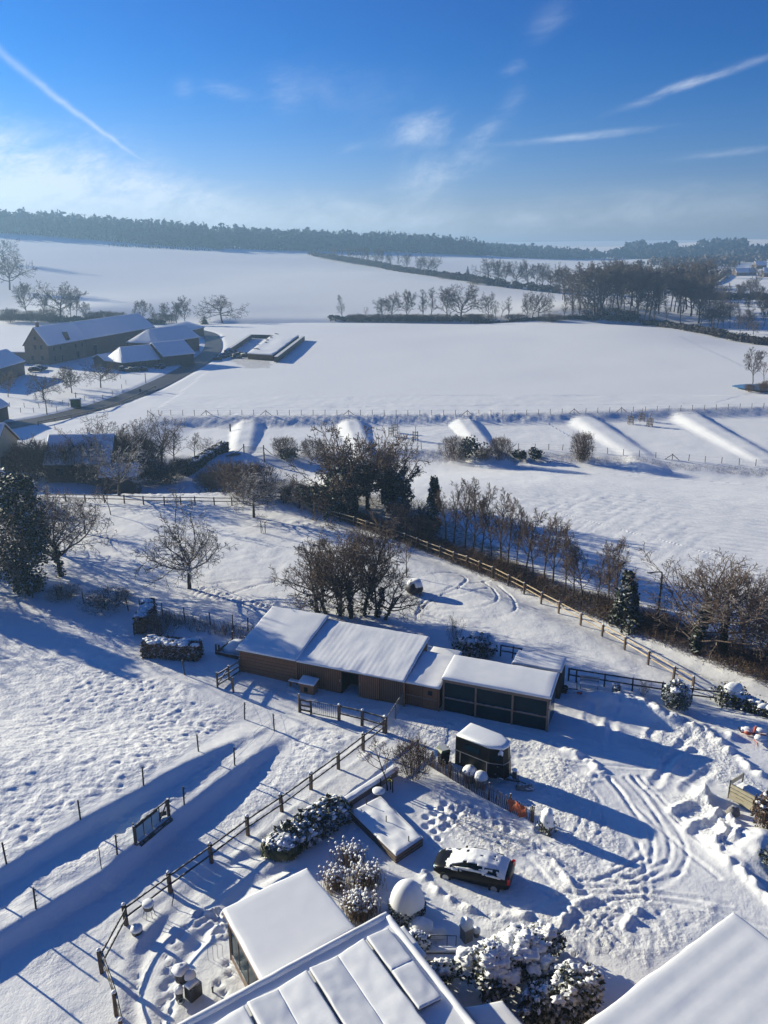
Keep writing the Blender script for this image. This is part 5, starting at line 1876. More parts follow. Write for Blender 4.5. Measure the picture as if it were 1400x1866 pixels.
def rail_fence(label, pxs, h, rails, pr, rail_mat, post_mat, rw=.05, rh=.11, off=.0, name='rail_fence', round_rail=False, caps=True, cat='fence'):
    pts = [G(u, v) for u, v in pxs]
    t = thing(name, label, cat, pts[0])
    cap = CAPM.setdefault(pr, mesh_of('snow_cap', MB().blob((0, 0, .02), (pr * 1.25, pr * 1.25, pr * .95), 2, .1, 8, 5, zmin=-.2), M['snow'], True))
    for i, p in enumerate(pts):
        d = pts[min(i + 1, len(pts) - 1)] - pts[max(i - 1, 0)]
        o = part('post', post_mesh(h, pr, post_mat), None, t)
        o.location = tuple(p - pts[0])
        o.rotation_euler = (R.gauss(0, .02), R.gauss(0, .02), math.atan2(d[1], d[0]))
        if caps:
            s_ = part('snow_cap', cap, None, o)
            s_.location = (0, 0, h)
    for i in range(len(pts) - 1):
        a, b = pts[i] - pts[0], pts[i + 1] - pts[0]
        d = (b - a) / np.linalg.norm(b - a)
        n = np.array((-d[1], d[0], 0)) * off
        for z in rails:
            e = d * .02
            p0, p1 = a + n + (0, 0, z + R.gauss(0, .012)) + e, b + n + (0, 0, z + R.gauss(0, .012)) - e
            mb = MB().tube([p0, p1], rh / 2, 7) if round_rail else MB().beam(p0, p1, rw, rh)
            part('rail', mb, M[rail_mat], t)
    return t, pts


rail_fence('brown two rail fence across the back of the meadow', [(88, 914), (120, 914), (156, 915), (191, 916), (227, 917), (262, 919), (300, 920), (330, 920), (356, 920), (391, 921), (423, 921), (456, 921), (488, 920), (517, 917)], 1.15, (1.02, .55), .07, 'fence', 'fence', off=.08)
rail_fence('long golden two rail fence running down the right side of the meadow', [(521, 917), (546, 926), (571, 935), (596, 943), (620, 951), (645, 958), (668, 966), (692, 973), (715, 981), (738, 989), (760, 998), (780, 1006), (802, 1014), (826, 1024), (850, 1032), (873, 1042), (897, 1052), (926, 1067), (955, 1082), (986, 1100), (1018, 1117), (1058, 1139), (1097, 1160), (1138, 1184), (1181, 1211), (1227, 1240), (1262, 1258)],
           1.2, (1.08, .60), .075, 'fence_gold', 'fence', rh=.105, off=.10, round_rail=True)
rail_fence('dark two rail fence behind the grey bench at the yard edge', [(1036, 1240), (1050, 1243), (1101, 1251), (1152, 1259), (1206, 1267), (1260, 1278), (1312, 1284)], 1.15, (1.02, .50), .06, 'rail_dark', 'rail_dark', off=.07)
rail_fence('short dark rail fence between the drooping conifer and the container shed', [(912, 1196), (934, 1200), (950, 1203)], 1.1, (.98, .5), .05, 'rail_dark', 'rail_dark', off=.06)
rail_fence('long post and rail fence curving round the snowy garden', [(702, 1336), (662, 1367), (617, 1402), (567, 1440), (514, 1480), (452, 1522), (386, 1572), (311, 1627), (231, 1687), (186, 1772), (212, 1850), (222, 1900)], 1.3, (1.17, .66), .085, 'rail_dark', 'fence', rh=.11, off=.10, round_rail=True)
rail_fence('short brown rail fence between the metal gate and the fence corner', [(618, 1312), (660, 1322), (700, 1334)], 1.25, (1.1, .5), .09, 'rail_dark', 'fence', rh=.11, off=.09)
# wire mesh panel up to the stable
a, b = G(704, 1334), G(734, 1287)
t = thing('mesh_fence', 'short wire mesh fence from the fence corner to the stable', 'fence', a)
d = b - a
for f in (.0, .5, 1.0):
    part('post', MB().tube([d * f + (0.05, 0, -.2), d * f + (.05, 0, 1.25)], .035, 6), M['fence'], t)
part('rail', MB().tube([(0.05, 0, 1.22), d + (.05, 0, 1.22)], .035, 6), M['rail_dark'], t)
mb = MB()
for f in np.linspace(.02, .98, 34):
    mb.beam(d * f + (.05, 0, .05), d * f + (.05, 0, 1.2), .008, .008)
for z in np.linspace(.1, 1.15, 9):
    mb.beam((.05, 0, z), d + (.05, 0, z), .008, .008)
part('mesh', mb, M['metal'], t, kind='stuff')
# metal gate and little wooden panel
a, b = G(569, 1302), G(616, 1312)
t = thing('field_gate', 'narrow metal bar gate between the paddock and the stable', 'gate', a)
d = b - a
part('frame', MB().beam((0, 0, 1.12), d + (0, 0, 1.12), .05, .05).beam((0, 0, .12), d + (0, 0, .12), .05, .05).beam((0, 0, .1), (0, 0, 1.14), .05, .05).beam(d + (0, 0, .1), d + (0, 0, 1.14), .05, .05), M['metal_dark'], t)
for f in np.linspace(.08, .92, 12):
    part('bar', MB().beam(d * f + (0, 0, .14), d * f + (0, 0, 1.1), .03, .03), M['metal_dark'], t)
a, b = G(548, 1297), G(567, 1301)
t = thing('hurdle', 'small dark wooden hurdle left of the metal gate', 'hurdle', a)
d = b - a
for z in (.2, .58, 1.0):
    part('rail', MB().beam((0, 0, z), d + (0, 0, z), .05, .15), M['rail_dark'], t)
for f in (0, 1):
    part('post', MB().beam(d * f + (0, -.05, -.1), d * f + (0, -.05, 1.15), .12, .1), M['rail_dark'], t)
p = G(545, 1297)
single('gate_post', MB().tube([(0, 0, -.3), (.03, 0, 1.5)], .06, 7), M['fence'], 'tall lone post left of the small wooden hurdle', 'post', loc=p)


def wire_fence(label, pxs, h, r, wires, name='wire_fence', mat='rail_dark', insul=True, brace=()):
    pts = [G(u, v) for u, v in pxs]
    t = thing(name, label, 'fence', pts[0])
    for i, p in enumerate(pts):
        o = part('post', post_mesh(h, r, mat, False), None, t)
        o.location = tuple(p - pts[0])
        o.rotation_euler = (R.gauss(0, .035), R.gauss(0, .035), R.random())
        if insul:
            for z in wires:
                part('insulator', INS, None, o).location = (r, 0, z)
        if i in brace:
            q = p - pts[0]
            d = pts[min(i + 1, len(pts) - 1)] - pts[max(i - 1, 0)]
            d = d / np.linalg.norm(d)
            for s_ in ((-1, 1) if i not in (0, len(pts) - 1) else ((1,) if i == 0 else (-1,))):
                part('strut', MB().beam(q + d * s_ * 1.3 * h / 1.2 + (0, 0, -.05), q + (0, 0, h * .85), r * 1.7, r * 1.7), M[mat], t)
    mb = MB()
    for i in range(len(pts) - 1):
        a, b = pts[i] - pts[0], pts[i + 1] - pts[0]
        for z in wires:
            mb.beam(a + (0, 0, z), b + (0, 0, z), .008, .008)
    part('wire', mb, M['metal_dark'], t, kind='stuff')
    return t


INS = mesh_of('insulator', MB().box(.03, 0, 0, .09, .025, .025), M['black'])
wire_fence('electric fence on the upper snow bank of the paddock', [(-40, 1604), (12, 1574), (147, 1494), (262, 1431), (362, 1370), (446, 1310), (425, 1262), (337, 1230)], 1.35, .05, (.45, .8, 1.15))
wire_fence('electric fence on the lower snow bank of the paddock', [(-30, 1712), (66, 1657), (214, 1558), (246, 1537)], 1.35, .05, (.45, .8, 1.15))
wire_fence('electric fence continuing up the lower bank to the hurdle', [(310, 1490), (336, 1466), (428, 1394), (500, 1330)], 1.3, .05, (.45, .8, 1.15))
single('fence_stake', MB().tube([(0, 0, -.2), (0, 0, 1.4)], .025, 6), M['rail_dark'], 'thin single stake beside the lower bank fence', 'stake', loc=G(185, 1584))
wire_fence('dark wire fence along the far side of the left paddock', [(60, 1090), (106, 1094), (153, 1100), (192, 1106), (234, 1112), (256, 1115), (296, 1122), (337, 1131), (384, 1140), (425, 1145), (452, 1150)], 1.3, .055, (.5, 1.0), insul=False)
wire_fence('long wire fence along the foot of the big white field', [(270, 757)] + [(290 + 21.6 * k, 756.5 - max(0, k - 30) * .62) for k in range(52)], 1.15, .06, (.5, 1.0), mat='post_far', insul=False, brace=(0, 5, 10, 17, 27, 36, 40))
wire_fence('wire fence along the lower edge of the mounded meadow', [(690, 815), (716, 816), (740, 817), (768, 818), (800, 818), (838, 818), (876, 819), (914, 819), (945, 819), (975, 820), (1000, 820), (1025, 821), (1052, 823), (1080, 824), (1107, 827), (1136, 830), (1165, 832), (1195, 835), (1225, 838), (1255, 840), (1285, 843), (1315, 845), (1347, 847), (1377, 849), (1408, 851)], 1.15, .06, (.5, 1.0), mat='post_far', insul=False, brace=(18,))
single('corner_post', MB().tube([(0, 0, -.3), (0, 0, 1.1)], .055, 6), M['rail_dark'], 'dark post at the left end of the raised path behind the stable hedge', 'post', loc=G(245, 1157))
# field gate beyond the clipped hedge
a, b = G(445, 826), G(481, 828)
t = thing('field_gate', 'pale metal field gate beside the far end of the clipped hedge', 'gate', a)
d = b - a
for z in (.3, .55, .8, 1.05, 1.25):
    part('bar', MB().beam((0, 0, z), d + (0, 0, z), .04, .05), M['post_far'], t)
for f in (0, 1):
    part('post', MB().tube([d * f + (0, 0, -.2), d * f + (0, 0, 1.7)], .11, 7), M['post_far'], t)
part('strut', MB().beam((-1.3, 0, 0), (-.1, 0, 1.2), .1, .1), M['post_far'], t)
part('strut', MB().beam(d + (1.4, 0, 0), d + (.1, 0, 1.2), .1, .1), M['post_far'], t)
single('log_pile', MB().tube([(-1.2, 0, .2), (1.2, .3, .35)], .16, 7).tube([(-.9, .5, .2), (1.4, .1, .5)], .14, 7).tube([(-1.1, -.3, .15), (.8, .6, .8)], .12, 7), M['fence'], 'snowy tangle of poles beside the field gate', 'logs', loc=G(424, 832))
p = G(482, 842)
single('gate_post', MB().tube([(0, 0, -.3), (0, 0, 1.9)], .12, 7), M['post_far'], 'stout lone post in front of the pale field gate', 'post', loc=p)

# wooden hurdle left of the stable
a, b = G(396, 1254), np.array(sl(.0, -.15, 0))
t = thing('hurdle', 'weathered three rail wooden hurdle against the left end of the stable', 'hurdle', a)
d = b - a
for z in (.25, .7, 1.15):
    part('rail', MB().beam((0, 0, z), d + (0, 0, z), .07, .13), M['fence'], t)
for f in (0.02, .5, .98):
    part('post', MB().beam(d * f + (0, 0, -.2), d * f + (0, 0, 1.35), .12, .12), M['fence'], t)
part('brace', MB().beam((0, -.06, .25), d * .5 + (0, -.06, 1.15), .05, .1), M['fence'], t)
single('gate_post', MB().tube([(0, 0, -.3), (-.02, 0, 1.3)], .07, 7), M['fence'], 'snow capped post right of the weathered hurdle', 'post', loc=G(426, 1262))

# glazed frame on the bank
a, b = G(248, 1540), G(308, 1490)
t = thing('glazed_frame', 'brown timber frame with pale glass panels on the paddock bank', 'frame', a)
d = b - a
L = np.linalg.norm(d[:2])
n = np.array((-d[1], d[0], 0)) / L
for f in (0, 1):
    part('post', MB().beam(d * f + (0, 0, -.4), d * f + (0, 0, 1.3), .14, .14), M['fence'], t)
part('rail', MB().beam((0, 0, 1.22), d + (0, 0, 1.22), .08, .10), M['rail_dark'], t)
part('rail', MB().beam(n * .12 + (0, 0, 1.02), d * .72 + n * .12 + (0, 0, .98), .06, .22), M['rail_dark'], t)
part('brace', MB().beam(d + (0, 0, 1.15), d * .72 + (0, 0, .3), .06, .08), M['rail_dark'], t)
part('sill', MB().beam(d * -.02 + (0, 0, .1), d * 1.02 + (0, 0, .1), .3, .1), M['fence'], t)
part('sill', MB().beam(d * .05 - n * .2 + (0, 0, -.12), d * 1.02 - n * .2 + (0, 0, -.12), .12, .3), M['rail_dark'], t)
for k in range(3):
    f0, f1 = .05 + k * .24, .05 + k * .24 + .21
    part('pane', MB().beam(d * f0 + n * .06 + (0, 0, .55), d * f1 + n * .06 + (0, 0, .55), .02, .82), M['glass_pale'], t)
    part('mullion', MB().beam(d * (f1 + .012) + n * .06 + (0, 0, .12), d * (f1 + .012) + n * .06 + (0, 0, 1.15), .05, .05), M['rail_dark'], t)
part('board', MB().beam(d * .78 + n * .5 + (0, 0, .35), d * .98 + n * .1 + (0, 0, .35), .05, .3), M['rail_dark'], t)

# paling fence
line = road_curve([G(u, v)[:2] for u, v in ((760, 1377), (786, 1397), (840, 1429), (880, 1452), (910, 1468), (942, 1486), (970, 1502))], 12)
seg = np.r_[0, np.cumsum(np.hypot(*(line[1:] - line[:-1]).T))]
a0_ = np.array((*line[0], hz(*line[0])))
t = thing('paling_fence', 'split chestnut paling fence winding past the horse trailer', 'fence', a0_)
PK = [mesh_of('picket', MB().tube([(0, 0, -.1), (.01 * k, 0, .55), (0, .01 * k, 1.02 + .05 * k)], [.028, .03, .02], 5), M['fence']) for k in (-1, 0, 1)]
N_ = 74
pk = []
for k in range(N_):
    s_ = seg[-1] * k / (N_ - 1)
    x, y = np.interp(s_, seg, line[:, 0]), np.interp(s_, seg, line[:, 1])
    q = np.array((x, y, hz(x, y))) - a0_
    pk.append(q)
    o = part('picket', PK[k % 3], None, t)
    o.location = tuple(q)
    o.rotation_euler = (R.gauss(0, .05), R.gauss(0, .06), R.random() * 6)
    if k % 12 == 0 or k == N_ - 1:
        o = part('post', post_mesh(1.2, .05, 'fence', False), None, t)
        o.location = tuple(q + (.06, .06, 0))
mb = MB()
for z in (.3, .82):
    mb.tube([q + (0, 0, z) for q in pk], .012, 4)
part('wire', mb, M['metal_dark'], t)
mb = MB()
q0, q1 = pk[-14] + a0_, pk[-4] + a0_
vs, fs = [], []
for j in range(7):
    for i in range(7):
        f = i / 6
        p_ = q0 * (1 - f) + q1 * f
        vs.append((p_[0] - .08 - .05 * math.sin(i * 2.1 + j), p_[1] - .08 - .05 * math.cos(i * 1.7), hz(p_[0], p_[1]) + 1.02 - j * .13 * (1 + .18 * math.sin(i * 1.9)) - .1 * abs(f - .5)))
for j in range(6):
    for i in range(6):
        fs.append((j * 7 + i, j * 7 + i + 1, j * 7 + i + 8, j * 7 + i + 7))
mb.add(vs, fs)
single('orange_cloth', mb, M['orange'], 'torn orange red net cloth hung over the paling fence', 'cloth')

# ------------------------------------------------------------------ horse trailer
t = thing('horse_trailer', 'black horse trailer with a tapered nose and snow on its roof', 'trailer', (6.55, 46.1, hz(6.55, 46.1)), math.atan2(-.60, .80))
out = [(-1.75, -.88), (.75, -.88), (1.55, -.50), (1.68, 0), (1.55, .50), (.75, .88), (-1.75, .88)]
low = [(x * (1.0 if x < 1 else 1.06), y) for x, y in out]
n = len(out)
mb = MB()
mb.add([(x, y, .5) for x, y in low] + [(x, y, 1.55) for x, y in out] + [(x * (1 if x < 1 else .93), y * .97, 2.5) for x, y in out] + [(x * .95, y * .9, 2.58) for x, y in out],
       [tuple(reversed(range(n))), tuple(range(3 * n, 4 * n))] + [(l * n + i, l * n + (i + 1) % n, (l + 1) * n + (i + 1) % n, (l + 1) * n + i) for l in range(3) for i in range(n)])
part('body', mb, M['black'], t)
mb = MB()
for i in range(n - 1):
    a, b = out[i], out[i + 1]
    mb.beam((a[0] * 1.01, a[1] * 1.015, 1.55), (b[0] * 1.01, b[1] * 1.015, 1.55), .03, .05)
part('rubbing_strip', mb, M['metal'], t)
mb = MB()
# domed snow on the roof following its outline
rings = [(1.0, 2.55), (1.02, 2.66), (.96, 2.74), (.8, 2.79), (.4, 2.82)]
vs = [(x * .96 * s_ - (1 - s_) * .05, y * .95 * s_, z) for s_, z in rings for x, y in out] + [(-.05, 0, 2.83)]
fs = [(l * n + i, l * n + (i + 1) % n, (l + 1) * n + (i + 1) % n, (l + 1) * n + i) for l in range(4) for i in range(n)] + [(4 * n + i, 4 * n + (i + 1) % n, 5 * n) for i in range(n)] + [tuple(reversed(range(n)))]
part('snow_cover', mb.add(vs, fs), M['snow'], t, smooth=True)
part('snow_patch', MB().blob((1.36, -.52, 2.36), (.10, .22, .16), 4, .3).blob((1.45, -.42, 2.22), (.05, .16, .09), 6, .3), M['snow'], t, smooth=True)
part('ramp_strut', MB().tube([(-1.35, -.91, .75), (-1.35, -.91, 1.55)], .03, 6), M['metal'], t)
part('ramp_strut', MB().tube([(.62, -.91, .55), (.62, -.91, 1.55)], .035, 6), M['metal'], t)
part('window', MB().box(-.5, -.895, 2.05, 1.1, .02, .4), M['glass'], t)
part('window', MB().beam((1.0, -.80, 2.0), (1.45, -.57, 2.0), .02, .35), M['glass'], t)
for y in (-1, 1):
    for x in (-.75, .0):
        w = part('wheel', MB().tube([(x, y * .80, .32), (x, y * .97, .32)], .31, 16), M['tyre'], t)
        part('rim', MB().tube([(x, y * .965, .32), (x, y * .985, .32)], .18, 12), M['metal'], w)
    part('mudguard', MB().tube([(-1.15, y * .95, .4), (-1.0, y * .95, .62), (-.4, y * .95, .72), (.25, y * .95, .62), (.4, y * .95, .4)], .05, 6), M['black'], t)
for y, z in ((-.72, .85), (-.62, 1.35), (-.5, .62)):
    part('marker_lamp', MB().box(1.16 + (y + .72) * .9, y - .02, z, .07, .05, .07), M['metal'], t)
part('drawbar', MB().beam((1.3, -.5, .45), (2.5, 0, .45), .09, .1).beam((1.3, .5, .45), (2.5, 0, .45), .09, .1).beam((2.4, 0, .46), (2.95, 0, .48), .08, .08), M['metal_dark'], t)
part('jockey_wheel', MB().tube([(2.45, -.12, .05), (2.45, -.12, .95)], .035, 6).tube([(2.45, -.2, .12), (2.45, -.05, .12)], .12, 10), M['metal_dark'], t)
part('gas_bottle', MB().lathe([(.13, .5), (.15, .6), (.15, .95), (.08, 1.05)], 10, (2.1, .05, 0)), M['metal_dark'], t)
part('snow_patch', MB().blob((2.1, .02, 1.1), (.18, .18, .10), 2, .2).blob((1.2, -.55, .55), (.4, .12, .05), 2, .2), M['snow'], t, smooth=True)
p = G(957, 1437)
single('ramp_stone', MB().blob((0, 0, .1), (.55, .35, .22), 5, .25), M['stone'], 'snowy flat stone just right of the trailer drawbar', 'stone', loc=p, smooth=True)

# bin and snow domes behind the paling
p = G(808, 1390)
t = thing('compost_bin', 'dark bin with a green lid behind the paling fence', 'bin', p, .4)
part('body', MB().add([(-.27, -.27, 0), (.27, -.27, 0), (.27, .27, 0), (-.27, .27, 0), (-.33, -.33, 1.0), (.33, -.33, 1.0), (.33, .33, 1.0), (-.33, .33, 1.0)], [(3, 2, 1, 0), (4, 5, 6, 7), (0, 1, 5, 4), (1, 2, 6, 5), (2, 3, 7, 6), (3, 0, 4, 7)]), M['black'], t)
part('lid', MB().add([(-.38, -.38, 1.0), (.38, -.38, 1.0), (.38, .38, 1.0), (-.38, .38, 1.0), (-.26, -.3, 1.14), (.26, -.3, 1.14), (.26, .3, 1.2), (-.26, .3, 1.2)], [(3, 2, 1, 0), (4, 5, 6, 7), (0, 1, 5, 4), (1, 2, 6, 5), (2, 3, 7, 6), (3, 0, 4, 7)]), M['green'], t)
part('handle', MB().box(.34, .2, .98, .25, .08, .08), M['black'], t)
for k, (u, v, s_) in enumerate(((856, 1422, 1.0), (876, 1432, .92))):
    p = G(u, v)
    t = thing('planter_tub', ('left one of the two snow domed tubs between paling and trailer', 'right one of the two snow domed tubs between paling and trailer')[k], 'tub', p, 0, 'snow domed tubs by the trailer')
    part('tub', MB().lathe([(.36 * s_, 0), (.44 * s_, .3), (.46 * s_, .62)], 14), M['stone'], t)
    part('snow_cap', MB().blob((0, 0, .66), (.48 * s_, .48 * s_, .40), 3 + k, .06, 14, 8, zmin=-.15), M['snow'], t, smooth=True)

# ------------------------------------------------------------------ car
def car_meshes():
    """hatchback: cross sections along the length (x forward), joined by a skin"""
    #      x     zbot  zbelt  zroof  wlow  wbelt wroof
    ST = [(-2.12, .42, .72, .80, .62, .66, .50), (-2.06, .30, .86, 1.02, .78, .78, .60), (-1.85, .24, .95, 1.16, .85, .85, .60), (-1.45, .22, .97, 1.37, .87, .87, .60), (-.8, .20, .95, 1.49, .88, .88, .62), (-.1, .20, .93, 1.48, .88, .88, .62),
          (.45, .20, .91, 1.36, .88, .87, .60), (.95, .22, .89, 1.08, .88, .86, .66), (1.25, .23, .86, .93, .87, .84, .72), (1.7, .25, .78, .84, .84, .80, .66), (2.0, .30, .66, .72, .74, .70, .56), (2.13, .40, .56, .60, .58, .54, .40)]
    mb = MB()
    n = 12
    vs = []
    for x, zb, ze, zr, wl__, wb, wr in ST:
        half = [(wl__ * .80, zb), (wl__, zb + .12), (wb + .02, (zb + ze) / 2), (wb, ze), (wr + (wb - wr) * .22, ze + (zr - ze) * .72), (wr * .72, zr)]
        ring = [(x, -y, z) for y, z in half] + [(x, y, z) for y, z in reversed(half)]
        vs += ring
    fs = []
    for i in range(len(ST) - 1):
        for k in range(n):
            fs.append((i * n + k, (i + 1) * n + k, (i + 1) * n + (k + 1) % n, i * n + (k + 1) % n))
    fs += [tuple(range(n)), tuple(reversed(range((len(ST) - 1) * n, len(ST) * n)))]
    body = mb.add(vs, fs)

    def surf(x, y):
        i = max(0, min(len(ST) - 2, int(np.searchsorted([s[0] for s in ST], x)) - 1))
        f = min(max((x - ST[i][0]) / (ST[i + 1][0] - ST[i][0]), 0), 1)
        s_ = [a + (b - a) * f for a, b in zip(ST[i], ST[i + 1])]
        ys = [0, s_[6] * .72, s_[6] + (s_[5] - s_[6]) * .22, s_[5]]
        zs = [s_[3], s_[3], s_[2] + (s_[3] - s_[2]) * .72, s_[2]]
        return float(np.interp(abs(y), ys, zs)), s_[5]
    sn = MB()
    nx_, ny_ = 84, 40
    vs, idx, fs = [], {}, []
    xs_, ys_ = np.linspace(-2.05, 2.0, nx_), np.linspace(-.86, .86, ny_)
    for i, x in enumerate(xs_):
        for j, y in enumerate(ys_):
            z, wb = surf(x, y)
            if abs(y) > wb - .02:
                continue
            nz = float(fbm(np.array([x * 1.0]), np.array([y * 1.0]), .55, 4, 3)[0])
            front = x > 1.35 + .35 * nz and y > -.55
            side = abs(y) > .60 and -1.6 < x < 1.1 and nz < .12
            if x > 1.72 or front or side or nz < -.34 or (x < -1.88):
                continue
            idx[(i, j)] = len(vs)
            vs.append((x, y, z + .02 + .045 * max(0, nz + .3)))
    for i in range(nx_ - 1):
        for j in range(ny_ - 1):
            q = [(i, j), (i + 1, j), (i + 1, j + 1), (i, j + 1)]
            if all(k in idx for k in q):
                fs.append(tuple(idx[k] for k in q))
    top_n = len(vs)
    vs2 = vs + [(x, y, z - .07) for x, y, z in vs]
    edge = {}
    for f in fs:
        for a, b in zip(f, f[1:] + f[:1]):
            edge[(a, b)] = 1
    fs2 = fs + [(b, a, a + top_n, b + top_n) for (a, b) in edge if (b, a) not in edge]
    sn.add(vs2, fs2)
    return body, sn, surf


CARB, CARS, CSURF = car_meshes()
CAR_BODY = mesh_of('body', CARB, M['paint_car'], True)
CAR_SNOW = mesh_of('snow_cover', CARS, M['snow'], True)
SIDE_GLASS = []
for s_ in (-1, 1):
    for x0, x1, z0, z1 in ((-1.55, -.72, .98, 1.36), (-.66, .15, .96, 1.38), (.2, .72, .95, 1.20)):
        def off(x, z):
            zz, wb = CSURF(x, 0)
            f = (z - .93) / max(zz - .93, .1)
            return s_ * (wb - .02 - .22 * min(1, max(0, f)) + .012)
        SIDE_GLASS.append(mesh_of('side_window', MB().add([(x0, off(x0, z0), z0), (x1, off(x1, z0), z0), (x1 - (.12 if x1 > .5 else .02), off(x1, z1), z1), (x0 + .04, off(x0, z1), z1)], [(0, 1, 2, 3) if s_ < 0 else (3, 2, 1, 0)]), M['glass']))
WHEEL = mesh_of('wheel', MB().tube([(0, -.10, 0), (0, .10, 0)], .31, 18), M['tyre'])
RIM = mesh_of('rim', MB().tube([(0, -.112, 0), (0, .112, 0)], .18, 10), M['metal'])
SPK = mesh_of('spokes', MB().beam((-.17, -.118, 0), (.17, -.118, 0), .02, .045).beam((0, -.118, -.17), (0, -.118, .17), .045, .02), M['metal'])
TL = {s_: mesh_of('tail_light', MB().box(-2.02, s_ * .70, .88, .16, .26, .34, s_ * .35), M['red']) for s_ in (-1, 1)}
HL = {s_: mesh_of('headlight', MB().blob((1.93, s_ * .58, .62), (.16, .16, .09), 1, 0), M['glass_pale'], True) for s_ in (-1, 1)}
MIR = {s_: mesh_of('mirror', MB().blob((.62, s_ * .98, .98), (.07, .12, .09), 1, 0), M['paint_car'], True) for s_ in (-1, 1)}
SIDE_SNOW = mesh_of('snow_patch', MB().blob((-.2, .80, 1.02), (.95, .035, .13), 6, .25, 20, 8, 5).blob((.75, .83, .90), (.5, .04, .10), 4, .3, 16, 8, 5).blob((-1.2, .84, .97), (.45, .03, .12), 9, .3, 14, 8, 5), M['snow'], True)


def make_car(label, loc, rz, full=False, group=None):
    t = thing('parked_car', label, 'car', loc, rz, group)
    part('body', CAR_BODY, None, t)
    part('snow_cover', CAR_SNOW, None, t)
    part('snow_patch', SIDE_SNOW, None, t)
    for m in SIDE_GLASS:
        part('side_window', m, None, t)
    for x in (-1.32, 1.32):
        for s_ in (-1, 1):
            w_ = part('wheel', WHEEL, None, t)
            w_.location = (x, s_ * .79, .30)
            part('rim', RIM, None, w_)
            part('spokes', SPK, None, w_).rotation_euler = (0, R.random(), 0)
    for s_ in (-1, 1):
        part('tail_light', TL[s_], None, t)
        part('headlight', HL[s_], None, t)
        part('mirror', MIR[s_], None, t)
    part('number_plate', MB().box(-2.11, 0, .62, .02, .5, .11), M['metal'], t)
    return t


make_car('black hatchback half covered in snow parked in the yard', (4.85, 36.95, hz(4.85, 36.95) - .17), math.atan2(.335, -.945))

# ------------------------------------------------------------------ raised bed, wall, sapling
c = [P(640, 1480, .5), P(722, 1560, .5), P(770, 1527, .5), P(693, 1452, .5)]
o0 = np.array((c[0][0], c[0][1], hz(*c[0][:2])))
t = thing('raised_bed', 'long raised garden bed of old boards filled with snow', 'raised bed', o0)
cc = [np.array((q[0], q[1], 0)) - (o0[0], o0[1], 0) for q in c]
for i in range(4):
    a, b = cc[i], cc[(i + 1) % 4]
    for z in (.06, .25, .44):
        part('board', MB().beam(a + (0, 0, z), b + (0, 0, z), .07, .18), M['fence'], t)
part('snow_fill', MB().slab([q + (0, 0, .42) for q in cc], .16, (18, 12), .085, .85, 21, .12), M['snow'], t, smooth=True)
for k, (u, v) in enumerate(((668, 1466), (704, 1497), (745, 1534))):
    q = P(u, v, .55)
    single('garden_stake', MB().tube([(0, 0, -.1), (0, 0, .38)], .035, 6), M['rail_dark'], ('dark stake in the far end of the raised bed', 'dark stake in the middle of the raised bed', 'dark stake in the near end of the raised bed')[k], 'stake', loc=q, group='stakes in the raised bed')
a, b = G(628, 1474), G(722, 1412)
t = thing('garden_wall', 'low pale garden wall capped with snow beside the raised bed', 'wall', a)
d = b - a
n = np.array((-d[1], d[0], 0)) / np.linalg.norm(d[:2])
part('wall', MB().beam((0, 0, .2), d + (0, 0, .2), .32, .62), M['brick_pale'], t)
part('snow_cover', MB().slab([-n * .24 * 1 + (0, 0, .5), d - n * .24 + (0, 0, .5), d + n * .24 + (0, 0, .5), n * .24 + (0, 0, .5)], .2, (12, 3), .03, .6, 5, .12), M['snow'], t, smooth=True)
p = G(690, 1455)
t = thing('round_table', 'small round stone table with a thick snow disc by the raised bed', 'table', p)
part('pedestal', MB().lathe([(.3, 0), (.14, .1), (.12, .42), (.34, .48), (.36, .52)], 14), M['stone'], t)
part('snow_cap', MB().blob((0, 0, .56), (.40, .40, .14), 4, .05, 16, 7, zmin=-.3), M['snow'], t, smooth=True)
p = G(706, 1441)
t = thing('staked_tree', 'young bare tree tied with yellow between three dark stakes', 'tree', p)
t_, c_, _ = PROTO['young0']
for nm, me in (('trunk', t_), ('crown', c_)):
    o = part(nm, me, None, t)
    o.scale = (4.0, 4.0, 3.6)
for dx, dy in ((-.42, .0), (.2, .12), (.33, -.2)):
    part('stake', MB().tube([(dx, dy, -.2), (dx, dy, .95)], .045, 6), M['rail_dark'], t)
part('tie', MB().tube([(0, 0, .78), (.2, .12, .78), (.33, -.2, .75), (0, 0, .74)], .03, 5), M['yellow'], t)
put_shrub('red', 'leafless reddish bush at the upper end of the paling fence', (752, 1416), 1352, .75)
# post with a snow hood at the lower end of the paling
p = G(996, 1517)
t = thing('wrapped_shrub', 'staked shrub under a tall snow hood at the lower end of the paling', 'shrub', p)
r = np.random.default_rng(3)
q = r.normal(size=(420, 3)) * (.22, .22, .3) + (0, 0, .45)
v, f = leaf_cards(np.maximum(q, (-9, -9, .02)), .12, 5)
part('leaves', mesh_np('leaves', v, f, M['rhodo']), None, t)
part('snow_cap', MB().blob((0, 0, 1.0), (.40, .38, .55), 7, .16, 14, 10).blob((.1, -.05, .62), (.36, .3, .3), 3, .2), M['snow'], t, smooth=True)
for dx, dy in ((-.35, -.1), (-.28, .2), (.1, -.42)):
    part('stake', MB().tube([(dx, dy, -.1), (dx * .7, dy * .7, 1.35)], .035, 6), M['fence'], t)

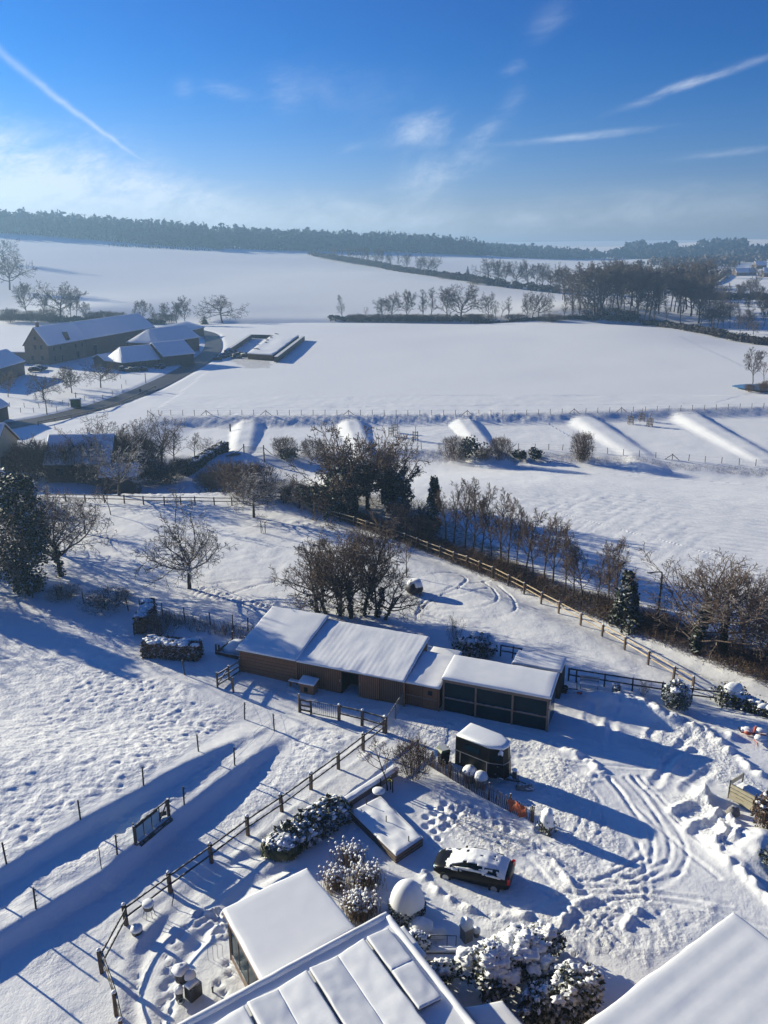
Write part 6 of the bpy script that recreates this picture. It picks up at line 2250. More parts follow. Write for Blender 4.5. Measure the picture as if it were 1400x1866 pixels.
# ------------------------------------------------------------------ shrubs near the house
def hedge(name, label, a, b, width, h, mat, seed, n, size, snow=26, cat='hedge'):
    a, b = np.array(a), np.array(b)
    d = b - a
    L = np.linalg.norm(d[:2])
    e = d / L
    nn = np.array((-e[1], e[0], 0))
    r = np.random.default_rng(seed)
    s_, w_, z_ = r.random(n) * L, (r.random(n) - .5) * width, r.random(n) * h
    face = r.integers(0, 4, n)
    w_ = np.where(face == 0, -width / 2, np.where(face == 1, width / 2, w_)) + r.normal(size=n) * .05
    z_ = np.where(face == 2, h, z_) + r.normal(size=n) * .05
    s_ = np.where(face == 3, np.where(r.random(n) < .5, 0, L), s_) + r.normal(size=n) * .06
    pts = e * s_[:, None] + nn * w_[:, None] + np.array((0, 0, 1)) * np.maximum(z_, .03)[:, None]
    t = thing(name, label, cat, a)
    v, f = leaf_cards(pts, size, seed)
    part('leaves', mesh_np('leaves', v, f, M[mat]), None, t)
    core = MB().beam((0, 0, h * .47), d + (0, 0, h * .47), width * .8, h * .9)
    part('branches', core, M['bramble'], t)
    mb = MB()
    for k in range(snow):
        q = e * r.random() * L + nn * (r.random() - .5) * width * .8
        mb.blob((q[0], q[1], q[2] + h + .04), (.26 + .2 * r.random(), .2 + .12 * r.random(), .09 + .06 * r.random()), k, .2, 9, 5)
    part('snow_cover', mb, M['snow'], t, smooth=True, kind='stuff')
    return t


hedge('clipped_hedge', 'clipped box shaped brown hedge with snow on top left of the stable', G(266, 1192), G(364, 1199), 1.5, 1.35, 'beech', 4, 5200, .13, 44)
hedge('clipped_hedge', 'narrow upright hedge running away from the box shaped hedge', G(256, 1155), G(276, 1118), .9, 1.5, 'beech', 5, 2800, .13, 22)
hedge('clipped_hedge', 'long snow dusted garden hedge beyond the meadow crest', G(338, 866), G(410, 822), 1.8, 1.7, 'rhodo', 6, 3600, .22, 40)
hedge('clipped_hedge', 'low dark evergreen hedge at the right edge of the yard', G(1345, 1287), G(1420, 1312), 1.0, .8, 'rhodo', 7, 2200, .13, 16)
p0, p1 = G(498, 1565), G(618, 1488)
LB = [(G(515, 1552), 1.15, .9, 1.0), (G(545, 1532), 1.25, .9, 1.15), (G(578, 1512), 1.25, .95, 1.3), (G(605, 1494), 1.15, .9, 1.35)]
r = np.random.default_rng(8)
t = thing('rhododendron_hedge', 'long dark evergreen shrub dusted with snow beside the raised bed', 'shrub', LB[0][0])
pts, caps = [], MB()
for k, (q, rx, ry, h) in enumerate(LB):
    q = q - LB[0][0]
    m = 1500
    d = r.normal(size=(m, 3))
    d /= np.linalg.norm(d, axis=1, keepdims=True)
    d *= (1 + .14 * np.sin(d[:, :1] * 9 + k) * np.cos(d[:, 2:] * 8))
    w_ = q + np.array((0, 0, h * .42)) + d * (rx, ry, h * .6) * r.uniform(.8, 1.05, (m, 1))
    w_[:, 2] = np.maximum(w_[:, 2], .05)
    pts.append(w_)
    for j in range(16):
        d1 = np.array((r.normal(), r.normal(), .8 + r.random()))
        d1 /= np.linalg.norm(d1)
        s_ = r.uniform(.08, .17)
        caps.blob(q + np.array((0, 0, h * .42)) + d1 * (rx, ry, h * .6), (s_ * 1.3, s_ * 1.1, s_ * .6), j, .25, 8, 5)
v, f = leaf_cards(np.vstack(pts), .17, 8, .1, 2.2)
part('leaves', mesh_np('leaves', v, f, M['rhodo']), None, t)
part('snow_cover', caps, M['snow'], t, smooth=True, kind='stuff')
leaf_bush('rhododendron', 'big snow laden evergreen, front left of the group by the house', (885, 1815), 1735, 1.5, 1.2, 'rhodo', 21, 2200, .15, snow=6, snow_r=.21, lumps=12)
leaf_bush('rhododendron', 'largest snow laden evergreen in the middle of the group by the house', (950, 1790), 1712, 1.6, 1.4, 'rhodo', 22, 2400, .15, snow=6, snow_r=.23, lumps=13)
leaf_bush('rhododendron', 'snow laden evergreen at the back of the group by the house', (990, 1750), 1700, 1.3, 1.0, 'rhodo', 23, 1600, .15, snow=4, snow_r=.18, lumps=10)
leaf_bush('rhododendron', 'snowy evergreen nearest the big white roof', (1045, 1856), 1768, 1.6, 1.3, 'rhodo', 24, 2400, .14, snow=4, snow_r=.14, lumps=12)
leaf_bush('rhododendron', 'leafy evergreen in the shade between the snow laden ones and the annex roof', (985, 1862), 1800, 1.1, .9, 'rhodo', 34, 1500, .15, snow=2, snow_r=.15, lumps=9)
leaf_bush('evergreen_bush', 'small leafy evergreen below the garden steps', (806, 1792), 1756, .75, .6, 'rhodo', 25, 800, .12, snow=3, snow_r=.14, lumps=6)
leaf_bush('evergreen_bush', 'small snowy evergreen at the corner of the snowy house roof', (762, 1735), 1698, .6, .55, 'rhodo', 26, 700, .12, snow=4, snow_r=.12, lumps=6)
leaf_bush('evergreen_bush', 'grey snow dusted bush in front of the dark yard fence', (1231, 1295), 1246, 1.15, 1.0, 'conifer', 27, 2000, .13, snow=3, snow_r=.14, lumps=9)
leaf_bush('evergreen_bush', 'little frosted bush right of the grey bench', (1122, 1262), 1244, .42, .4, 'conifer', 28, 320, .11, snow=2, snow_r=.1, lumps=4)
leaf_bush('conifer_shrub', 'drooping dark conifer bent by snow behind the stable', (868, 1196), 1158, 1.9, 1.0, 'conifer', 29, 1900, .17, snow=5, snow_r=.2, lumps=8)
leaf_bush('conifer_shrub', 'dark conifer cut off by the right edge near the snow mound', (1402, 1592), 1548, .7, .7, 'ivy', 30, 800, .12, lumps=6)
leaf_bush('dark_shrub', 'dark twiggy shrub beside the cream boarded trailer', (1398, 1515), 1452, 1.2, 1.0, 'bramble', 31, 2200, .10, snow=1, snow_r=.1, lumps=9)
put_shrub('thin', 'thin upright bare shrub beside the drooping conifer', (828, 1180), 1124, .55)
put_shrub('thin', 'dry thin shrub against the dark yard fence', (1172, 1268), 1240, .9)
put_shrub('brown', 'low dark twiggy tuft under the ivy covered tree', (116, 1092), 1068, 1.6)
put_shrub('brown', 'wider low twiggy tuft on the paddock fence line', (196, 1108), 1080, 2.2)
put_shrub('red', 'brown bush inside the corner of the two clipped hedges', (292, 1160), 1118, .9)
p = G(1333, 1282)
t = thing('evergreen_bush', 'green bush wearing one big round cap of snow at the yard corner', 'shrub', p)
q = r.normal(size=(1500, 3)) * (.55, .5, .35) + (-.1, 0, .6)
q[:, 2] = np.maximum(q[:, 2], .03)
v, f = leaf_cards(q, .14, 6)
part('leaves', mesh_np('leaves', v, f, M['rhodo']), None, t)
part('snow_cap', MB().blob((.1, .1, 1.15), (.72, .62, .52), 5, .07, 16, 10, zmin=-.5), M['snow'], t, smooth=True)
# egg shaped topiary and the dome beside it
p = G(742, 1672)
t = thing('topiary', 'egg shaped clipped evergreen buried under smooth snow', 'topiary', p)
d = r.normal(size=(2600, 3))
d /= np.linalg.norm(d, axis=1, keepdims=True)
q = d * (.92, .88, .95) + (0, 0, .72)
q = q[(q[:, 2] > .02) & (q[:, 2] < 1.0)]
v, f = leaf_cards(q, .10, 4)
part('leaves', mesh_np('leaves', v, f, M['rhodo']), None, t)
mb = MB()
nu, nv = 28, 14
vs, fs = [], []
for j in range(nv + 1):
    th = (PI * .49) * j / nv
    for i in range(nu):
        ph = 2 * PI * i / nu
        edge = 1 + .09 * math.sin(ph * 3 + 1) * (j / nv) ** 2
        th2 = th * edge
        rr = .90 * math.sin(th2) ** .92
        vs.append((rr * math.cos(ph), rr * .95 * math.sin(ph), .78 + 1.42 * math.cos(th2) * (1 if th2 < PI / 2 else .8)))
for j in range(nv):
    for i in range(nu):
        fs.append((j * nu + i, (j + 1) * nu + i, (j + 1) * nu + (i + 1) % nu, j * nu + (i + 1) % nu))
part('snow_cap', mb.add(vs, fs), M['snow'], t, smooth=True)
p = G(768, 1702)
t = thing('snowy_mound_shrub', 'low rounded shrub smoothed over by snow right below the topiary', 'shrub', p)
q = r.normal(size=(360, 3)) * (.3, .28, .12) + (0, 0, .2)
q[:, 2] = np.maximum(q[:, 2], .02)
v, f = leaf_cards(q, .1, 3)
part('leaves', mesh_np('leaves', v, f, M['rhodo']), None, t)
part('snow_cap', MB().blob((-.05, .05, .42), (.62, .55, .42), 3, .10, 16, 9, zmin=-.6).blob((.75, -.1, .18), (.5, .35, .28), 5, .1, 14, 8), M['snow'], t, smooth=True)
p = G(850, 1712)
t = thing('stone_planter', 'square stone planter pillar with a ball of snow', 'planter', p, .5)
part('pillar', MB().box(0, 0, .35, .46, .46, .8).box(0, 0, .76, .54, .54, .08), M['stone'], t)
part('snow_cap', MB().blob((0, 0, .98), (.34, .34, .30), 2, .12, 14, 8), M['snow'], t, smooth=True)
p = G(868, 1706)
t = thing('flower_pot', 'small dark flower pot with snow right of the stone planter', 'pot', p)
part('pot', MB().lathe([(.13, 0), (.19, .3), (.2, .32)], 12), M['stone'], t)
part('snow_cap', MB().blob((0, 0, .38), (.2, .2, .16), 3, .1), M['snow'], t, smooth=True)
a, b = G(778, 1726), G(832, 1728)
t = thing('step_railing', 'thin metal railing above the snowy garden steps', 'railing', a)
d = b - a
part('rail', MB().tube([(0, 0, .75), d + (0, 0, .75)], .025, 6), M['metal_dark'], t)
for f in (0.03, .68, .98):
    part('post', MB().tube([d * f + (0, 0, -.1), d * f + (0, 0, .75)], .022, 6), M['metal_dark'], t)
t = thing('garden_steps', 'snow covered garden steps beside the thin railing', 'steps', a + (0, -.3, 0))
for k in range(4):
    m = MB().box(d[0] / 2 + .1, -.25 - k * .34, .26 - k * .13, abs(d[0]) + .5, .36, .3)
    part('step', m, M['stone'], t)
    part('snow_cover', MB().slab([(d[0] / 2 + .1 - abs(d[0]) / 2 - .2, -.42 - k * .34, .412 - k * .13), (d[0] / 2 + .1 + abs(d[0]) / 2 + .2, -.42 - k * .34, .412 - k * .13), (d[0] / 2 + .1 + abs(d[0]) / 2 + .2, -.1 - k * .34, .412 - k * .13), (d[0] / 2 + .1 - abs(d[0]) / 2 - .2, -.1 - k * .34, .412 - k * .13)], .08, (5, 2), .015, .4, k, .07), M['snow'], t, smooth=True)

# hydrangeas: stalks and faded heads with snow
def hydrangea(px, label, rx, ry, h, seed, nst):
    p = G(*px)
    r = random.Random(seed)
    stalks, heads, sn = [], MB(), MB()
    for k in range(nst):
        x, y = r.gauss(0, rx * .5), r.gauss(0, ry * .5)
        hh_ = h * r.uniform(.6, 1.05)
        tx, ty = x + r.gauss(0, .12), y + r.gauss(0, .12)
        stalks.append((x, y, 0, tx, ty, hh_, .012, .009))
        if r.random() < .62:
            s_ = r.uniform(.045, .085)
            heads.blob((tx, ty, hh_), (s_, s_, s_ * .8), k, .2, 7, 5)
            if r.random() < .38:
                sn.blob((tx, ty, hh_ + s_ * .6), (s_ * .95, s_ * .95, s_ * .6), k, .15, 7, 4)
    t = thing('hydrangea', label, 'shrub', p)
    v, f = seg_mesh(stalks, 3, .009)
    part('stalks', mesh_np('stalks', v, f, M['dry']), None, t)
    part('flower_heads', heads, M['flower'], t, smooth=True, kind='stuff')
    part('snow_caps', sn, M['snow'], t, smooth=True, kind='stuff')


hydrangea((640, 1575), 'hydrangea with snowy faded heads nearest the raised bed', .75, .5, 1.2, 1, 210)
hydrangea((665, 1615), 'hydrangea with many snow capped heads in the middle of the bed', .8, .6, 1.25, 2, 260)
hydrangea((612, 1618), 'tangle of bare hydrangea stalks at the flat roof corner', .6, .5, 1.15, 3, 230)
hydrangea((655, 1668), 'brown grassy hydrangea clump nearest the house roof', .8, .65, 1.2, 4, 460)
# reeds and dry grass
def stalk_field(name, label, px, n, h, mat, seed):
    poly = np.array(gpoly(px))
    r = np.random.default_rng(seed)
    lo, hi_ = poly.min(0), poly.max(0)
    q = lo + r.random((n * 3, 2)) * (hi_ - lo)
    q = q[inpoly(poly, q[:, 0], q[:, 1])][:n]
    z = H(q[:, 0], q[:, 1])
    hh_ = h * r.uniform(.5, 1.1, len(q))
    t = r.normal(size=(len(q), 2)) * .18 * h
    s_ = np.stack([q[:, 0], q[:, 1], z, q[:, 0] + t[:, 0], q[:, 1] + t[:, 1], z + hh_, np.full(len(q), .014), np.full(len(q), .006)], 1)
    v, f = seg_mesh(s_, 3, .005)
    single(name, mesh_np(name, v, f, M[mat]), None, label, 'grass', kind='stuff')


stalk_field('dry_grass', 'dry reddish stalks on the path behind the clipped hedges', [(296, 1118), (345, 1128), (470, 1150), (462, 1172), (400, 1160), (345, 1152), (300, 1140)], 700, .8, 'dry', 3)
stalk_field('bank_tussocks', 'grass tussocks poking from the snowy field bank', [(740, 822), (1000, 826), (1110, 834), (1250, 846), (1400, 856), (1400, 870), (1250, 858), (1080, 844), (740, 840)], 2600, .35, 'dry', 5)

# sand pit beside the stable
t = thing('sand_pit', 'boarded sand pit with corner posts and rails left of the stable', 'sand pit', (*sl(-2.0, 3.0)[:2], hz(*sl(-2.0, 3.0)[:2])), SA)
for a, b in (((-1.5, -1.3), (1.3, -1.3)), ((1.3, -1.3), (1.3, 1.4)), ((1.3, 1.4), (-1.5, 1.4)), ((-1.5, 1.4), (-1.5, -1.3))):
    part('board', MB().beam((*a, .12), (*b, .12), .08, .4), M['fence'], t)
for x, y in ((-1.45, -1.25), (-1.15, -1.25), (.95, -1.25), (1.25, -1.25), (1.25, 1.35), (-1.45, 1.35)):
    part('post', MB().box(x, y, .45, .12, .12, 1.1), M['fence'], t)
part('rail', MB().beam((-.1, .9, .95), (1.5, .4, .95), .12, .12), M['rail_dark'], t)
part('rail', MB().beam((.2, .2, .9), (1.5, .9, .9), .12, .12), M['rail_dark'], t)
part('snow_fill', MB().blob((-.2, .3, .1), (1.35, 1.1, .62), 3, .12, 18, 8, zmin=-.2), M['snow'], t, smooth=True)

# ------------------------------------------------------------------ the house in front
Ba, Bb = np.array((.816, .578, 0)), np.array((.511, -.860, 0))
HB = np.array((.13, 30.82, 0))


def hp(i, j, z):
    q = HB - Ba * i + Bb * j
    return np.array((q[0], q[1], z))


t = thing('house', 'house with a flat snowy roof carrying rows of solar panels', 'house', HB)
rel = lambda i, j, z: hp(i, j, z) - HB
mb = MB()
vs = [rel(11.8, 11.8, -.5), rel(.25, 11.8, -.5), rel(.25, .25, -.5), rel(11.8, .25, -.5)]
vs += [v + (0, 0, 3.2) for v in vs]
mb.add(vs, [(3, 2, 1, 0), (4, 5, 6, 7), (0, 1, 5, 4), (1, 2, 6, 5), (2, 3, 7, 6), (3, 0, 4, 7)])
part('wall', mb, M['brick_pale'], t)
c = [rel(12, 12, 2.95), rel(0, 12, 2.95), rel(0, 0, 2.95), rel(12, 0, 2.95)]
rf = part('roof', plate(c, .22), M['metal_dark'], t)
part('snow_cover', MB().slab(c, .16, (40, 40), .02, .9, 31, .12, base=.003), M['snow'], rf, smooth=True)
# upstand with snow along both visible edges
for (p0, p1) in ((rel(12, .1, 3.02), rel(.0, .1, 3.02)), (rel(.1, .22, 3.02), rel(.1, 12, 3.02))):
    d = (p1 - p0) / np.linalg.norm(p1 - p0)
    n = np.array((-d[1], d[0], 0)) * .15
    part('upstand', MB().slab([p0 - n, p1 - n, p1 + n, p0 + n], .26, (46, 2), .035, .9, 33, .12), M['snow'], t, smooth=True)
# east-west panel rows, snow lying on each panel
i0 = .50
for k in range(7):
    PW = 1.13 if k == 0 else 1.33
    rise = 1 if k % 2 == 0 else -1
    zl, zr = (3.30, 3.15) if rise > 0 else (3.15, 3.30)          # left and right edge heights
    n_row = 2 if k == 0 else 4
    for row in range(n_row):
        j0 = .86 + row * 2.11
        q = [rel(i0 + PW, j0 + 2.09, zl), rel(i0, j0 + 2.09, zr), rel(i0, j0, zr), rel(i0 + PW, j0, zl)]
        pn = part('solar_panel', plate(q, .04), M['black'], t)
        if k == 0:
            part('snow_cover', MB().slab(q, .15, (7, 12), .018, .5, 40 + row, .07, base=.003, rim=.7), M['snow'], pn, smooth=True)
    if k:
        q = [rel(i0 + PW + (.05 if k % 2 else 0), .86 + n_row * 2.11, zl), rel(i0 - (0 if k % 2 else .05), .86 + n_row * 2.11, zr), rel(i0 - (0 if k % 2 else .05), .86, zr), rel(i0 + PW + (.05 if k % 2 else 0), .86, zl)]
        part('snow_cover', MB().slab(q, .15, (8, 44), .022, .55, 60 + k, .08, base=.003, rim=.7), M['snow'], t, smooth=True)
    i0 += PW + (.14 if k % 2 == 0 else .10)
# low block beside the corner
t2 = thing('roof_block', 'narrow snow topped block against the corner of the house roof', 'block', hp(-.45, 1.3, 0))
part('wall', MB().add([tuple(hp(i, j, z) - hp(-.45, 1.3, 0)) for z in (-.3, 2.1) for i, j in ((-.05, 2.2), (-.75, 2.2), (-.75, .35), (-.05, .35))], [(3, 2, 1, 0), (4, 5, 6, 7), (0, 1, 5, 4), (1, 2, 6, 5), (2, 3, 7, 6), (3, 0, 4, 7)]), M['brick_pale'], t2)
part('snow_cover', MB().slab([hp(-.03, 2.25, 2.1) - hp(-.45, 1.3, 0), hp(-.8, 2.25, 2.1) - hp(-.45, 1.3, 0), hp(-.8, .3, 2.1) - hp(-.45, 1.3, 0), hp(-.03, .3, 2.1) - hp(-.45, 1.3, 0)], .18, (4, 8), .02, .7, 9, .12), M['snow'], t2, smooth=True)
# low annex roof
c = [P(846, 1840, 2), P(916, 1827, 2), P(985, 1905, 2), P(905, 1925, 2)]
t2 = thing('annex', 'low flat annex roof under snow beside the big evergreens', 'annex', (c[0][0], c[0][1], 0))
cc = [q - np.array((c[0][0], c[0][1], 0)) for q in c]
mb = MB()
ctr = sum(cc) / 4
vs = [np.array((*(ctr + (q - ctr) * .92)[:2], -.4)) for q in cc] + [np.array((*(ctr + (q - ctr) * .92)[:2], 1.84)) for q in cc]
part('wall', mb.add(vs, [(0, 1, 2, 3), (7, 6, 5, 4), (0, 4, 5, 1), (1, 5, 6, 2), (2, 6, 7, 3), (3, 7, 4, 0)]), M['brick_pale'], t2)
part('roof', plate([q - (0, 0, .02) for q in cc], .14), M['metal_dark'], t2)
part('snow_cover', MB().slab(cc, .18, (6, 6), .02, .8, 10, .14), M['snow'], t2, smooth=True)
# veranda with a flat roof
c = [P(405, 1655, 2.9), P(480, 1795, 2.9), P(650, 1692, 2.9), P(560, 1580, 2.9)]
V0 = np.array((c[0][0], c[0][1], 0))
t = thing('veranda', 'glazed veranda under a plain square snowy roof', 'veranda', V0)
cc = [q - V0 for q in c]
rf = part('roof', plate([q - (0, 0, .16) for q in cc], .16), M['frame_wood'], t)
part('snow_cover', MB().slab([q - (0, 0, .156) for q in cc], .20, (14, 14), .012, 1.6, 14, .16), M['snow'], rf, smooth=True)
cen = sum(cc) / 4
inn = [cen + (q - cen) * .90 for q in cc]
for q in inn:
    part('post', MB().box(q[0], q[1], 1.1, .14, .14, 3.2), M['frame_wood'], t)
for i in range(4):
    a, b = inn[i], inn[(i + 1) % 4]
    a, b = np.array((a[0], a[1], 0)), np.array((b[0], b[1], 0))
    part('sill', MB().beam(a + (0, 0, .12), b + (0, 0, .12), .10, .5), M['frame_wood'], t)
    nn_ = 4
    for k in range(nn_):
        p0, p1 = a + (b - a) * (k + .04) / nn_, a + (b - a) * (k + .96) / nn_
        part('pane', MB().beam(p0 + (0, 0, 1.5), p1 + (0, 0, 1.5), .02, 2.25), M['glass'], t)
        if k:
            part('mullion', MB().beam(a + (b - a) * k / nn_ + (0, 0, .3), a + (b - a) * k / nn_ + (0, 0, 2.7), .06, .06), M['frame_wood'], t)
# the big white roof at the lower right
B2 = np.array((15.08, 28.9, 0))
t = thing('barn', 'large building whose smooth white roof fills the lower right corner', 'barn', B2)
q = lambda i, j, z: -Ba * i + Bb * j + np.array((0, 0, z))
mb = MB()
vs = [q(15.7, 11.7, -.5), q(.3, 11.7, -.5), q(.3, .3, -.5), q(15.7, .3, -.5)]
vs += [v + (0, 0, 5.2) for v in vs]
part('wall', mb.add(vs, [(3, 2, 1, 0), (4, 5, 6, 7), (0, 1, 5, 4), (1, 2, 6, 5), (2, 3, 7, 6), (3, 0, 4, 7)]), M['brick'], t)
c = [q(16, 12, 4.85), q(0, 12, 4.85), q(0, 0, 4.85), q(16, 0, 4.85)]
rf = part('roof', plate(c, .15), M['metal_dark'], t)
part('snow_cover', MB().slab(c, .20, (60, 60), .010, 2.5, 51, .14, ripple=(1, .95, .011), base=.003), M['snowy_roof'], rf, smooth=True)

# ------------------------------------------------------------------ terrace and yard things
p = G(338, 1812)
t = thing('barbecue', 'snow capped barbecue with side boxes on the terrace', 'barbecue', p, .6)
part('kettle', MB().lathe([(.12, .55), (.3, .65), (.34, .82), (.30, .95)], 16, (0, .28, 0)), M['metal_dark'], t)
part('lid', MB().blob((0, .28, .98), (.34, .30, .18), 3, .05), M['metal_dark'], t, smooth=True)
part('cabinet', MB().box(.28, -.32, .38, .62, .48, .72, .3), M['metal_dark'], t)
part('gas_bottle', MB().lathe([(.15, 0), (.17, .1), (.17, .42), (.09, .52)], 12, (-.32, -.12, 0)), M['metal_dark'], t)
for x, y in ((-.22, .1), (.22, .1), (0, .52)):
    part('leg', MB().tube([(x * 1.3, y, -.05), (x, y * .9 + .03, .6)], .025, 6), M['metal_dark'], t)
part('shelf', MB().box(-.1, .02, .62, .7, .1, .04), M['frame_wood'], t)
part('hose', MB().tube([(-.35 + .14 * math.cos(a), -.42 + .12 * math.sin(a), .18) for a in np.linspace(0, 6.2, 12)], .03, 6), M['green'], t)
part('snow_cap', MB().blob((-.02, .34, 1.16), (.38, .36, .20), 3, .14), M['snow'], t, smooth=True)
part('snow_cap', MB().blob((.28, .0, .95), (.28, .26, .22), 5, .1), M['snow'], t, smooth=True)
part('snow_cap', MB().blob((-.32, -.12, .60), (.22, .22, .18), 7, .1), M['snow'], t, smooth=True)
part('snow_cover', MB().slab([(.0, -.58, .745), (.56, -.42, .745), (.46, -.08, .745), (-.1, -.24, .745)], .14, (4, 4), .02, .3, 3, .1), M['snow'], t, smooth=True)
for k, (u, v, lab) in enumerate(((272, 1668, 'snow topped bucket on a wire stand by the garden fence'), (250, 1701, 'round tub with a snow lid at the bend of the garden fence'))):
    p = G(u, v)
    t = thing('garden_tub', lab, 'tub', p)
    z0 = .42 if k == 0 else 0
    if k == 0:
        for a in np.linspace(0, 5.5, 7):
            part('leg', MB().tube([(.34 * math.cos(a), .34 * math.sin(a), -.03), (.22 * math.cos(a), .22 * math.sin(a), .44)], .012, 5), M['metal_dark'], t)
    part('tub', MB().lathe([(.24, z0), (.29, z0 + .22), (.28, z0 + .24)], 16), M['metal_dark'], t)
    part('snow_cap', MB().lathe([(.28, z0 + .23), (.30, z0 + .32), (.27, z0 + .40), (.18, z0 + .44), (.01, z0 + .455)], 16), M['snow'], t, smooth=True)
p = G(388, 1808)
t = thing('garden_peg', 'short dark peg standing alone in the terrace snow', 'peg', p)
part('rod', MB().tube([(0, 0, -.1), (.0, 0, .26)], .04, 8), M['metal_dark'], t)
part('cap', MB().lathe([(.06, .26), (.06, .30), (.02, .33)], 8), M['metal_dark'], t)
p = G(391, 1749)
t = thing('plant_frame', 'pair of thin wire plant hoops in the terrace snow', 'plant frame', p)
for k in range(2):
    part('hoop', MB().tube([(-.3 + k * .25, 0, -.1), (-.3 + k * .25, 0, .8), (-.2 + k * .3, 0, .95), (.1 + k * .25, 0, .93), (.15 + k * .25, .1, .75), (.15 + k * .25, .1, -.1)], .010, 5), M['metal_dark'], t)
single('leaning_stick', MB().tube([(0, 0, -.1), (.12, .1, .55), (.1, .12, .95)], .025, 6), M['rail_dark'], 'crooked stick leaning at a post of the garden fence', 'stick', loc=G(313, 1650))
# bench
a, b = G(1057, 1252), G(1090, 1256)
d = b - a
t = thing('garden_bench', 'blue grey slatted bench against the dark yard fence', 'bench', (a + b) / 2, math.atan2(d[1], d[0]))
for k in range(4):
    part('slat', MB().box(0, -.05 - k * .11, .46, 1.45, .09, .03), M['metal'], t)
for k in range(3):
    part('slat', MB().box(0, .08 + k * .03, .62 + k * .14, 1.45, .03, .10), M['metal'], t)
for x in (-.65, .65):
    part('leg', MB().box(x, -.38, .2, .06, .06, .5), M['metal'], t)
    part('leg', MB().box(x, .1, .45, .06, .06, 1.0), M['metal'], t)
part('snow_cover', MB().slab([(-.7, -.42, .48), (.7, -.42, .48), (.7, .02, .48), (-.7, .02, .48)], .07, (5, 3), .015, .4, 4, .08), M['snow'], t, smooth=True)
# boarded trailer
a, b = G(1327, 1456), G(1373, 1482)
d = b - a
L = np.linalg.norm(d[:2])
t = thing('box_trailer', 'open trailer with cream side boards half buried in snow', 'trailer', a, math.atan2(d[1], d[0]))
for k, z in enumerate((.55, .80, 1.05)):
    part('side_board', MB().box(L / 2, 0, z, L - .1, .05, .22), M['board_cream'], t)
part('side_board', MB().box(L / 2, -.04, .28, L - .1, .05, .32), M['board_cream'], t)
for k in range(4):
    part('rail', MB().box(L / 2, -.035, .425 + k * .25, L, .05, .035), M['metal_dark'], t)
for x in (0, L):
    part('post', MB().box(x, 0, .72, .07, .07, 1.3), M['metal_dark'], t)
    part('post', MB().box(x, 1.4, .72, .07, .07, 1.2), M['metal_dark'], t)
part('side_board', MB().box(0, .7, 1.15, .05, 1.35, .3), M['board_cream'], t)
part('bed', MB().box(L / 2, .7, .42, L - .1, 1.35, .1), M['metal_dark'], t)
part('snow_cover', MB().slab([(.05, .05, .475), (L - .05, .05, .475), (L - .05, 1.35, .475), (.05, 1.35, .475)], .35, (6, 5), .08, .6, 6, .2), M['snow'], t, smooth=True)
for y in (.1, 1.3):
    part('wheel', MB().tube([(L / 2, y - .08, .26), (L / 2, y + .08, .26)], .27, 14), M['tyre'], t)
single('boulder', MB().blob((0, 0, .18), (.38, .32, .36), 4, .12), M['stone'], 'pale snow capped boulder below the cream boarded trailer', 'boulder', loc=G(1336, 1484), smooth=True)
# red implement
p = G(1372, 1346)
t = thing('red_implement', 'red metal yard implement half buried in snow at the right edge', 'implement', p, -.4)
part('frame', MB().beam((-.8, 0, .35), (.8, .1, .45), .12, .12).beam((.1, -.6, .25), (.0, .7, .5), .1, .1).beam((0, 0, .4), (.1, .05, 1.0), .12, .12), M['redpaint'], t)
part('seat', MB().blob((-.35, -.1, .45), (.28, .22, .16), 2, .05), M['redpaint'], t, smooth=True)
part('handle', MB().tube([(.1, -.6, .25), (.25, -1.0, .3), (.3, -1.15, .15)], .05, 6), M['redpaint'], t)
part('handle', MB().tube([(-.8, 0, .35), (-1.0, .1, .6)], .05, 6), M['metal_dark'], t)
for c_, r_ in (((-.35, .25, .48), (.5, .3, .16)), ((.4, -.35, .4), (.4, .3, .14)), ((.5, .5, .5), (.4, .25, .12))):
    part('snow_cover', MB().blob(c_, r_, 3, .2), M['snow'], t, smooth=True)
# dome on the meadow
p = G(755, 1080)
t = thing('covered_heap', 'snow domed dark heap standing on the meadow', 'heap', p)
part('heap', MB().blob((0, 0, .5), (.85, .75, .75), 4, .15, 14, 9, zmin=-.6), M['rail_dark'], t, smooth=True)
part('snow_cap', MB().blob((.05, .1, .85), (.82, .74, .55), 6, .12, 14, 9, zmin=-.15), M['snow'], t, smooth=True)
# street lamp
p = G(1197, 1140)
t = thing('street_lamp', 'slim grey street lamp rising behind the lane hedge', 'street lamp', p)
hh = height_to(p, 1042)
part('pole', MB().tube([(0, 0, -.3), (0, 0, hh * .5), (0, 0, hh - .25), (-.06, 0, hh - .06), (-.2, 0, hh)], [.11, .10, .085, .08, .07], 8), M['rail_dark'], t)
part('arm', MB().tube([(-.2, 0, hh), (-.75, 0, hh - .03)], .06, 6), M['metal_dark'], t)
part('lamp_head', MB().blob((-1.05, 0, hh - .08), (.36, .13, .08), 1, 0), M['metal_dark'], t, smooth=True)
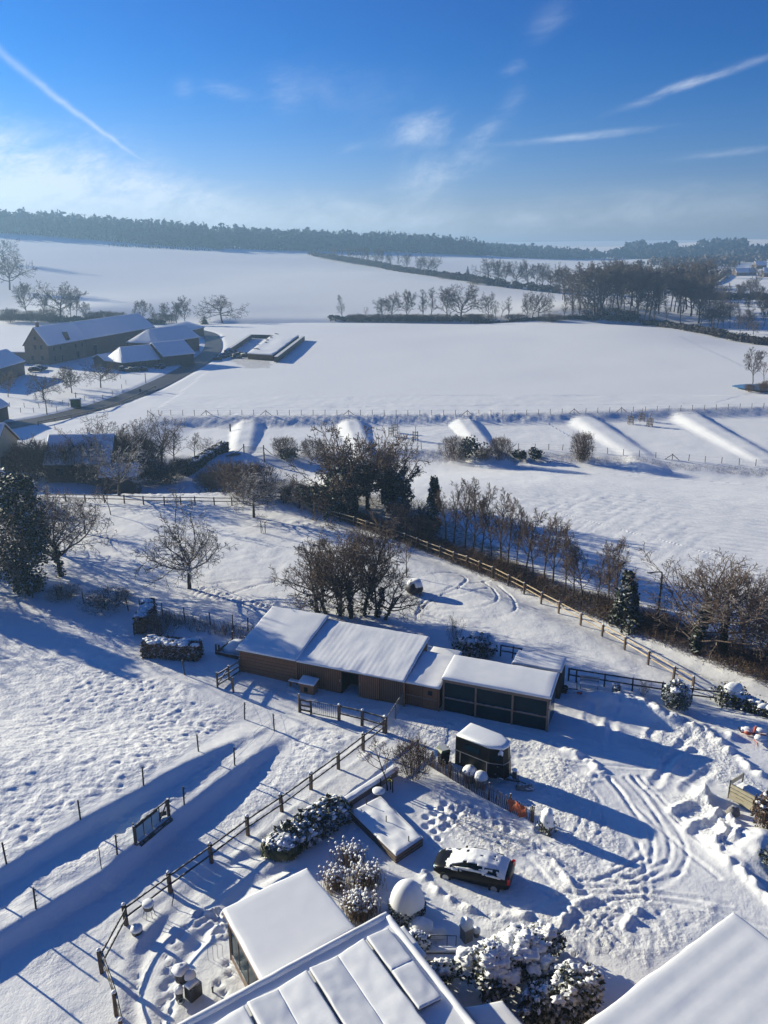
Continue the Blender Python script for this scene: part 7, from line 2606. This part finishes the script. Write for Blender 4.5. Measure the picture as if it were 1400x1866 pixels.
# tree guards in the mounded meadow
for k, (u, v) in enumerate(((1149, 773), (1169, 767), (1184, 777), (757, 803), (713, 795), (720, 788))):
    p = G(u, v)
    t = thing('tree_guard', 'wooden guard cage round a sapling in the mounded meadow, ' + ('left of three', 'back one of three', 'right of three', 'beside the dark evergreen', 'near the huge ivy tree top', 'behind the huge ivy tree top')[k], 'tree guard', p, 0, 'sapling guards in the mounded meadow')
    for x, y in ((-.45, -.45), (.45, -.45), (.45, .45), (-.45, .45)):
        part('post', MB().box(x, y, .85, .12, .12, 1.9), M['post_far'], t)
    mb = MB()
    for z in (.5, 1.0, 1.6):
        for a, b in (((-.45, -.45), (.45, -.45)), ((.45, -.45), (.45, .45)), ((.45, .45), (-.45, .45)), ((-.45, .45), (-.45, -.45))):
            mb.beam((*a, z), (*b, z), .04, .1)
    part('rail', mb, M['post_far'], t)
    part('sapling', MB().tube([(0, 0, 0), (.05, 0, 2.8)], .05, 5), M['bark'], t)
single('marker_post', MB().tube([(0, 0, -.1), (0, 0, 1.5)], .16, 6), M['rail_dark'], 'short dark marker post at the foot of the first mound', 'post', loc=G(420, 786))
single('snowy_stump', MB().blob((0, 0, .4), (.8, .7, .7), 3, .2), M['stone'], 'pale snowy stone in front of the bank bush by the gate', 'stone', loc=G(528, 838), smooth=True)
# ------------------------------------------------------------------ the farm and the houses
FA = math.atan2(.983, .18)


def farm_house(label, o, ang, x1, w, eave, ridge, wall, name='farm_building', cat='barn', windows=(), hip=(0, 0), roof_t=.25, over=.35, chimney=None, z0=-1.5, th=.28, dormer=None):
    """gabled building; local x runs along the ridge, y across it"""
    t = thing(name, label, cat, (o[0], o[1], o[2] if len(o) > 2 else hz(o[0], o[1])), ang)
    part('wall', MB().gable(0, x1, 0, w, z0, eave, ridge - .05, hip), M[wall], t)
    ym = w / 2
    s_ = (ridge - eave) / ym
    ov = over
    for side in (0, 1):
        ye, yr = (-ov, ym) if side == 0 else (w + ov, ym)
        ze = eave - ov * s_
        q = [(-ov, ye, ze + .05), (x1 + ov, ye, ze + .05), (x1 + ov - hip[1] * 1.03, yr, ridge + .05), (-ov + hip[0] * 1.03, yr, ridge + .05)]
        if side:
            q = [q[1], q[0], q[3], q[2]]
        rf = part('roof', plate(q, .12), M['barnwood'], t)
        part('snow_cover', MB().slab(q, th, (8, 5), .03, 3, side + int(x1), .25, base=.01), M['snowy_roof'], rf, smooth=True)
    for k, hpv in enumerate(hip):
        if hpv:
            xe, xr = (-ov, hpv) if k == 0 else (x1 + ov, x1 - hpv)
            q = [(xe, w + ov, eave - ov * s_ + .05), (xe, -ov, eave - ov * s_ + .05), (xr, ym, ridge + .06), (xr + (.02 if k == 0 else -.02), ym + .05, ridge + .06)]
            if k:
                q = [q[1], q[0], q[3], q[2]]
            part('snow_cover', MB().slab(q, th * .8, (4, 4), .03, 3, 9, .25, base=.02), M['snowy_roof'], t, smooth=True)
    for (face, pos, z, ww, wh) in windows:
        if face == 'f':
            fr = part('window', MB().box(pos, -.03, z, ww, .12, wh), M['frame_wood'], t)
            part('pane', MB().box(pos, -.10, z, ww * .8, .03, wh * .85), M['glass'], fr)
        else:
            x = -.03 if face == 'l' else x1 + .03
            fr = part('window', MB().box(x, pos, z, .12, ww, wh), M['frame_wood'], t)
            part('pane', MB().box(x + (-.07 if face == 'l' else .07), pos, z, .03, ww * .8, wh * .85), M['glass'], fr)
    if chimney:
        ch = part('chimney', MB().box(chimney, ym, ridge + .6, .8, .8, 1.8), M['brick'], t)
        part('snow_cap', MB().blob((chimney, ym, ridge + 1.55), (.5, .5, .22), 2, .1), M['snow'], ch, smooth=True)
    return t


o = (-104.6, 259.7)
t = farm_house('tall brick farmhouse with a pointed gable end joined to the long barn', (*o, -.2), FA, 22.4, 8, 6.4, 11.6, 'brick', 'farmhouse', 'house', chimney=2.0,
               windows=[('l', 2.2, 5.6, .9, 1.5), ('l', 4.2, 5.6, .9, 1.5), ('l', 4.0, 8.3, .9, 1.1), ('l', 2.2, 2.3, .9, 1.5), ('l', 5.6, 2.3, .9, 1.5), ('f', 3, 4.8, 1.1, 1.6), ('f', 7, 4.8, 1.1, 1.6), ('f', 3.2, 1.8, 1.1, 1.8), ('f', 7.2, 1.5, 1.2, 2.4), ('f', 16, 4.6, 1.1, 1.6), ('f', 20, 4.6, 1.1, 1.6), ('f', 17, 1.6, 1.4, 2.4)])
dm = part('dormer', MB().add([(10.2, -.1, 3), (13.4, -.1, 3), (13.4, -.1, 6.6), (11.8, -.1, 9.4), (10.2, -.1, 6.6), (11.8, 2.2, 9.3), (10.2, 1.6, 6.6), (13.4, 1.6, 6.6), (10.2, .2, 3), (13.4, .2, 3)], [(0, 1, 2, 3, 4), (4, 3, 5, 6), (3, 2, 7, 5), (0, 4, 6, 8), (1, 9, 7, 2)]), M['brick'], t)
part('pane', MB().box(11.8, -.16, 6.6, 1.0, .05, 1.6), M['glass'], dm)
b_ = np.array(o) + np.array((.18, .983)) * 22.5
t = farm_house('long dark barn with a wide snowy roof behind the farmhouse', (*b_, -.2), FA, 52, 12.5, 6.2, 11.2, 'barnwood', 'long_barn', 'barn', windows=[('f', 6, 2.0, 2.6, 3.6), ('f', 30, 2.0, 3.2, 3.8), ('f', 46, 2.0, 2.6, 3.4)])
A1 = np.array((-77.5, 246.5))
an = math.atan2(.757, .65)
farm_house('low hipped shed nearest the road bend, left part of the farm group', (*A1, -.2), an, 12.5, 9.5, 2.6, 6.4, 'barnwood', 'farm_shed', 'shed', hip=(2.6, 0), windows=[('f', 3, 1.0, 2.0, 2.0), ('f', 7, 1.0, 2.4, 2.0)])
q = A1 + np.array((.65, .757)) * 13.2 - np.array((-.757, .65)) * 1.5
farm_house('gabled shed with a dark end wall right beside the road', (*q, -.2), an, 11.5, 10.5, 3.4, 7.0, 'barnwood', 'farm_shed', 'shed', windows=[('l', 5, 1.3, 2.6, 2.6)])
q = A1 + np.array((.65, .757)) * 1 + np.array((-.757, .65)) * 12
farm_house('lowest flat pitched lean to left of the hipped shed', (*q, -.2), an, 9, 6, 2.4, 3.6, 'barnwood', 'farm_shed', 'shed')
q = np.array((-75.5, 279.0))
farm_house('bigger hipped barn standing behind the two roadside sheds', (*q, -.2), math.atan2(.938, .347), 25, 12, 5.0, 9.0, 'barnwood', 'farm_barn', 'barn', hip=(4, 0), windows=[('f', 8, 1.6, 3, 3)])
q = np.array((-84.5, 322.0))
farm_house('long low hall with a flat snowy roof at the back of the farm', (*q, -.2), math.atan2(.99, .14), 44, 15, 3.4, 5.6, 'barnwood', 'farm_hall', 'hall')
q = np.array((-104.0, 238.3))
farm_house('snow roofed barn cut off by the left edge below the farmhouse', (*q, -.2), math.atan2(-1, -.02) , 26, -9.5, 4.2, 7.4, 'brick', 'farm_barn', 'barn', windows=[('l', -3, 2.0, 1.6, 2.2)]) if False else None
farm_house('snow roofed barn cut off by the left edge below the farmhouse', (-103.2, 214.0, -.2), math.atan2(1, .0), 24, 9.5, 4.0, 7.2, 'brick', 'farm_barn', 'barn', windows=[('r', 4, 2.0, 1.2, 1.8), ('r', 6.5, 2.0, 1.2, 1.8), ('f', 6, 1.6, 2, 2.4)])
farm_house('small snowy shed at the left edge above the road', (-78.6, 158.5, -.1), math.atan2(1, .05), 11, 7, 3.0, 5.4, 'barnwood', 'farm_shed', 'shed', windows=[('r', 3, 1.4, 1.2, 1.2)])
# farm wall
a, b = np.array((-112.2, 262.8, -.3)), np.array((-150, 268, -.3))
t = thing('farm_wall', 'long dark brick farm wall left of the farmhouse gable', 'wall', a)
part('wall', MB().beam((0, 0, 1.6), b - a + (0, 0, 1.6), .5, 4.4), M['brick'], t)
n = np.array((.0, .45, 0))
part('snow_cover', MB().slab([-n + (0, 0, 3.82), b - a - n + (0, 0, 3.82), b - a + n + (0, 0, 3.82), n + (0, 0, 3.82)], .25, (10, 2), .03, 2, 3, .15), M['snow'], t, smooth=True)
# cottage behind the garden trees
c0 = P(71, 815, 3.0)
t = farm_house('brown cottage with a broad snowy roof behind the garden trees', (-52.6, 124.5, -1.5), math.atan2(.6, 10), 9.6, 7.6, 3.0, 6.6, 'brick', 'cottage', 'house', windows=[('f', 2, 1.6, 1.3, 1.2), ('f', 4.6, 1.6, 1.3, 1.2), ('f', 7.5, 1.4, 1.2, 2.0)])
mb = MB().beam((5.2, -.2, 3.15), (6.0, 3.75, 6.95), .3, .3)
part('verge', mb, M['snow'], t)
farm_house('cream gabled house cut off by the left edge', (-71.0, 122.0, -1.2), math.atan2(.3, 10), 11.6, 9, 5.2, 8.4, 'cream', 'cream_house', 'house', windows=[('r', 2.5, 3, 1.2, 1.4), ('r', 5.5, 3, 1.2, 1.4), ('f', 9.5, 2.5, 1.2, 1.4)])
farm_house('low shaded house roof at the left edge behind the ivy tree', (-60.5, 103.5, -.9), math.atan2(1.2, 10), 8.6, 8, 3.2, 5.2, 'cream', 'side_house', 'house', windows=[('r', 3, 1.7, 1.2, 1.4)])
farm_house('grey garden shed below the snowy cottage', (-42.6, 120.0, -1.4), .1, 5.0, 4.0, 2.0, 3.2, 'barnwood', 'garden_shed', 'shed')
# silage clamp beyond the road
A, B_, C_, D_ = P(440, 655, 0), P(505, 660, 0), P(553, 619, 0), P(452, 617, 0)
t = thing('silage_clamp', 'silage clamp of black walls with a cut brown face across the road', 'silage clamp', A)
w1 = [P(412, 648, 0) - A, P(457, 617, 0) - A]
w2 = [P(503, 660, 0) - A, P(553, 620, 0) - A]
for nm, (p0, p1) in (('side_wall', w1), ('side_wall', w2)):
    part(nm, MB().beam(p0 + (0, 0, .9), p1 + (0, 0, .9), 1.2, 1.7), M['silo'], t)
p0, p1 = P(457, 616, 0) - A, P(500, 617, 0) - A
part('end_wall', MB().beam(p0 + (0, 0, .6), p1 + (0, 0, .6), 1.0, 1.8), M['silo'], t)
q = [P(452, 654, 0) - A, P(498, 657, 0) - A, P(545, 620, 0) - A, P(497, 618, 0) - A]
mb = MB()
vs = [x + (0, 0, -.3) for x in q] + [x * 1.0 + (0, 0, 1.7) for x in q]
part('heap', mb.add(vs, [(4, 5, 6, 7), (0, 1, 5, 4), (1, 2, 6, 5), (2, 3, 7, 6), (3, 0, 4, 7)]), M['silage'], t)
part('snow_cover', MB().slab([x + (0, 0, 1.7) for x in q], .4, (8, 14), .18, 3.5, 7, .5), M['snow'], t, smooth=True)
TY = mesh_of('tyre', MB().tube([(0, 0, 0), (0, 0, .28)], .5, 10), M['silo'])
for k in range(22):
    f = R.random()
    x = q[0] * (1 - f) + q[3] * f + (R.gauss(.8, .8), R.gauss(0, .8), 0)
    single('tyre', TY, None, 'black tyre lying in the line along the silage heap', 'tyre', 'tyres along the silage clamp', loc=A + x + (0, 0, 2.05 if x[0] > q[0][0] * (1 - f) + q[3][0] * f else .1))
for k, (u, v) in enumerate(((397, 655), (404, 652), (411, 650), (418, 648), (425, 645), (432, 652), (438, 648), (446, 650))):
    p = G(u, v)
    single('rubble_heap', MB().blob((0, 0, .3), (1.6, 1.2, .9), k, .3), M['silo'], f'dark snowy lump, {ORD[k]} from the left before the silage clamp', 'heap', 'lumps before the silage clamp', loc=p, smooth=True)
# guard rail posts and rail along the road
line = [G(u, v) for u, v in ((70, 775), (100, 768), (130, 762), (160, 755), (190, 748), (218, 738), (244, 727), (268, 716), (284, 708))]
t = thing('guard_rail', 'low guard rail along the near side of the cleared road', 'guard rail', line[0])
for i, p in enumerate(line):
    o = part('post', post_mesh(.75, .07, 'post_far'), None, t)
    o.location = tuple(p - line[0])
for a, b in zip(line[:-1], line[1:]):
    part('rail', MB().beam(a - line[0] + (0, 0, .65), b - line[0] + (0, 0, .65), .06, .25), M['post_far'], t)
wire_fence('low post fence around the farm orchard by the road', [(18, 742), (45, 743), (72, 744), (95, 742), (115, 738), (135, 733), (155, 730), (172, 734), (188, 728), (205, 720), (222, 708), (230, 700), (220, 690), (208, 682), (198, 676)], 1.1, .06, (.5, .95), mat='post_far', insul=False)
wire_fence('second post fence in front of the farm orchard', [(38, 752), (62, 752), (85, 752), (104, 750), (125, 742), (148, 737)], 1.1, .06, (.5, .95), mat='post_far', insul=False)
p = G(139, 742)
t = thing('road_kiosk', 'dark green flat topped kiosk beside the road', 'kiosk', p, .2)
part('body', MB().box(0, 0, .8, 2.0, 1.4, 1.9), M['green'], t)
part('roof', MB().box(0, 0, 1.82, 2.3, 1.7, .12), M['green'], t)
part('snow_cover', MB().slab([(-1.1, -.8, 1.885), (1.1, -.8, 1.885), (1.1, .8, 1.885), (-1.1, .8, 1.885)], .14, (4, 3), .02, 1, 3, .15), M['snow'], t, smooth=True)
for k, (u, v, tp) in enumerate(((140, 738, 715), (86, 755, 727), (266, 698, 680))):
    p = G(u, v)
    h = height_to(p, tp)
    t = thing('utility_pole', ('slim pole rising behind the green kiosk', 'slim pole with a sign box at the lower road side', 'slim pole beside the road near the sheds')[k], 'pole', p)
    part('pole', MB().tube([(0, 0, -.3), (0, 0, h)], [.12, .08], 6), M['post_far'], t)
    part('bracket', MB().beam((-.4, 0, h - .2), (.4, 0, h - .2), .08, .08), M['post_far'], t)
# people: one body each
def person(label, px, rz):
    p = G(*px)
    t = thing('person', label, 'person', p, rz)
    b = MB().tube([(0, .10, 0), (.02, .10, .45), (0, .08, .88), (0, .0, 1.0), (0, 0, 1.25), (0, 0, 1.42), (0, 0, 1.5)], [.07, .08, .11, .17, .21, .17, .06], 9).tube([(.22, -.10, 0), (.12, -.10, .45), (0, -.08, .9)], [.07, .08, .11], 8)
    b.tube([(0, .2, 1.4), (.08, .27, 1.1), (.22, .22, .9)], [.065, .055, .045], 7).tube([(0, -.2, 1.4), (-.08, -.27, 1.1), (.0, -.25, .85)], [.065, .055, .045], 7)
    part('body', b, M['jacket'], t, smooth=True)
    part('head', MB().blob((.02, 0, 1.63), (.10, .085, .13), 1, 0, 12, 8), M['skin'], t, smooth=True)
    part('hat', MB().blob((0, 0, 1.69), (.115, .10, .10), 1, 0, 12, 6, zmin=-.2), M['jacket'], t, smooth=True)


person('person in dark winter clothes walking on the cleared road', (256, 719), 2.0)
person('person in dark clothes standing in the snowy farmyard', (55, 680), 1.0)
for k, (u, v, rz, lab) in enumerate(((42, 657, 1.2, 'snow covered car parked furthest left by the farm wall'), (52, 660, 1.0, 'snow covered car parked against the farmhouse gable'), (66, 677, .3, 'snow covered car parked nearest in the farmyard'), (74, 674, .2, 'snow covered car behind the nearest one in the farmyard'))):
    make_car(lab, G(u, v), rz, group='cars in the farmyard')
make_car('car buried in snow behind the long garden hedge', G(340, 852), .5)
for k, (u, v) in enumerate(((226, 676), (236, 677), (248, 677), (262, 676), (290, 672), (200, 668), (198, 662))):
    p = G(u, v)
    mb = MB()
    for j in range(5):
        mb.box(R.gauss(0, .7), R.gauss(0, .5), .4 + .25 * j * R.random(), 1.3, .9, .8, R.random() * 3)
    single('implement_heap', mb, M['silo'], f'snowy heap of farm implements, {ORD[k]} of those along the shed fronts', 'heap', 'implement heaps at the sheds', loc=p)
# vineyard stakes high on the slope
q0, q1 = [G(u, v) for u, v in ((205, 447), (390, 456))]
mb = MB()
for k in range(260):
    f = R.random()
    c = q0 * (1 - f) + q1 * f + np.array((R.gauss(0, 5), R.uniform(-25, 10), 0))
    mb.box(c[0], c[1], hz(c[0], c[1]) + .9, .3, .3, 2.4)
single('vineyard_stakes', mb, M['post_far'], 'rows of tiny stakes below the ridge forest', 'stakes', kind='stuff')
put_shrub('brown', 'small dark bush clump at the end of the stakes below the forest', (398, 456), 447, 2.0)
# village houses far right
for k, (u, v, x1, w, e, rdg, an_, lab) in enumerate(((1342, 503, 13, 9, 3.5, 7.5, .1, 'white roofed village house beside the far lane'), (1362, 502, 10, 9, 3.2, 7.0, .2, 'white roofed village house, second beside the far lane'), (1378, 490, 12, 9, 4, 8, .1, 'far village house with a bright snowy roof'),
                                                      (1392, 505, 14, 10, 4, 8.5, -.2, 'village house with a shaded blue roof at the right edge'), (1204, 471, 16, 10, 4, 8, .1, 'distant village house with the widest snowy roof'), (1222, 470, 10, 9, 4, 8, .3, 'distant village house right of the widest roof'),
                                                      (1080, 466, 9, 8, 4, 8, .2, 'tiny distant house among the horizon trees, left one'), (1145, 467, 11, 8, 4, 8, .1, 'tiny distant house among the horizon trees, middle one'), (1166, 467, 10, 8, 4, 8, .1, 'tiny distant house among the horizon trees, right one'))):
    p = G(u, v)
    farm_house(lab, p, an_, x1, w, e, rdg, 'brick', 'village_house', 'house', windows=[('f', x1 * .3, 2, 1.4, 1.4), ('f', x1 * .7, 2, 1.4, 1.4)])
lane = road_curve([G(u, v)[:2] for u, v in ((1268, 545), (1282, 525), (1300, 510), (1325, 497))], 6)
ribbon('valley_lane', lane, 2.5, .35, M['asphalt'], 'dark lane climbing past the valley wood', 'road')
hedge('lane_hedge', 'dark clipped hedge along the far valley lane', G(1296, 520), G(1330, 496), 2.5, 2.5, 'conifer_far', 9, 900, .9, 8)
# pond
c = G(1390, 708)
mb = MB()
vs = [(c[0] + 7 * math.cos(a) * (1 + .1 * math.sin(3 * a)), c[1] + 6 * math.sin(a), 0.02) for a in np.linspace(0, 2 * PI, 24, endpoint=False)]
mb.add([(x, y, hz(x, y) + .3) for x, y, z in vs], [tuple(range(24))])
single('pond', mb, M['ice'], 'small frozen blue pond at the right edge of the field', 'pond', kind='structure')
